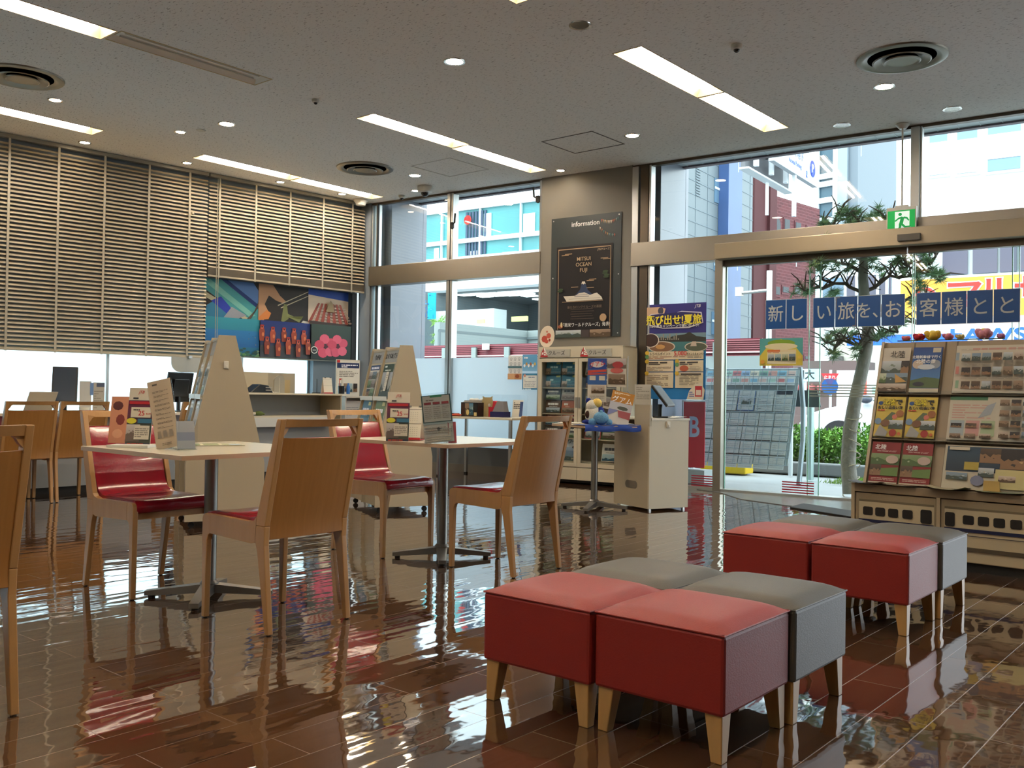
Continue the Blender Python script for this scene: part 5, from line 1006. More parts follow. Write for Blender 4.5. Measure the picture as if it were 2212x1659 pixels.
pl = T('plush_toy', 'white and navy plush bird with a yellow face on the side table', 'plush toy', STM @ Vector((.08, -.067, .005)), R(32), 'plush toys')
FU = M('plush_white', '#d8d2c0', .95, bump=.5, bscale=120); FB = M('plush_navy', '#16287a', .95, bump=.5, bscale=120); FY = M('plush_yellow', '#d8b860', .95, bump=.5, bscale=120)
g = MB(); g.ball((0, .0, .085), (.075, .065, .09), 18, 12); g.ball((-.01, -.01, .16), (.055, .05, .055), 16, 10); g.build('body', FU, pl, smooth=True)
g = MB(); g.ball((.045, .01, .09), (.055, .06, .075), 14, 10); g.ball((-.045, .0, .205), (.026, .02, .026), 10, 8); g.ball((-.04, -.02, .02), (.06, .04, .022), 10, 8); g.build('navy_patches', FB, pl, smooth=True)
g = MB(); g.ball((.03, -.012, .185), (.045, .045, .042), 16, 10); g.build('head', FY, pl, smooth=True)
g = MB(); g.ball((-.045, -.04, .085), (.028, .02, .035), 10, 8); g.build('wing', M('plush_brown', '#3a2018', .95), pl, smooth=True)
p2 = T('plush_toy', 'light blue round plush toy in front of the navy one', 'plush toy', STM @ Vector((.205, -.065, .005)), R(40), 'plush toys')
FL = M('plush_sky', '#5f8fb0', .95, bump=.6, bscale=110)
g = MB(); g.ball((0, 0, .055), (.068, .055, .058), 18, 12); g.build('body', FL, p2, smooth=True)
for a in ((-.075, -.01, .02, .035), (.07, -.01, .02, .03), (.0, -.01, .11, .018)):
    g = MB(); g.ball(a[:3], a[3], 12, 8); g.build('ear' if a[2] > .1 else 'paw', FL, p2, smooth=True)
ls = T('leaflet_stand', 'tall clear leaflet stand on the side table holding travel covers', 'stand', STM @ Vector((-.08, .17, .002)), R(36))
g = MB(); g.box(-.185, 0, 0, .185, .004, .60); g.box(-.185, -.1, 0, .185, .08, .004); g.build('acrylic_back', ACRYL, ls)
g = MB(); g.tube([(.185, -.004, .0), (.185, -.004, .62)], .004, 6); g.tube([(.185, -.02, .3), (.22, -.02, .26)], .008, 6); g.build('stand_rod', ALU, ls)
LM = Matrix.Translation(STM @ Vector((-.08, .17, .002))) @ Matrix.Rotation(R(36), 4, 'Z')
s = Sheet(.17, .40, '#3a62a0', x0=-.085, t=.002); s.r(0, .75, 1, 1, '#2c4a94'); s.e(.5, .86, .35, .07, '#d8d4d0', 14); s.p([(0, .66), (1, .70), (1, .75), (0, .72)], '#c04838'); s.p([(0, .62), (1, .64), (1, .67), (0, .655)], '#c04838'); s.r(.1, .5, .42, .6, '#c9c4b4'); s.r(.6, .5, .92, .6, '#c9c4b4'); s.r(0, 0, 1, .4, '#c4beb2'); s.photo(.2, .2, .9, .38, PAL[1], 4); s.lines(.1, .05, .9, .17, 3, '#8a8478', .4, 3)
o = put(s, 'brochure', 'blue and red striped travel cover at the left of the clear stand', 'brochure', LM @ Vector((-.092, -.006, .195)), R(36), 0, 'covers in the clear leaflet stand'); text('グアム', .05, TXR, o, (0, -.012, .345), rot=(R(90), R(-12), 0), bold=.01)
s = Sheet(.17, .26, '#c9c2b4', x0=-.085, t=.002); s.photo(0, .66, 1, 1, PAL[5], 6); s.e(.55, .78, .3, .12, '#a03c40', 10); s.e(.5, .58, .35, .1, '#b8605c', 10); s.photo(.05, .1, .95, .45, PAL[1], 9)
put(s, 'brochure', 'white and red travel cover at the top right of the clear stand', 'brochure', LM @ Vector((.085, -.006, .335)), R(36), 0, 'covers in the clear leaflet stand')
for k, x in enumerate((-.10, -.02)):
    s = Sheet(.085, .22, '#b9b2a8', x0=-.04, t=.002); s.photo(.05, .6, .95, .95, PAL[5], 16+k); s.photo(.05, .1, .95, .5, PAL[3], 17+k); put(s, 'leaflet', ('left', 'right')[k]+' one of two narrow grey leaflets low in the clear stand', 'leaflet', LM @ Vector((x, -.03, .03)), R(36), 10, 'narrow leaflets in the clear stand', roll=10)
s = Sheet(.20, .30, '#cfc8ba', x0=-.1, t=.006); s.r(0, .66, 1, 1, '#b0782c'); s.lines(.1, .9, .8, .97, 2, '#e0d8c0', .6, 3); s.r(0, .42, 1, .66, '#b4b4b8'); s.e(.6, .5, .25, .06, '#4c5248', 9); s.p([(0, .2), (.45, .42), (0, .42)], '#7a80a8'); s.p([(.4, .42), (1, .42), (1, .2), (.5, .22)], '#9c5054')
o = put(s, 'guide_book', 'orange-topped guide book leaning at the right of the side table', 'book', STM @ Vector((.15, .13, .005)), R(36), 14, None, roll=13); text('グアム', .062, TXW, o, (.0, -.010, .22), bold=.01)
# ---- on the square tables
def ons(px, py, z=.727): return G(px, py, z)
def price_brochure(loc, rz, lab):
    s = Sheet(.13, .285, '#d8d0bc', x0=-.065, t=.003); s.r(0, 0, 1, .78, '#3a3a4c', '#6a2c48'); s.r(.0, .04, 1, .38, '#4c5248'); s.photo(0, .06, .55, .36, PAL[5], 3); s.r(.06, .71, .94, .76, '#b02430'); s.r(.15, .48, .95, .66, '#d8d0bc'); s.e(.2, .42, .2, .05, '#d0c83c', 20); s.r(.45, .38, 1, .46, '#356a88'); s.r(.35, .10, .95, .34, '#d2cab8'); s.lines(.38, .14, .92, .31, 5, '#8a857c', .5, 3); s.lines(.1, .0, .9, .05, 1, '#a04030', .7, 5); s.lines(.2, .80, .9, .84, 1, '#3a3a40', .7, 2); s.lines(.25, .60, .9, .64, 1, '#5a5650', .6, 7)
    o = put(s, 'price_leaflet', lab, 'leaflet', loc, rz, 8, 'price leaflets on the tables'); text('JTB', .020, TXR, o, (.0, -.008, .262), shear=.3); text('25', .034, TXR, o, (.01, -.0085, .157), bold=.01); text('%OFF', .011, TXR, o, (.046, -.0085, .155)); return o
FC = R(40)+R(0)   # facing the seats
price_brochure(ons(297, 962), R(33), 'upright price leaflet reading 25 on the nearer-left table, behind the tall card')
price_brochure(ons(858, 953), R(38), 'upright price leaflet reading 25 on the table behind the white calendar')
s = Sheet(.09, .24, '#c88a6c', x0=-.045, t=.002); s.e(.4, .8, .3, .1, '#5a2c2c', 9); s.e(.6, .5, .25, .12, '#7a3430', 9); s.e(.5, .2, .3, .1, '#d8a080', 9)
put(s, 'leaflet', 'orange picture leaflet half hidden behind the price leaflet, near table', 'leaflet', ons(252, 957), R(40), 10)
g = MB(); g.box(-.10, -.05, 0, .10, .05, .012); s_o = g.build('leaflet_tray', WHITEP, None, loc=ons(285, 966, .726), rz=R(36)); tag(s_o, 'flat white card base under the price leaflet, near table', 'tray')
menu = T('menu_card', 'tall cream text card leaning in a clear holder on the near table', 'card', ons(372, 970), R(34))
s = Sheet(.115, .325, '#bfae96', x0=-.0575, t=.002); s.lines(.2, .93, .8, .96, 1, '#5a544c', .8, 2)
for k in range(9): s.lines(.18+.03*(k % 2), .30+.065*k, .85, .33+.065*k, 2, '#776e62', .45, 9+k)
for i in range(3): s.p([(.14+.25*i, .16), (.32+.25*i, .16), (.30+.25*i, .26), (.17+.25*i, .26)], '#8a8074')
s.lines(.3, .05, .7, .09, 2, '#776e62', .5, 4)
o = s.build('text_sheet', PRINT, menu); o.rotation_euler = (R(-6), R(-13), 0); o.location = (-.018, 0, .004)
g = MB(); g.box(-.062, .002, 0, .062, .005, .34); o = g.build('holder', ACRYL, menu); o.rotation_euler = (R(-6), R(-13), 0); o.location = (-.018, 0, 0); g = MB(); g.box(-.065, -.03, 0, .065, .06, .003); g.build('holder_foot', ACRYL, menu)
hl = T('acrylic_holder', 'small clear holder of leaflets at the right of the tall text card', 'holder', ons(402, 972), R(75))
s = Sheet(.08, .13, '#a3a3a4', x0=-.04, t=.01); s.r(0, .3, 1, .6, '#868a98'); o = s.build('leaflets', PRINT, hl); o.rotation_euler = (R(-14), 0, 0); o.location = (0, 0, .003)
g = MB(); g.box(-.045, -.02, 0, .045, -.017, .14); g.box(-.045, -.02, 0, .045, .03, .003); g.build('front_panel', ACRYL, hl)
s = Sheet(.30, .21, '#cfc8a8', x0=-.15, t=.001)
for k, c_ in enumerate(('#6a7a4c', '#8a9060', '#a8a878')): s.r(.05+.3*k, .1, .3+.3*k, .85, c_)
s.r(0, 0, 1, .05, '#46553a'); s.r(0, .95, 1, 1, '#46553a'); s.e(.85, .3, .1, .2, '#b8c8d0')
put(s, 'place_mat', 'green-bordered printed sheet lying flat on the near table', 'sheet', ons(462, 963, .7265), R(62), 90)
calendar('desk_calendar', 'white desk calendar with a red base strip on the second square table', ons(893, 950), R(28), .115, .20, .052)
ib2 = T('info_stand', 'green-edged information sheet in a clear stand beside the desk calendar', 'stand', ons(950, 957), R(46))
s = Sheet(.165, .27, '#b9b5aa', x0=-.0825, t=.002); s.r(0, .42, 1, 1, '#2c4a48'); s.r(.04, .44, .96, .98, '#b4b0a4'); s.r(.3, .95, .7, 1, '#2f7a58'); s.r(0, .38, 1, .42, '#8a9a98')
for i in range(3): s.r(.08+.3*i, .80, .32+.3*i, .85, '#7a2a30'); s.lines(.08+.3*i, .50, .32+.3*i, .78, 7, '#8a867c', .4, i)
s.lines(.15, .88, .85, .91, 1, '#6a5a50', .7, 3); s.lines(.05, .2, .95, .35, 3, '#8e8a80', .5, 4); s.e(.5, .28, .05, .04, '#4a4a48', 8); s.lines(.1, .03, .9, .16, 3, '#9a958a', .4, 6)
o = s.build('info_sheet', PRINT, ib2); o.rotation_euler = (R(-9), R(-6), 0); o.location = (0, 0, .004)
g = MB(); g.box(-.088, -.008, 0, .088, -.004, .285); o = g.build('clear_front', ACRYL, ib2); o.rotation_euler = (R(-9), R(-6), 0); g = MB(); g.box(-.088, -.03, 0, .088, .09, .003); g.box(.060, -.03, 0, .088, -.028, .1); g.build('foot', ACRYL, ib2)
s = Sheet(.05, .12, '#a04a50', x0=-.025, t=.006); put(s, 'leaflet', 'pinkish leaflet stack edge right of the green-edged information sheet', 'leaflet', ons(977, 957), R(70), 8)
# ================================================================== TRAIN-FRONT RACK
ra = R(-2); RO = Vector((-1.473, 5.946, 0)); rk = T('train_rack', 'tan brochure rack whose base is painted like a bullet train', 'rack', RO, ra)
TAN = M('tan_melamine', '#8a7a63', .45); TANL = M('light_tan_panel', '#a3957c', .45)
XL, XR = -.70, .335
for bx in ((XL, 0, .055, XL+.022, .42, .478), (-.182, .0, .055, -.160, .42, .425), (XR-.022, 0, .055, XR, .42, .478)): g = MB(); g.box(*bx); g.build('upright', TANL, rk)
g = MB(); g.box(XL+.022, .0, .425, XR-.022, .42, .475); g.build('top_board', TAN, rk, bevel=.002)
g = MB(); g.box(XL+.02, .03, 0, XR-.02, .40, .055); g.build('plinth', DARK, rk)
g = MB(); g.box(XL+.022, .40, .055, XR-.022, .42, .425); g.build('back_board', TAN, rk)
NAVY = '#1c2140'
for bay, (a, b_, wins, tall) in enumerate(((-.672, -.186, (-.626, -.549, -.469, -.382), (-.274, -.208)), (-.156, .309, (-.034, .049, .133, .222), (-.133, -.077)))):
    s = Sheet(b_-a, .36, '#8d8069', x0=a, z0=.058, t=.012, step=.0008)
    def rr(x0, z0, x1, z1, c_): s.r((x0-a)/(b_-a), (z0-.058)/.36, (x1-a)/(b_-a), (z1-.058)/.36, c_)
    rr(a+.02, .062, b_-.01, .375, '#b5a98e'); rr(a+.02, .365, b_-.01, .378, '#6c6350')
    def rw_(x0, z0, x1, z1):
        c_ = .010; s.p([((x-a)/(b_-a), (z-.058)/.36) for x, z in ((x0+c_, z0), (x1-c_, z0), (x1-.003, z0+.003), (x1, z0+c_), (x1, z1-c_), (x1-.003, z1-.003), (x1-c_, z1), (x0+c_, z1), (x0+.003, z1-.003), (x0, z1-c_), (x0, z0+c_), (x0+.003, z0+.003))], '#22201f')
    for x in wins: rw_(x, .280, x+.062, .334)
    rw_(tall[0], .262, tall[1], .345)
    x0, x1 = (a+.02, tall[0]-.01) if bay == 0 else (tall[1]+.01, b_-.01)
    rr(a+.02, .236, b_-.01, .256, NAVY); rr(a+.02, .213, b_-.01, .217, '#2a2a3a'); rr(a+.02, .124, b_-.01, .148, '#50483c')
    pn_ = s.build('train_panel', MATTE, rk); pn_.location = (0, .02, 0)
# sloping upper display
def slope_y(z): return .05+(z-.475)*.33
g = MB(); xl, xr = -.635, .335
g.hexa([(xl, slope_y(.475), .475), (xr, slope_y(.475), .475), (xr, slope_y(.475)+.015, .475), (xl, slope_y(.475)+.015, .475)], [(xl, slope_y(1.385), 1.385), (xr, slope_y(1.385), 1.385), (xr, slope_y(1.385)+.015, 1.385), (xl, slope_y(1.385)+.015, 1.385)]); g.build('sloping_board', TAN, rk)
for x in (xl, xr-.018):
    g = MB(); g.hexa([(x, slope_y(.475)-.03, .475), (x+.018, slope_y(.475)-.03, .475), (x+.018, .40, .475), (x, .40, .475)], [(x, slope_y(1.385)-.03, 1.39), (x+.018, slope_y(1.385)-.03, 1.39), (x+.018, .42, 1.39), (x, .42, 1.39)]); g.build('display_side', TANL, rk)
for z in (1.052, .765):
    g = MB(); g.box(xl+.018, slope_y(z)-.045, z-.008, xr-.018, slope_y(z)+.004, z-.002); sh_ = g.build('shelf', TAN, rk); g = MB(); g.box(xl+.018, slope_y(z)-.047, z-.008, xr-.018, slope_y(z)-.045, z+.018); g.build('clear_lip', ACRYL, sh_)
for x in (-.435, -.245, -.175):
    g = MB(); g.hexa([(x, slope_y(.475)-.004, .475), (x+.008, slope_y(.475)-.004, .475), (x+.008, slope_y(.475), .475), (x, slope_y(.475), .475)], [(x, slope_y(1.38)-.004, 1.38), (x+.008, slope_y(1.38)-.004, 1.38), (x+.008, slope_y(1.38), 1.38), (x, slope_y(1.38), 1.38)]); g.build('divider', M('rack_divider', '#5f523f', .5), rk)
RM = Matrix.Translation(RO) @ Matrix.Rotation(ra, 4, 'Z'); TIL = math.degrees(math.atan(.33))
def onrack(s, x, z, name, lab, cat='brochure', gr='brochures on the train-front rack', dy=-.012):
    return put(s, name, lab, cat, RM @ Vector((x, slope_y(z)+dy-.010, z+.002)), ra, TIL, gr)
W4, H4 = .178, .268
# row 1
s = Sheet(W4, .305, '#b9b2a4', t=.004); s.photo(.0, .42, .72, .70, PAL[0], 2); s.photo(.72, .42, 1, .70, PAL[3], 3); s.photo(0, .20, .25, .42, PAL[4], 4); s.photo(.25, .18, 1, .42, PAL[0], 5); s.p([(.55, .40), (1, .22), (.6, .2)], '#b08a50'); s.photo(0, 0, 1, .18, PAL[1], 6)
o = onrack(s, -.62, 1.055, 'brochure', 'pale brochure headed with two large dark characters, top left of the train-front rack'); text('北陸', .048, TXD, o, (.10, -.010, .255))
s = Sheet(W4, .305, '#20407c', t=.004); s.r(0, .1, 1, 1, '#4a78a8', '#1c3a78'); s.p([(0, .1), (1, .1), (1, .3), (.5, .34), (0, .26)], '#4a5c3c'); s.r(0, .0, 1, .09, '#b5ae9c'); s.e(.2, .62, .18, .1, '#b8a898', 14); s.e(.8, .62, .18, .1, '#8a929c', 14); s.e(.5, .56, .3, .06, '#b8c0c8', 14); s.r(.68, .88, .95, .98, '#b8b09c'); s.e(.3, .18, .2, .05, '#2a2c34', 10)
o = onrack(s, -.425, 1.055, 'brochure', 'blue sea brochure with white characters in the top row of the train-front rack'); text('北陸新幹線で行く', .0225, TXW, o, (.088, -.011, .235), bold=.01); text('北陸の旅', .03, TXW, o, (.085, -.011, .205), bold=.01)
s = leaflet(.49, .31, '#7a4040', 12, base='#b4ac9c', band='#a89488', style=0, x0=0); s = Sheet(.475, .31, '#b4ac9c', t=.004)
s.lines(.2, .90, .8, .95, 1, '#b08078', .8, 4); rnd = random.Random(8)
for j in range(3):
    s.r(.03, .10+.27*j, .07, .26+.27*j, ['#7d9a80', '#b07068', '#80909a'][j])
    for i in range(7): s.photo(.10+.125*i, .08+.27*j, .205+.125*i, .24+.27*j, PAL[rnd.choice([1, 3, 3, 0])], 60+i+7*j)
    s.lines(.1, .27+.27*j, .95, .32+.27*j, 2, '#9a9284', .4, j)
onrack(s, -.165, 1.055, 'poster', 'wide pale sheet of small food pictures, top row of the train-front rack')
# row 2
for k, x in enumerate((-.612, -.418)):
    s = Sheet(W4, H4, '#b8a23e', t=.004); s.r(0, 0, 1, 1, '#b09a48', '#c4b04e'); s.e(.13, .84, .09, .05, '#2c4a7c', 14); s.p([(.3, .42), (.55, .62), (.7, .60), (.6, .42)], '#4c5c44'); s.photo(.5, .2, 1, .42, PAL[0], 3); s.e(.85, .58, .14, .09, '#8a5a34', 12); s.e(.68, .5, .09, .06, '#b86a5c', 12); s.e(.38, .34, .16, .09, '#6a4a34', 12); s.e(.12, .38, .12, .08, '#6a84a0', 12); s.p([(.05, .02), (.2, .3), (.5, .12), (.45, 0)], '#8a8c8c'); s.e(.68, .10, .13, .09, '#8c2a24', 14); s.e(.9, .08, .06, .04, '#a85a30', 10); s.lines(.05, .64, .4, .68, 1, '#a84a30', .8, 3)
    o = onrack(s, x, .77, 'brochure', ('yellow brochure with black-edged title, middle row, left one', 'yellow brochure with black-edged title, middle row, right one')[k]); text('北陸で', .042, TXD, o, (.098, -.011, .228), bold=.04); text('新しい出会い旅', .022, TXD, o, (.088, -.011, .193), bold=.03); text('北陸', .040, TXY, o, (.077, -.012, .228), bold=.01)
s = Sheet(.475, .275, '#b3ad9d', t=.004); s.r(0, .92, .45, 1, '#3c6a4c'); s.lines(.04, .5, .5, .85, 6, '#b08880', .4, 5); s.p([(.35, .5), (.45, .8), (.55, .88), (.5, .6)], '#8a929a'); s.r(.03, .1, .2, .45, '#93a0a8'); s.r(.22, .1, .38, .45, '#b58a84'); s.r(.40, .1, .56, .45, '#98a888')
for i in range(3): s.photo(.04+.18*i, .28, .17+.18*i, .38, PAL[3], 70+i); s.photo(.04+.18*i, .04, .17+.18*i, .14, PAL[1], 80+i)
for j in range(4):
    for i in range(3): s.photo(.62+.13*i, .06+.23*j, .73+.13*i, .20+.23*j, PAL[(1, 3, 0)[i]], 90+i+3*j)
onrack(s, -.168, .77, 'poster', 'wide pale map sheet with coloured columns, middle row of the train-front rack')
# row 3
for k, x in enumerate((-.605, -.412)):
    s = Sheet(W4, H4, '#7c2428', t=.004); s.photo(0, .45, 1, .72, PAL[4], 5+k*0); s.photo(0, .18, .4, .45, PAL[3], 7); s.p([(.4, .18), (1, .18), (1, .40), (.4, .36)], '#58703c'); s.e(.75, .58, .22, .10, '#a89890', 14); s.r(0, 0, 1, .03, '#b5ae9c'); s.lines(.1, .07, .9, .14, 2, '#b89890', .5, 4); s.lines(.2, .76, .9, .80, 2, '#c09c98', .5, 5)
    o = onrack(s, x, .482, 'brochure', ('red brochure with green field pictures, bottom row, left one', 'red brochure with green field pictures, bottom row, right one')[k]); text('北陸', .036, TXW, o, (.055, -.011, .232), bold=.01)
s = Sheet(.475, .27, '#aaa493', t=.004); s.r(.03, .4, 1, .97, '#1f2c3c', '#2c4458'); s.photo(.42, .62, .66, .95, PAL[3], 5); s.photo(.66, .5, 1, .95, PAL[3], 6); s.r(.25, .44, .42, .62, '#9a8a3c'); s.photo(.42, .3, .6, .5, PAL[0], 8); s.r(.06, .88, .3, .95, '#b5ae9c'); s.photo(.05, .2, .3, .36, PAL[0], 9); s.e(.42, .2, .08, .12, '#6a7088', 10); s.r(.62, .05, 1, .48, '#b0a878'); s.photo(.66, .2, .85, .34, PAL[1], 4)
onrack(s, -.165, .482, 'poster', 'wide dark blue night-view sheet, bottom row of the train-front rack')
# loose papers on the ledge
def curl(name, lab, cx, cy_, w_, d_, cols, rz_, lift=.02):
    g = MB(); n = 10; vs = []
    for th_ in (0, .003):
        for j in range(3):
            for i in range(n+1): u = -1+2*i/n; vs.append((w_/2*u, d_*(j-1)/2, .004+lift*abs(u)**2.5*(1 if j == 0 else .6)-th_*.8+(0.003)))
    m = n+1; fs = [(j*m+i, j*m+i+1, (j+1)*m+i+1, (j+1)*m+i) for j in range(2) for i in range(n)]; g.add(vs[:3*m], fs, cols[0]); g.add([(v[0], v[1], v[2]) for v in vs[3*m:]], fs, cols[1])
    o = g.build(name, PRINT, loc=RM @ Vector((cx, cy_, .476)), rz=ra+rz_, smooth=True); return tag(o, lab, 'paper')
curl('leaflet', 'dark brown leaflet curling over the left end of the rack ledge', -.60, .015, .21, .12, ('#2c211c', '#b5ae9c'), R(-4), .016)
curl('leaflet', 'pale leaflets lying in the middle of the rack ledge', -.40, .02, .20, .10, ('#8f8a78', '#b5ae9c'), R(3), .006)
curl('leaflet', 'green and cream leaflet drooping from the rack ledge', -.12, .0, .24, .12, ('#a39d84', '#44562c'), R(-3), .022)
curl('leaflet', 'pale green leaflet at the right end of the rack ledge', .16, .02, .24, .10, ('#8a927a', '#8a927a'), R(0), .005)
g = MB(); g.prism([(-.045, 0), (.045, 0), (.042, .06), (-.042, .06)], -.002, 0, 'y'); g.box(-.045, 0, 0, .045, .05, .003); ob = g.build('tent_card', M('tent_yellow', '#b59a5c', .6), loc=RM @ Vector((.12, .01, .486)), rz=ra); tag(ob, 'small yellow tent card with a dark mark on the rack ledge', 'card')
# garland of paper flowers along the rack top
rnd = random.Random(11)
for k, (x, c_, sz_, lab) in enumerate(((-.50, '#c06a78', .028, 'small pink paper flower at the left of the garland on the rack'), (-.42, '#b0303c', .038, 'red paper flower on the rack top'), (-.335, '#c8a840', .05, 'large yellow paper flower on the rack top'), (-.24, '#c87890', .035, 'pink paper flower right of the yellow one'), (-.17, '#c0b070', .028, 'small cream-yellow paper flower on the rack top'), (-.03, '#d090a0', .052, 'large pale pink paper flower on the rack top'), (.07, '#b07098', .026, 'small mauve paper flower right of the pale pink one'))):
    g = MB()
    for i in range(6):
        a = 2*math.pi*i/6+rnd.random(); m_ = Matrix.Rotation(a, 3, 'Z') @ Matrix.Rotation(R(-35), 3, 'Y'); g.ball(Vector((math.cos(a)*sz_*.5, math.sin(a)*sz_*.5, sz_*(.6+.25*(i % 2)))), (sz_*.62, sz_*.5, sz_*.42), 10, 6, c_, rot=m_)
    g.ball((0, 0, sz_*.9), sz_*.5, 8, 6, '#d8c060'); o = g.build('paper_flower', MATTE, loc=RM @ Vector((x, slope_y(1.385)+.03, 1.392)), smooth=True); tag(o, lab, 'flower', 'paper flowers on the rack')
g = MB(); g.tube([(-.55, 0, .004)]+[(-.55+.08*i, .01*math.sin(i*2), .004) for i in range(1, 9)], .004, 6); tag(g.build('garland_cord', M('garland_green', '#4c6a3a', .8), loc=RM @ Vector((0, slope_y(1.385)+.03, 1.392))), 'green cord of the flower garland along the rack top', 'garland')
# ================================================================== THE STREET OUTSIDE
WM = Matrix.Translation(W0) @ Matrix.Rotation(WR, 4, 'Z')
def sq(px, py, s_):      # point on a plane square to the window wall -> (d, z)
    q = onplane(px, py, W0+WD*s_, WD)-W0; return q.dot(WN), q.z
def at(px, py, dist):    # point on a sight line at a true distance
    d = ray(px, py); return EYEP+d*(dist/math.hypot(d.x, d.y))
def uz(ang): return Vector((math.cos(R(ang)), math.sin(R(ang)), 0))
g = MB(); g.box(-90, -.0, -.14, 60, 130, -.02); o = struct(g, 'trim_8', M('pavement', '#8f9294', .75, noise=.12, nscale=2), loc=wl(0, .1), rz=WR)
g = MB(); g.box(-90, 6.2, -.019, 60, 17, -.012); rd = g.build('road', M('asphalt', '#55585c', .8, noise=.15, nscale=3), loc=W0, rz=WR); tag(rd, 'asphalt road running past behind the hedge', 'road')
# red corrugated site fence
f0, f1 = wq(760, 745, 5)[0], wq(1645, 745, 5)[0]; zt, zb = wq(1000, 745, 5)[1], wq(1000, 776, 5)[1]
fe = T('site_fence', 'dark red corrugated fence with grey posts outside the windows', 'fence', W0, WR)
g = MB(); n = int((zt-zb)/.035)
g.box(f0, 5.02, zb, f1, 5.06, zt)
for i in range(n): z = zb+.035*i; g.hexa([(f0, 5.0, z), (f1, 5.0, z), (f1, 5.02, z), (f0, 5.02, z)], [(f0, 5.012, z+.02), (f1, 5.012, z+.02), (f1, 5.02, z+.02), (f0, 5.02, z+.02)])
g.build('red_panel', M('fence_red', '#6e1a2a', .5), fe)
g = MB(); g.box(f0, 4.98, zb+.05, f1, 5.0, zb+.07); g.build('pale_line', M('fence_line', '#e0c4c4', .5), fe)
g = MB(); g.box(f0, 5.0, 0, f1, 5.06, zb-.001); g.build('grey_base', M('fence_grey', '#8d9799', .6), fe)
for px, w_ in ((960, .11), (1024, .11), (1095, .11), (1549, .14)): s_ = wq(px, 760, 4.95)[0]; g = MB(); g.box(s_-w_/2, 4.93, zb-.02, s_+w_/2, 4.98, zt-.06); g.build('post', M('post_grey', '#7f8a88', .5, metal=.3), fe)
s_, z_ = wq(1050, 749, 4.95); g = MB(); g.box(s_-.06, 4.9, z_-.06, s_+.06, 4.98, z_+.06); g.build('junction_box', WHITEP, fe)
# ---- office building across with the wide overhang
D1 = 25; ob_ = T('office_building', 'white and teal glazed office block with a deep lit overhang, across the street', 'building', W0, WR)
s0, s1 = wq(600, 600, D1)[0], wq(1235, 600, D1)[0]
za = wq(1080, 444, D1)[1]; zb_ = wq(1080, 549, D1)[1]; zm = wq(1080, 512, D1)[1]; zo = wq(1080, 619, D1)[1]
WF = M('white_facade', '#cdd4d8', .6); g = MB(); g.box(s0, D1, za, s1, D1+14, za+9); g.box(s0, D1, zo, s1, D1+14, zb_); g.build('white_fascia', WF, ob_)
TEALG = M('teal_glass', '#3f8488', .4, noise=.35, nscale=.6, stretch=(1, 1, .15)); g = MB(); g.box(s0, D1+.15, zb_, s1, D1+.4, za); gl = g.build('glazing', TEALG, ob_)
g = MB(); g.box(s0, D1+.0, zm-.1, s1, D1+.15, zm+.1); g.box(s0, D1, zb_, s1, D1+.15, zb_+.06)
x = s0
while x < s1: g.box(x, D1+.02, zb_, x+.07, D1+.15, za); x += 2.3
g.build('glazing_bars', WF, ob_)
g = MB(); rnd = random.Random(4); x = s0+.5
while x < s1-.5:
    w_ = rnd.uniform(.25, .8); z0 = rnd.choice([zm+.1, zb_+.1]); z1 = (za if z0 > zm else zm)-rnd.uniform(.2, .9); g.box(x, D1+.10, z0, x+w_, D1+.14, z1); x += w_+rnd.uniform(.2, 1.2)
g.build('white_curtains', M('curtain_white', '#cfeeee', .8), ob_)
x = (wq(1003, 520, D1)[0]); g = MB()
for i in range(7): g.box(x+i*.18, D1+.08, zb_+.1, x+i*.18+.11, D1+.13, za-.1)
g.build('dark_curtains', M('curtain_dark', '#3c4a60', .8), ob_)
g = MB(); s_, z_ = wq(1010, 475, D1-.05); g.lathe([(.22, -.05), (0, -.05)], 16, (s_, D1, z_), 'y'); g.build('red_disc', M('red_dot', '#d02820', .5), ob_)
for i in range(16):      # joints of the white fascia
    g = MB() if i == 0 else g; g.box(s0+2.3*i+1.1, D1-.01, zo, s0+2.3*i+1.13, D1, zb_-.1); g.box(s0+2.3*i+1.1, D1-.01, za+.1, s0+2.3*i+1.13, D1, za+9)
g.build('joints', M('joint_grey', '#9aa4a8', .6), ob_)
g = MB(); g.box(s0, D1, zo-.12, s1, D1+40, zo); g.build('overhang_ceiling', M('overhang_grey', '#6e787c', .5), ob_)
def wlp(v): return WM.inverted() @ v
q = [G(900, 628, zo-.12), G(1141, 658, zo-.12), G(1240, 646, zo-.12)]
g = MB()
for a, b_ in zip(q, q[1:]):
    a, b_ = wlp(a), wlp(b_); n_ = (b_-a).cross(Vector((0, 0, 1))).normalized()*-.3; g.hexa([(a.x, a.y, 0), (b_.x, b_.y, 0), (b_.x+n_.x, b_.y+n_.y, 0), (a.x+n_.x, a.y+n_.y, 0)], [(a.x, a.y, zo-.12), (b_.x, b_.y, zo-.12), (b_.x+n_.x, b_.y+n_.y, zo-.12), (a.x+n_.x, a.y+n_.y, zo-.12)])
g.build('rear_wall', M('lobby_wall', '#5c686c', .5, noise=.3, nscale=1.2, stretch=(1, 1, .1)), ob_)
rnd = random.Random(3)
for px, py in ((1007, 637), (1035, 635), (1048, 640), (1063, 634), (1077, 638), (1094, 632), (1107, 637), (1124, 630), (1137, 634), (1153, 628), (1144, 639), (1168, 646)):
    v = wlp(G(px, py, zo-.14)); g = MB(); g.box(v.x-.35, v.y-.25, zo-.17, v.x+.35, v.y+.25, zo-.125); g.build('overhang_light', M('overhang_lamp', '#f4fbff', .4, emit=3), ob_)
zp = 3.2; pq = [G(950, 695.5, zp), G(1140, 714.6, zp), G(1230, 708, zp)]; g = MB(); h = MB()
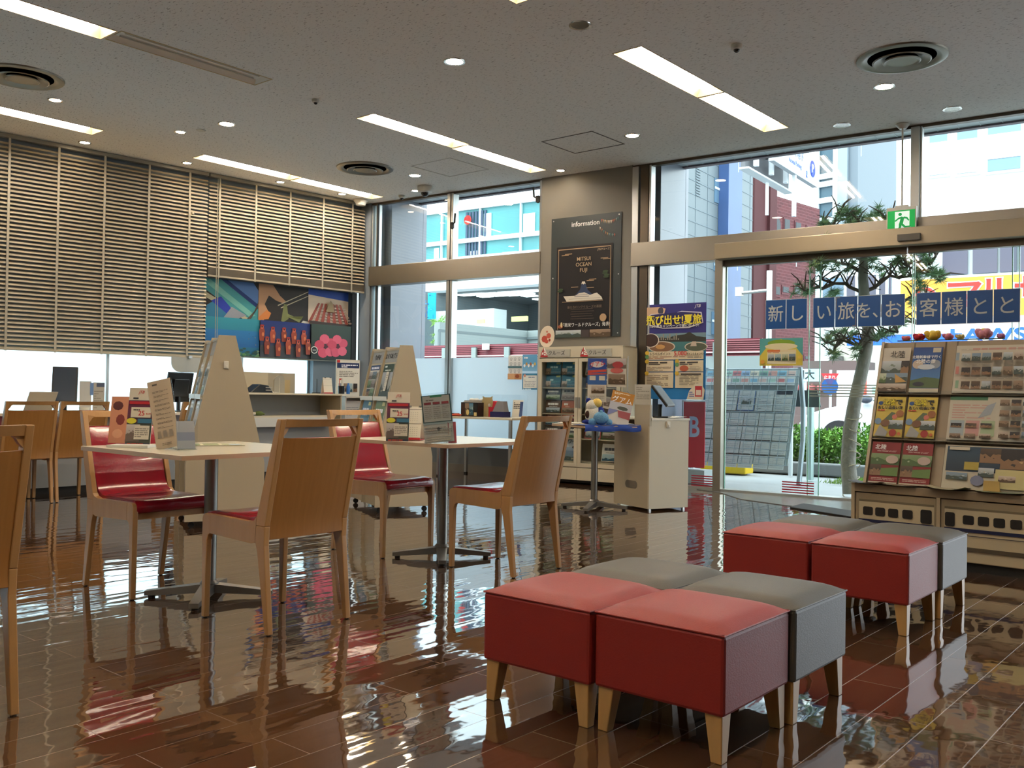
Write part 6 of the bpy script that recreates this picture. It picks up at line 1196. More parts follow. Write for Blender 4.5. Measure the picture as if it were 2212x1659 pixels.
for a, b_ in zip(pq, pq[1:]):
    a, b_ = wlp(a), wlp(b_); n_ = (b_-a).cross(Vector((0, 0, 1))).normalized()*-.2; g.hexa([(a.x, a.y, 0), (b_.x, b_.y, 0), (b_.x+n_.x, b_.y+n_.y, 0), (a.x+n_.x, a.y+n_.y, 0)], [(a.x, a.y, zp), (b_.x, b_.y, zp), (b_.x+n_.x, b_.y+n_.y, zp), (a.x+n_.x, a.y+n_.y, zp)])
    L_ = (b_-a).length; nn = int(L_/2.2)
    for i in range(nn+1): c_ = a+(b_-a)*(i/max(nn, 1)); h.box(c_.x-.03, c_.y-.05, 0, c_.x+.03, c_.y+.02, zp-.25)
    h.hexa([(a.x, a.y-.06, zp-.3), (b_.x, b_.y-.06, zp-.3), (b_.x, b_.y, zp-.3), (a.x, a.y, zp-.3)], [(a.x, a.y-.06, zp-.22), (b_.x, b_.y-.06, zp-.22), (b_.x, b_.y, zp-.22), (a.x, a.y, zp-.22)])
g.build('parapet', M('parapet_grey', '#7d8786', .6), ob_); h.build('parapet_joints', M('parapet_line', '#5f6a6c', .6), ob_)
dq = wlp(at(1120, 700, (q[1]-EYEP).length-1.2))
for (x0, y0, x1, y1, c_) in ((1031, 691, 1056, 699, '#c9cf72'), (1106, 685, 1155, 695, '#b9c66a')):
    a, b_ = wlp(at(x0, y1, 36)), wlp(at(x1, y0, 36)); g = MB(); g.box(a.x, a.y-.05, a.z, b_.x, a.y+.05, b_.z); g.build('lit_strip_sign', M('strip'+c_, c_, .5, emit=.4), ob_)
# digital mural, small pine and pale slab at far left
a, b_ = wlp(at(925, 690, 40)), wlp(at(954, 634, 40)); mu = Sheet(b_.x-a.x, b_.z-a.z, '#1c94a8', t=.05, step=.02); rnd = random.Random(9)
for i in range(70): x, z = rnd.random()*.9, rnd.random()*.95; w_, h_ = rnd.choice([(.22, .025), (.04, .16)]); mu.r(x, z, min(1, x+w_), min(1, z+h_), rnd.choice(['#0f4f9c', '#48c8c0', '#1f7fd0', '#0e3c6c']))
o = mu.build('maze_mural', MATTE, loc=WM @ Vector((a.x, a.y, a.z)), rz=WR); tag(o, 'turquoise and blue maze-pattern panel glimpsed beyond the left window', 'sign')
rndt = random.Random(21)
def needle_tuft(g, p, r_, n, col, rnd):
    for _ in range(n):
        d = Vector((rnd.gauss(0, 1), rnd.gauss(0, 1), rnd.gauss(.25, .8))).normalized(); L_ = r_*rnd.uniform(.6, 1.1); s_ = d.cross(Vector((rnd.random(), rnd.random(), rnd.random()))).normalized()*(.0035+.012*r_); g.add([p-s_, p+s_, p+d*L_], [(0, 1, 2)], col)
sp1 = T('small_pine', 'small bright green pine far beyond the left window', 'tree', at(950, 760, 32)*1, 0); sp1.location.z = 0; b0 = sp1.location.copy()
def rel(px, py, dist): return at(px, py, dist)-b0
g = MB(); g.tube([(0, 0, 0), rel(950, 740, 32), rel(951, 715, 32), rel(947, 700, 32)], [.1, .08, .06, .04], 8)
for (x, y) in ((936, 722), (964, 718), (938, 735), (962, 734), (958, 706)): g.tube([rel(950, y+4, 32), rel(x, y, 32)], .03, 6)
g.build('trunk', M('bark_far', '#6b5f52', .9), sp1)
g = MB()
for i in range(46):
    x, y = 950+rndt.uniform(-17, 17), rndt.choice([690, 695, 700, 720, 735])+rndt.uniform(-7, 7); needle_tuft(g, rel(x, y, 32+rndt.uniform(-.4, .4)), .16, 34, None, rndt)
g.build('foliage', M('pine_bright', '#7fae4c', .8), sp1)
g = MB(); a, b_ = wlp(at(928, 745, 45)), wlp(at(976, 660, 45)); g.box(a.x-3, a.y, 0, b_.x+3, a.y+1, a.z+1.6); tag(g.build('pale_building', M('pale_concrete', '#b8c2c4', .7), loc=W0, rz=WR), 'pale low building behind the small pine, far left window', 'building')
# ---- grey panelled building
SP = -16; d0, d1 = sq(1440, 500, SP)[0], sq(1625, 500, SP)[0]
gb = T('panelled_building', 'pale grey building clad in square metal panels, seen past the pillar', 'building', W0, WR)
g = MB(); g.box(SP-1, d0, 0, SP, d1, 26); g.build('wall', M('panel_grey', '#666f74', .6, noise=.04, nscale=.5, metal=.1), gb)
h = MB(); z = .9
ph = sq(1528, 434, SP)[1]-sq(1528, 463, SP)[1]; zr = sq(1528, 463, SP)[1]%ph; z = zr
while z < 26: h.box(SP, d0, z, SP+.02, d1, z+.05); z += ph
dj = [sq(p, 430, SP)[0] for p in (1502, 1528, 1552)]; dd = dj[1]-dj[0]; x = dj[0]-dd*8
while x < d1: h.box(SP, x, 0, SP+.02, x+.04, 26) if x > d0 else None; x += dd
h.build('panel_joints', M('joint_dark', '#5e6a72', .6), gb)
def rect_s(px0, py0, px1, py1, S): a, b_ = sq(px0, py1, S), sq(px1, py0, S); zc0, zc1 = sq(px0, py1, S)[1], sq(px0, py0, S)[1]; return a[0], min(zc0, zc1), b_[0], max(zc0, zc1)
for i, (r_, nm) in enumerate((((1502, 363, 1512, 422, SP), 'louvre'), ((1542, 384, 1553, 436, SP), 'window'), ((1541, 564, 1552, 585, SP), 'window'), ((1536, 673, 1548, 722, SP), 'window'))):
    a = rect_s(*r_); g = MB()
    if nm == 'louvre':
        z = a[1]
        while z < a[3]: g.box(SP+.0, a[0], z, SP+.05, a[2], z+.06); z += .14
        g.build('louvre', M('louvre_grey', '#59666e', .5), gb)
    else: g.box(SP, a[0], a[1], SP+.05, a[2], a[3]); w_ = g.build('window', M('window_slate', '#5a7488', .15), gb); g = MB(); zz = a[1]+(a[3]-a[1])*.55; g.box(SP+.05, a[0], zz, SP+.09, a[2], zz+.12); g.build('window_bar', WF, w_)
a = sq(1573, 500, SP+.6)[0], sq(1602, 500, SP+.6)[0]
g = MB(); g.box(SP+.02, a[0], 3.2, SP+.6, a[1], 26); tag(g.build('blue_column_sign', M('column_blue', '#36507e', .45, noise=.3, nscale=1.4, stretch=(1, 1, .4)), loc=W0, rz=WR), 'tall mottled blue column sign on the grey panelled building', 'sign')
# ---- red brick building
bA = at(1625, 850, 60); bu_ = uz(84); bn = Vector((bu_.y, -bu_.x, 0))
def bk(px, py, off=0): q = onplane(px, py, bA+bn*off, bn)-bA; return q.dot(bu_), q.z
ang = R(84); brk = T('brick_building', 'dark red brick building with narrow and arched windows across the street', 'building', (bA.x, bA.y, 0), ang)
BR_ = bpy.data.materials.new('red_brick'); BR_.use_nodes = True; nt = BR_.node_tree; b_ = nt.nodes['Principled BSDF']; tc = nt.nodes.new('ShaderNodeTexCoord'); mp = nt.nodes.new('ShaderNodeMapping'); mp.inputs['Rotation'].default_value = (R(90), 0, 0)
bt = nt.nodes.new('ShaderNodeTexBrick'); bt.inputs['Scale'].default_value = 1; bt.inputs['Brick Width'].default_value = .5; bt.inputs['Row Height'].default_value = .2; bt.inputs['Mortar Size'].default_value = .02
bt.inputs['Color1'].default_value = (*lin('#5a2226'), 1); bt.inputs['Color2'].default_value = (*lin('#4c1b20'), 1); bt.inputs['Mortar'].default_value = (*lin('#6a3a3e'), 1)
nt.links.new(tc.outputs['Object'], mp.inputs[0]); nt.links.new(mp.outputs[0], bt.inputs[0]); nt.links.new(bt.outputs[0], b_.inputs['Base Color']); b_.inputs['Roughness'].default_value = .8
x1 = bk(1770, 500)[0]; zt = bk(1740, 399)[1]
g = MB(); g.box(0, 0, 0, x1, 10, zt); g.build('wall', BR_, brk)
xa, xb = bk(1648, 500)[0], bk(1663, 500)[0]; g = MB(); g.box(xa, -.5, 0, xb, 0, zt+3); g.box(-.5, -.3, 0, xa, 0, zt+4); g.build('pilaster', M('brick_deep', '#481a1e', .8), brk)
for (p0, q0, p1, q1, arch) in ((1674, 440, 1684, 490, 1), (1694, 428, 1704, 488, 0), (1718, 436, 1728, 494, 0), (1743, 446, 1752, 492, 0), (1672, 573, 1683, 590, 0), (1690, 574, 1702, 586, 0), (1716, 574, 1727, 590, 0), (1672, 636, 1681, 648, 1), (1690, 624, 1701, 648, 0), (1690, 720, 1700, 728, 0), (1714, 722, 1724, 730, 0), (1738, 726, 1748, 732, 0)):
    x0, z1 = bk(p0, q0); xx, z0 = bk(p1, q1); z0 = bk(p0, q1)[1]; g = MB(); fr = MB()
    if arch: r_ = (xx-x0)/2; pts = [(x0, z0), (xx, z0)]+[(x0+r_+r_*math.cos(R(a)), z1+r_*1.4*math.sin(R(a))) for a in range(0, 181, 20)]; g.prism(pts, -.08, 0, 'y'); fr.prism([(x0+r_+(x-x0-r_)*1.25, z0-.2+(z-z0)*1.06) for x, z in pts], -.05, 0, 'y')
    else: g.box(x0, -.08, z0, xx, 0, z1); fr.box(x0-.12, -.05, z0-.15, xx+.12, 0, z1+.1)
    w_ = fr.build('window_surround', M('brick_pale', '#5e3034', .8), brk); g.build('window_glass', M('window_dusk', '#1c222a', .5), w_)
# ---- glass tower behind
tA = at(1762, 850, 95); tu = uz(-7); tn = Vector((tu.y, -tu.x, 0))
def tk(px, py): q = onplane(px, py, tA, tn)-tA; return q.dot(tu), q.z
tw = T('glass_tower', 'tall blue glass and pale panel tower beyond the brick building', 'building', (tA.x, tA.y, 0), R(-7))
xg, xw, xe = tk(1812, 400)[0], tk(1833, 400)[0], tk(1857, 400)[0]
g = MB(); g.box(0, 0, 0, xg, 8, 60); g.build('glass_front', M('tower_glass', '#33505f', .4, noise=.15, nscale=.3), tw)
g = MB(); g.box(xg, -.3, 0, xw, 8, 60); g.build('white_pier', M('tower_white', '#808c94', .5), tw)
g = MB(); g.hexa([(xw, 0, 0), (xe, 0, 0), (xe, 8, 0), (xw, 8, 0)], [(xw, 0, 36), (xw+.8, 0, 36), (xw+.8, 8, 36), (xw, 8, 36)]); g.build('slanted_side', M('tower_side', '#5f6a74', .5), tw)
g = MB(); z0 = tk(1780, 560)[1]; z = 2
for y in (344, 361, 396, 439, 455, 500, 530, 565, 600): z = tk(1790, y)[1]; g.box(0, -.3, z-.25, xg, -.05, z+.25)
for p in (1765, 1802, 1806): x = tk(p, 400)[0]; g.box(x, -.3, 0, x+.3, -.05, 60)
g.build('white_bars', WF, tw)
# low white block between tower and the orange-sign building
lb = T('white_block', 'white building with a dark window band behind the pine tree', 'building', W0, WR); DL_ = 34
a = wq(1762, 560, DL_), wq(1945, 690, DL_); zt2 = wq(1850, 505, DL_)[1]
g = MB(); g.box(a[0][0], DL_, 0, a[1][0], DL_+8, zt2); g.build('wall', WF, lb)
b1_, b2_ = wq(1830, 640, DL_), wq(1926, 592, DL_); g = MB(); g.box(b1_[0], DL_-.1, b1_[1], b2_[0], DL_, b2_[1]); w_ = g.build('window_band', M('window_plum', '#4c4a5c', .2), lb); g = MB()
for p in (1850, 1895, 1915): x = wq(p, 600, DL_)[0]; g.box(x, DL_-.2, b1_[1], x+.12, DL_-.1, b2_[1])
g.build('window_bar', WF, w_)
b1_, b2_ = wq(1778, 690, DL_), wq(1822, 600, DL_); g = MB(); g.box(b1_[0], DL_-.1, b1_[1], b2_[0], DL_, b2_[1]); g.build('window', M('window_slate', '#5a7488', .15), lb)
g = MB(); c1_, c2_ = wq(1800, 800, DL_-4), wq(1882, 705, DL_-4); g.box(c1_[0], DL_-4, 0, c2_[0], DL_-2, c2_[1]); stn = g.build('stone_porch', M('stone_beige', '#b4b0a4', .8, noise=.1), lb)
g = MB(); e1, e2 = wq(1793, 770, DL_-4.1), wq(1822, 752, DL_-4.1); g.box(e1[0], DL_-4.2, e1[1]-3.2, e2[0], DL_-4.05, e1[1]); g.build('porch_opening', M('opening_dark', '#4a4844', .6), lb)
# ---- white building with the orange and the blue shop signs
D2 = 20; wb2 = T('shop_building', 'white building with windows and shop signs, seen through the right-hand glass', 'building', W0, WR)
s0, s1 = wq(1990, 400, D2)[0], wq(2420, 400, D2)[0]; zt2 = wq(2000, 290, D2)[1]
sL = wq(1938, 600, D2)[0]
g = MB(); g.box(s0, D2, 0, s1, D2+8, zt2+6); g.box(sL, D2, 0, s0, D2+8, wq(1960, 545, D2)[1]); g.build('wall', M('white_stucco', '#f0f2f4', .7), wb2)
def rect_w(p0, q0, p1, q1, D, dd=.1): a, b_ = wq(p0, q1, D), wq(p1, q0, D); return (a[0], D-dd, a[1], b_[0], D, b_[1])
for (p0, q0, p1, q1) in ((2003, 290, 2053, 388), (2062, 283, 2118, 384), (2128, 270, 2212, 378), (2225, 260, 2300, 370)):
    z0 = wq((p0+p1)/2, (q0+q1)/2+ (q1-q0)/2-3, D2)[1]; z1 = z0+(wq(p0, q0, D2)[1]-wq(p0, q1, D2)[1]); x0, x1 = wq(p0, 400, D2)[0], wq(p1, 400, D2)[0]
    g = MB(); g.box(x0, D2-.12, z0, x1, D2, z1); fr = g.build('window_frame', WF, wb2); g = MB(); g.box(x0+.08, D2-.14, z0+.08, x1-.08, D2-.12, z1-.05); g.build('window_glass', M('shade_blue', '#6f8c9c', .3), fr); g = MB(); g.box(x0+.08, D2-.16, z0+(.08 if p0 < 2100 else .42), x1-.08, D2-.145, z1-.32); g.build('roller_shade', M('shade_white', '#eef4f6', .8), fr)
for (p0, q0, p1, q1) in ((1975, 545, 1992, 596), (2036, 545, 2090, 594), (2101, 545, 2154, 588), (2160, 545, 2196, 586), (2202, 545, 2260, 582)):
    x0, x1 = wq(p0, 560, D2-.3)[0], wq(p1, 560, D2-.3)[0]; z0 = wq(2100, 591, D2-.3)[1]; z1 = wq(2100, 520, D2-.3)[1]; g = MB(); g.box(x0, D2-.3, z0, x1, D2-.2, z1); g.build('lower_window', M('window_plum', '#4c4a5c', .2), wb2)
g = MB(); x0, x1 = wq(1970, 560, D2-.3)[0], s1; z0 = wq(2100, 594, D2-.3)[1]; g.box(x0, D2-.4, z0-.08, x1, D2-.1, z0); g.box(x0, D2-.2, z0, x1, D2, wq(2100, 500, D2)[1]); g.build('window_sill', M('frame_pale', '#b9c4c8', .4), wb2)
og = T('orange_shop_sign', 'long orange and yellow shop sign with red katakana letters', 'sign', W0, WR)
x0, x1 = wq(1945, 640, D2-.7)[0], wq(2330, 640, D2-.7)[0]; z1 = wq(2100, 598, D2-.7)[1]; z0 = wq(2100, 682, D2-.7)[1]
g = MB(); g.box(x0, D2-.7, z0, x1, D2-.4, z1); g.build('sign_box', M('sign_orange', '#f2a030', .5, emit=.35, noise=.25, nscale=.8), og)
RT = M('sign_letter_red', '#d0281c', .5); zc = (z0+z1)/2
for ch, p in (('マ', 2082), ('ル', 2152), ('サ', 2232)):
    x = wq(p, 640, D2-.75)[0]; c = text(ch, (z1-z0)*.92, WF, og, (x, D2-.72, zc), bold=.05); c = text(ch, (z1-z0)*.92, RT, og, (x, D2-.76, zc), bold=.015)
x = wq(1998, 640, D2-.75)[0]; g = MB(); g.lathe([(.34, -.03), (0, -.03)], 24, (x, D2-.72, zc+.0), 'y'); lf = g.build('round_logo_white', WF, og); g = MB(); g.tube([(x+.27*math.cos(R(a)), D2-.77, zc+.27*math.sin(R(a))) for a in range(0, 361, 20)], .05, 6); g.build('round_logo_ring', RT, og)
bs = T('blue_shop_sign', 'white and blue convenience shop sign reading LAWSON', 'sign', W0, WR)
x0, x1 = wq(1830, 720, D2-.9)[0], wq(2330, 720, D2-.9)[0]; z1 = wq(2050, 703, D2-.9)[1]; z0 = wq(2050, 748, D2-.9)[1]; xm = wq(2078, 720, D2-.9)[0]
g = MB(); g.box(x0, D2-.9, z0, x1, D2-.5, z1); g.build('sign_box', M('sign_white_lit', '#f0f6ff', .5, emit=.5), bs)
g = MB(); g.box(x0, D2-.93, z0+.06, xm, D2-.9, z0+(z1-z0)*.62); g.build('blue_band', M('sign_blue_lit', '#1458d8', .5, emit=.3), bs)
text('LAWSON', (z1-z0)*.86, M('sign_letter_blue', '#1c5cc8', .5), bs, (wq(2185, 720, D2-.95)[0], D2-.94, (z0+z1)/2-.02), bold=.03, sx=1.45)
# ---- parking sign and lamp board hung over the pavement
PS = -3.0; pk = T('parking_sign', 'white Aroma Parking sign with a blue P disc, above the street', 'sign', W0, WR)
a, b_ = sq(1672, 330, PS), sq(1766, 380, PS); za, zb_ = sq(1764, 404, PS)[1], sq(1764, 345, PS)[1]
g = MB(); g.box(PS-.12, a[0], za, PS, b_[0], zb_+.05); g.build('sign_box', M('parking_white', '#a4acb4', .5), pk)
RS = (R(90), 0, R(90))
LBL = M('parking_blue', '#2848c0', .5); mid = (a[0]+b_[0])/2; L_ = b_[0]-a[0]; H_ = zb_-za
text('Aroma Parking', H_*.22, LBL, pk, (PS+.004, a[0]+L_*.46, za+H_*.36), rot=RS); text('アロマ地下', H_*.36, M('parking_grey', '#5a6a8c', .6), pk, (PS+.004, a[0]+L_*.46, za+H_*.72), rot=RS)
g = MB(); g.lathe([(H_*.30, .006), (0, .006)], 28, (PS, b_[0]-L_*.13, za+H_*.56), 'x'); g.build('p_disc', LBL, pk); text('P', H_*.42, M('parking_letter', '#f0f4fa', .5), pk, (PS+.010, b_[0]-L_*.13, za+H_*.56), rot=RS, bold=.02)
g = MB(); q_ = b_[0]-L_*.27; g.box(PS, q_-.05, za+H_*.12, PS+.005, q_+.05, za+H_*.34); ac_ = g.build('access_mark', LBL, pk); g = MB(); g.lathe([(.014, .008), (0, .008)], 12, (PS, q_-.01, za+H_*.29), 'x'); g.tube([(PS+.008, q_-.012, za+H_*.26), (PS+.008, q_-.008, za+H_*.2), (PS+.008, q_+.02, za+H_*.2), (PS+.008, q_+.03, za+H_*.15)], .006, 5); g.build('access_figure', M('parking_letter', '#f0f4fa', .5), ac_)
g = MB(); g.box(PS-.1, mid-.04, zb_, PS-.02, mid+.04, 5.2); g.build('hanger', WF, pk)
lbx = T('lamp_board', 'grey board lined with three white floodlights left of the parking sign', 'sign', W0, WR)
a, b_ = sq(1609, 400, PS-.5), sq(1704, 400, PS-.5); zz = sq(1660, 388, PS-.5)[1]; g = MB(); g.box(PS-.6, a[0], zz-.02, PS-.5, b_[0], zz+.75); g.build('board', M('lamp_board_grey', '#5c5c60', .5, metal=.3), lbx)
g = MB(); g.box(PS-.62, a[0]-.05, zz-.06, PS-.4, b_[0]+.05, zz-.02); g.build('bottom_rail', WF, lbx)
for p in (1635, 1668, 1699): v = sq(p, 380, PS-.35)[0]; g = MB(); g.box(PS-.42, v-.05, zz+.05, PS-.32, v+.05, zz+.42); lm_ = g.build('floodlight', M('floodlight_white', '#eef2f6', .4), lbx, bevel=.01); g = MB(); g.box(PS-.5, v-.02, zz+.42, PS-.34, v+.02, zz+.5); g.build('bracket', DARK, lm_)
g = MB(); g.box(PS-.56, (a[0]+b_[0])/2, zz+.75, PS-.5, (a[0]+b_[0])/2+.06, 5.2); g.build('hanger', WF, lbx)
# ---- pine tree
PD = 13.2; TB = at(1838, 1062, 13.0); TB.z = 0; TB = G(1838, 1062, 0.05); pdist = math.hypot(TB.x, TB.y)
pine = T('pine_tree', 'tall pine with a wrapped slanting trunk standing just outside the entrance', 'tree', (TB.x, TB.y, 0), 0)
def pr(px, py, dd=0): return at(px, py, pdist+dd)-Vector((TB.x, TB.y, 0))
BARK = M('pine_bark', '#8f8a82', .9, bump=.8, bscale=30, noise=.25, nscale=14); g = MB()
tr = [pr(1838, 1066), pr(1832, 1000), pr(1836, 930), pr(1846, 870), pr(1862, 800), pr(1872, 750), pr(1876, 700), pr(1868, 650), pr(1864, 600), pr(1866, 550), pr(1860, 500), pr(1852, 468)]
g.tube(tr, [.084, .076, .072, .068, .065, .063, .06, .055, .05, .042, .028, .014], 14)
g.build('trunk', BARK, pine, smooth=True)
g = MB(); rnd = random.Random(17)
br = [[(1866, 632), (1835, 620), (1800, 612), (1775, 590), (1760, 575)], [(1800, 612), (1770, 620), (1738, 628)], [(1868, 630), (1900, 612), (1940, 600), (1985, 588), (2025, 600)], [(1940, 600), (1960, 575), (1950, 552)], [(1985, 588), (2010, 570), (2020, 548)], [(1868, 780), (1850, 745), (1820, 735), (1785, 742)], [(1850, 745), (1862, 735), (1878, 728)], [(1872, 730), (1905, 722), (1940, 718)], [(1820, 735), (1800, 765)], [(1864, 560), (1835, 548), (1800, 545)], [(1866, 552), (1895, 535), (1930, 530)],
      [(1860, 500), (1825, 500), (1790, 498), (1778, 478)], [(1858, 500), (1890, 490), (1925, 482)], [(1852, 480), (1830, 468), (1812, 462)], [(1866, 650), (1950, 690), (1990, 700)], [(1865, 590), (1820, 570), (1790, 562)], [(1862, 700), (1970, 640), (2000, 650)]]
for b_ in br:
    dd = rnd.uniform(-.7, .7); pts = []
    for i, p in enumerate(b_):
        pts.append(pr(p[0], p[1], dd*i/len(b_)))
    pts2 = [pts[0]]
    for a, c in zip(pts, pts[1:]):
        m_ = (a+c)/2+Vector((rnd.uniform(-.06, .06), rnd.uniform(-.06, .06), rnd.uniform(-.05, .05))); pts2 += [m_, c]
    g.tube(pts2, [.022-.016*i/len(pts2) for i in range(len(pts2))], 7)
    for p in pts2[1:]:
        for _ in range(3): e_ = p+Vector((rnd.uniform(-.22, .22), rnd.uniform(-.22, .22), rnd.uniform(.0, .22))); g.tube([p, (p+e_)/2+Vector((0, 0, .03)), e_], [.010, .007, .004], 5)
g.build('branches', M('pine_branch', '#5a4c40', .9), pine)
g = MB(); rnd = random.Random(18)
for (x, y, r_, n) in ((1738, 622, 22, 9), (1762, 580, 22, 8), (1795, 640, 20, 6), (1800, 565, 26, 10), (1830, 575, 16, 5), (1885, 560, 18, 5), (1900, 585, 12, 4), (1940, 570, 24, 10), (1965, 545, 20, 8), (2000, 585, 26, 12), (2030, 600, 16, 8), (2005, 560, 18, 7), (1985, 615, 14, 6), (1790, 735, 22, 8), (1830, 722, 18, 6), (1800, 765, 14, 4), (1855, 760, 14, 4), (1920, 715, 16, 6), (1895, 728, 12, 4), (1945, 700, 14, 4),
                      (1785, 480, 14, 6), (1812, 462, 16, 8), (1835, 478, 12, 5), (1850, 462, 14, 6), (1880, 475, 14, 6), (1905, 462, 16, 8), (1930, 475, 14, 7), (1950, 485, 10, 4), (1775, 502, 12, 5), (1860, 520, 18, 6), (1820, 520, 16, 5), (1910, 520, 16, 5), (1975, 655, 12, 4), (2000, 650, 10, 4)):
    for _ in range(n):
        p = pr(x+rnd.gauss(0, r_*.5), y+rnd.gauss(0, r_*.4), rnd.gauss(0, .25)); needle_tuft(g, p, .11, 46, None, rnd)
fo = g.build('foliage', M('pine_needles', '#7c9c72', .7, noise=.3, nscale=6), pine)
g = MB()
for i in range(7): z = .15+.2*i; c = tr[0].lerp(tr[3], i/7); g.tube([c+Vector((.080*math.cos(a), .080*math.sin(a), .04*math.sin(a*1.0+i))) for a in [2*math.pi*k/12 for k in range(13)]], .006, 5)
g.build('wrapping_cord', M('cord_pale', '#b4aa98', .9), pine)
# ---- planter, hedge, grass
hz = G(1750, 1035, 0); hs0, hs1 = wq(1618, 1000, 4.0)[0], wq(1990, 1000, 4.0)[0]
ps0 = (WM.inverted() @ G(1600, 1052)).x; 
g = MB(); g.box(hs0-.4, 2.9, 0, hs1+1.5, 3.1, .16); tag(g.build('planter_kerb', M('kerb_grey', '#77797a', .8, bump=.3, bscale=40), loc=W0, rz=WR, bevel=.02), 'low grey stone kerb in front of the hedge', 'kerb')
g = MB(); g.box(hs0-.4, 3.1, 0, hs1+1.5, 5.0, .12); tag(g.build('planter_soil', M('soil_dark', '#4c4a3c', .95), loc=W0, rz=WR), 'dark planting bed under the hedge', 'soil', kind='stuff')
g = MB(); rnd = random.Random(31)
for _ in range(9000):
    x, y, z = rnd.uniform(hs0, hs1), rnd.uniform(3.35, 4.3), rnd.uniform(.12, .58)
    z += .10*math.sin(x*2.3)*math.sin(y*5) ; d = Vector((rnd.gauss(0, 1), rnd.gauss(-.4, 1), rnd.gauss(.5, 1))).normalized()*rnd.uniform(.04, .08); s_ = d.cross(Vector((rnd.random(), rnd.random(), 1))).normalized()*.016; p = Vector((x, y, z))
    g.add([p-s_, p+s_, p+d+s_*.3, p+d-s_*.3], [(0, 1, 2, 3)], rnd.choice(['#5c8a34', '#6f9c40', '#476f2c', '#83ac52']))
hg = g.build('hedge', MATTE, loc=W0, rz=WR); tag(hg, 'leafy green hedge between the pavement and the road', 'hedge', kind='stuff')
g = MB()
for _ in range(1500):
    v = WM.inverted() @ G(rnd.uniform(1750, 1880), rnd.uniform(1050, 1064)); p = Vector((v.x+rnd.uniform(-.1, .1), 2.2+rnd.uniform(-.4, .4), 0)); d = Vector((rnd.gauss(0, .02), rnd.gauss(0, .02), rnd.uniform(.02, .06))); g.add([p-Vector((.004, 0, 0)), p+Vector((.004, 0, 0)), p+d], [(0, 1, 2)], rnd.choice(['#7da048', '#5c8a34', '#93b45c']))
tag(g.build('grass_patch', MATTE, loc=W0, rz=WR), 'patch of short grass at the foot of the pine tree', 'grass', kind='stuff')
# ---- car
cd_ = 8.2; cs0 = wq(1722, 940, cd_)[0]; car = T('car', 'white passenger car driving left beyond the hedge', 'car', wl(cs0, cd_), WR)
CWH = M('car_white', '#e8eef2', .15, coat=.5); prof = [(0.0, .28), (.02, .55), (.12, .70), (.5, .82), (1.02, .95), (1.15, 1.02), (1.95, 1.42), (2.3, 1.48), (3.1, 1.46), (3.7, 1.30), (4.2, 1.02), (4.3, .75), (4.28, .3)]
g = MB(); lo = [(x, z) for x, z in prof if z <= 1.06]
body = [(0, .28), (4.28, .3), (4.3, .75), (4.2, 1.0), (3.6, 1.03), (1.05, .96), (.5, .84), (.12, .70), (.02, .55)]; g.prism(body, 0, 1.7, 'y'); g.build('body', CWH, car, bevel=.05)
g = MB(); gh = [(1.0, .95), (3.95, 1.0), (3.65, 1.30), (3.1, 1.45), (2.3, 1.48), (1.95, 1.42)]; b4 = [Vector((x, .06+.14*max(0, (z-.95)/.5), z)) for x, z in gh]+[Vector((x, 1.64-.14*max(0, (z-.95)/.5), z)) for x, z in gh]; n = len(gh)
g.add(b4, [tuple(range(n)), tuple(range(2*n-1, n-1, -1))]+[(i, i+n, (i+1) % n+n, (i+1) % n) for i in range(n)]); g.build('cabin', CWH, car)
g = MB(); gw = [(1.35, 1.0), (2.35, 1.02), (2.35, 1.38), (2.0, 1.36)]; g.add([Vector((x, .045+.14*max(0, (z-.95)/.5), z)) for x, z in gw], [(0, 1, 2, 3)]); gw = [(2.45, 1.02), (3.55, 1.04), (3.3, 1.28), (2.45, 1.38)]; g.add([Vector((x, .045+.14*max(0, (z-.95)/.5), z)) for x, z in gw], [(0, 1, 2, 3)]); g.build('side_window', M('car_glass', '#5a6c68', .08), car)
g = MB(); g.ball((1.28, -.08, 1.03), (.12, .08, .08), 14, 8); g.build('wing_mirror', M('car_grey', '#4c5260', .3), car, smooth=True)
for x in (.78, 3.5): g = MB(); g.lathe([(.31, -.02), (.32, .0), (.32, .2), (.31, .22)], 28, (x, 0, .31), 'y'); wh_ = g.build('wheel', M('tyre', '#26262a', .8), car); g = MB(); g.lathe([(.20, -.03), (.06, -.05), (0, -.05)], 20, (x, 0, .31), 'y'); g.build('hub_cap', SIL, wh_)
# ---- outside newspaper rack, banner, boxes
nr = T('outdoor_rack', 'grey wire rack of newspapers and leaflets standing outside the glass', 'rack', wl(0, 1.5), WR)
nd = 1.5; x0, x1 = wq(1500, 900, nd)[0], wq(1712, 900, nd)[0]; zt = wq(1620, 796, nd)[1]; zl = wq(1620, 1000, nd)[1]
g = MB(); g.tube([(x1-.03, .35, zt+.02), (x1+.03, .30, .9), (x1+.07, .18, .5), (x1+.1, -.05, .0)], .03, 10); g.tube([(x0+.02, .35, zt+.02), (x0, .3, .9), (x0-.03, .18, .5), (x0-.05, -.05, 0)], .03, 10); g.tube([(x0, .35, zt), (x1, .35, zt)], .012, 8); g.build('frame', M('rack_steel', '#78848a', .4, metal=.6), nr)
g = MB(); cols = 11; rows = 13
def ny(z): return .30-.42*(zt-z)/(zt-zl)
for i in range(cols+1): x = x0+.03+(x1-x0-.06)*i/cols; g.tube([(x, ny(zt)-.04, zt), (x, ny(zl)-.04, zl)], .0035, 4)
for j in range(rows+1): z = zl+(zt-zl)*j/rows; g.tube([(x0, ny(z)-.04, z), (x1, ny(z)-.04, z)], .0035, 4)
g.build('wire_grid', M('rack_wire', '#5c6c72', .4, metal=.5), nr)
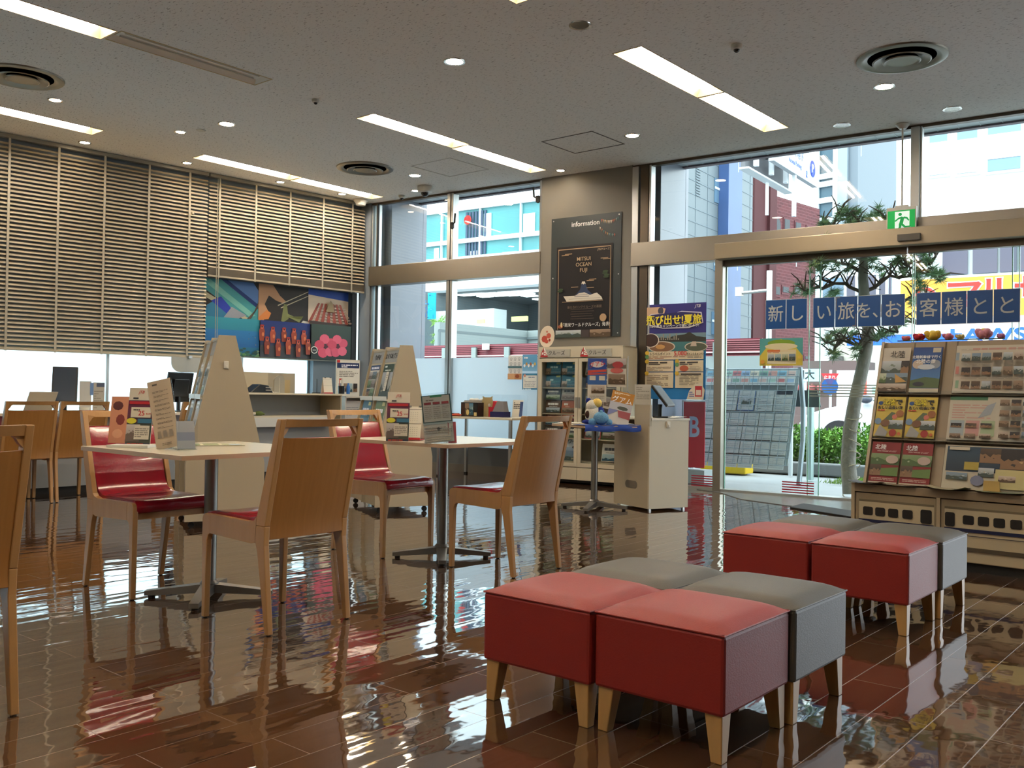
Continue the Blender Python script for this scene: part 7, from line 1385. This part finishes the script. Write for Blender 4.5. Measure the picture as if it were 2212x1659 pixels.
g = MB(); g.hexa([(x0+.02, ny(zl)+.02, zl), (x1-.02, ny(zl)+.02, zl), (x1-.02, ny(zl)+.03, zl), (x0+.02, ny(zl)+.03, zl)], [(x0+.02, ny(zt)+.02, zt), (x1-.02, ny(zt)+.02, zt), (x1-.02, ny(zt)+.03, zt), (x0+.02, ny(zt)+.03, zt)]); g.build('backing', M('rack_backing', '#93a2a4', .6), nr)
tl = math.degrees(math.atan(.42/(zt-zl))); NM = Matrix.Translation(wl(0, nd)) @ Matrix.Rotation(WR, 4, 'Z'); k = 0
rowsd = [(zt-.20, .19, 10, 'leaflet', 'small coloured travel leaflet in the top row of the outdoor rack'), (zt-.52, .27, 5, 'newspaper', 'printed sheet in the second row of the outdoor rack')]+[(zt-.70-.17*j, .16, 6, 'newspaper', 'folded grey newspaper in row %s of the outdoor rack, from the top' % ('three', 'four', 'five', 'six')[j]) for j in range(4)]
pal_t = ['#8fc4dc', '#e0c8c0', '#b8dcd0', '#d88a8c', '#a8c8e8', '#e8e4d0', '#90b8a8', '#d8a8a0']
for r_i, (z, h_, n, nm, lb_) in enumerate(rowsd):
    for i in range(n):
        w_ = (x1-x0-.1)/n; k += 1; s = Sheet(w_*.94, h_, '#cfd8d8' if r_i == 0 else '#b6c0c0', x0=-w_*.47, t=.004)
        if r_i == 0: s.r(0, .6, 1, 1, pal_t[i % 8]); s.r(.1, .2, .9, .45, pal_t[(i+3) % 8]); s.lines(.1, .7, .9, .9, 2, '#6c7c88', .5, i)
        elif r_i == 1:
            s.lines(.08, .1, .92, .8, 8, '#8a9698', .4, i)
            if i == 2: s.r(0, 0, .04, 1, '#2c5c94'); s.r(.96, 0, 1, 1, '#2c5c94'); s.r(0, 0, 1, .03, '#2c5c94'); s.photo(.2, .3, .8, .7, PAL[0], 4)
            if i == 4: s.r(.05, .8, 1, 1, '#2a3440')
        else: s.lines(.08, .1, .92, .85, 5, '#96a0a2', .35, k)
        put(s, nm, lb_, nm, NM @ Vector((x0+.05+w_*(i+.5), ny(z)-.012, z)), WR, tl, 'papers in the outdoor rack')
bnr = T('red_banner', 'tall red banner with a pale blue letter outside beside the doors', 'banner', wl(wq(1498, 1040, .75)[0], .75), WR)
bw = (wq(1522, 960, .75)[0]-wq(1476, 960, .75)[0]); bz1 = wq(1500, 868, .75)[1]; bz0 = wq(1500, 1010, .75)[1]
g = MB(); g.box(-bw/2, -.004, bz0, bw/2, .004, bz1); g.build('cloth', M('banner_red', '#d83044', .6), bnr); text('B', bw*1.25, M('banner_letter', '#c4d0ec', .6), bnr, (0, -.006, (bz0+bz1)/2+.08), bold=.02, sx=.75)
g = MB(); g.tube([(-bw/2-.015, 0, 0), (-bw/2-.015, 0, bz1+.02)], .009, 8); g.tube([(-bw/2-.015, 0, bz1+.01), (bw/2, 0, bz1+.01)], .007, 8); g.box(-bw/2-.0, -.12, 0, bw/2+.05, .12, bz0-.02); g.build('pole_and_base', M('banner_base', '#a8b0b2', .6), bnr)
yb = wlp(at(1570, 1020, 15.2)); g = MB(); g.box(-.32, -.15, 0, .32, .15, .16, '#d8b428'); g.box(-.32, -.15, .17, .32, .15, .31, '#d8b428'); tag(g.build('yellow_crate', MATTE, loc=wl(wq(1570, 1000, 2.5)[0], 2.5), rz=WR, bevel=.015), 'two-tier yellow crate low behind the outdoor rack', 'crate')
# ---- street furniture between rack and car
def post(px, d, ztop, r_, m_, name, lab, cat='post'): s_ = wq(px, 900, d)[0]; g = MB(); g.tube([(0, 0, 0), (0, 0, ztop)], r_, 10); return tag(g.build(name, m_, loc=wl(s_, d), smooth=True), lab, cat)
post(1751, 2.2, wq(1751, 880, 2.2)[1], .045, M('post_steel', '#b4c4c4', .3, metal=.5), 'steel_post', 'pale steel post just outside the glass, left of the pine')
db = T('dark_board', 'dark slanted board on a white pole left of the pine tree', 'sign', wl(wq(1748, 862, 3)[0], 2.6), WR)
x_a, x_b = -.27, .26; z1 = wq(1748, 843, 2.6)[1]; z0 = wq(1748, 879, 2.6)[1]; g = MB(); g.prism([(x_a+.05, z0), (x_b+.02, z0), (x_b-.03, z1), (x_a, z1)], -.01, .01, 'y'); g.build('board', M('board_dark', '#2a3438', .5), db); g = MB(); g.tube([(-.12, .03, 0), (-.12, .03, wq(1730, 795, 2.6)[1])], .03, 8); g.build('pole', WF, db)
ss = T('town_sign', 'pale blue street sign with dark characters behind the dark board', 'sign', wl(wq(1737, 812, 9)[0], 9), WR)
z1 = wq(1737, 797, 9)[1]; z0 = wq(1737, 824, 9)[1]; g = MB(); g.box(-.32, -.02, z0, .32, .02, z1); g.build('panel', M('sign_sky', '#b4d0dc', .5), ss); text('福田大', (z1-z0)*.8, TXD, ss, (-.08, -.025, (z0+z1)/2), bold=.02); g = MB(); g.tube([(0, .04, 0), (0, .04, z1)], .04, 8); g.build('pole', WF, ss)
ts = T('traffic_sign', 'red triangle and blue round traffic signs on one thin pole', 'sign', wl(wq(1793, 830, 12)[0], 12), WR)
zc = wq(1793, 818, 12)[1]; g = MB(); g.prism([(0, zc-.2), (.2, zc+.12), (-.2, zc+.12)], -.02, 0, 'y'); g.build('stop_triangle', M('traffic_red', '#c8242c', .5), ts); zc2 = wq(1793, 835, 12)[1]; g = MB(); g.lathe([(.19, -.02), (0, -.02)], 24, (0, 0, zc2), 'y'); g.build('blue_disc', M('traffic_blue', '#2c6cb4', .5), ts); g = MB(); g.tube([(0, .04, 0), (0, .04, zc+.2)], .03, 8); g.build('pole', WF, ts)
text('止まれ', .09, TXW, ts, (0, -.03, zc+.03))
g = MB(); x = wq(1742, 840, 20)[0]
sfr = T('street_lanterns', 'row of round red lanterns under a dark eave in the distance', 'lantern row', wl(x, 22), WR)
g.box(-1.1, 0, 0, 1.1, 2, wq(1742, 780, 22)[1]); g.build('shopfront', M('shopfront_brown', '#5f4c4a', .7), sfr)
for i in range(8): g = MB(); g.ball((-.95+.27*i, -.1, wq(1742, 837, 22)[1]), .12, 12, 8); g.build('lantern', M('lantern_red', '#b85a5c', .6), sfr, smooth=True)
sl_ = T('signal_arm', 'grey signal arm on a slim mast before the brick building', 'mast', wl(wq(1662, 620, 10)[0], 10), WR)
ztp = wq(1662, 585, 10)[1]; zar = wq(1640, 628, 10)[1]; g = MB(); g.tube([(0, 0, 0), (0, 0, ztp)], .06, 10); g.build('mast', ALU, sl_); g = MB(); g.tube([(0, 0, zar), (-.62, 0, zar-.03)], .035, 8); g.box(-.75, -.05, zar-.09, -.6, .05, zar+.10); g.build('arm', ALU, sl_)
dc = T('distant_shop', 'distant shopfront with red-orange strips behind the pine trunk', 'building', wl(wq(1868, 850, 16)[0], 18), WR)
g = MB(); g.box(-1.3, 0, 0, 1.2, 1, wq(1868, 800, 18)[1]); g.build('front', M('shop_white', '#dfe6e8', .6), dc)
for p in (-.62, .45): g = MB(); g.box(p, -.05, .3, p+.16, 0, wq(1868, 818, 18)[1]); g.build('red_strip', M('strip_red', '#d8402c', .5, emit=.3), dc)
g = MB(); g.box(-.3, -.04, .6, .35, 0, 1.4); g.build('green_window', M('shop_green', '#8fb49c', .4), dc)
# ================================================================== turn every piece of lettering into plain mesh
bpy.context.view_layer.update(); dg = bpy.context.evaluated_depsgraph_get()
for o in [o for o in bpy.data.objects if o.type == 'FONT']:
    me = bpy.data.meshes.new_from_object(o.evaluated_get(dg)); n_ = bpy.data.objects.new('lettering', me); C.objects.link(n_)
    n_.parent = o.parent; n_.location = o.location; n_.rotation_euler = o.rotation_euler; n_.scale = o.scale
    bpy.data.objects.remove(o)
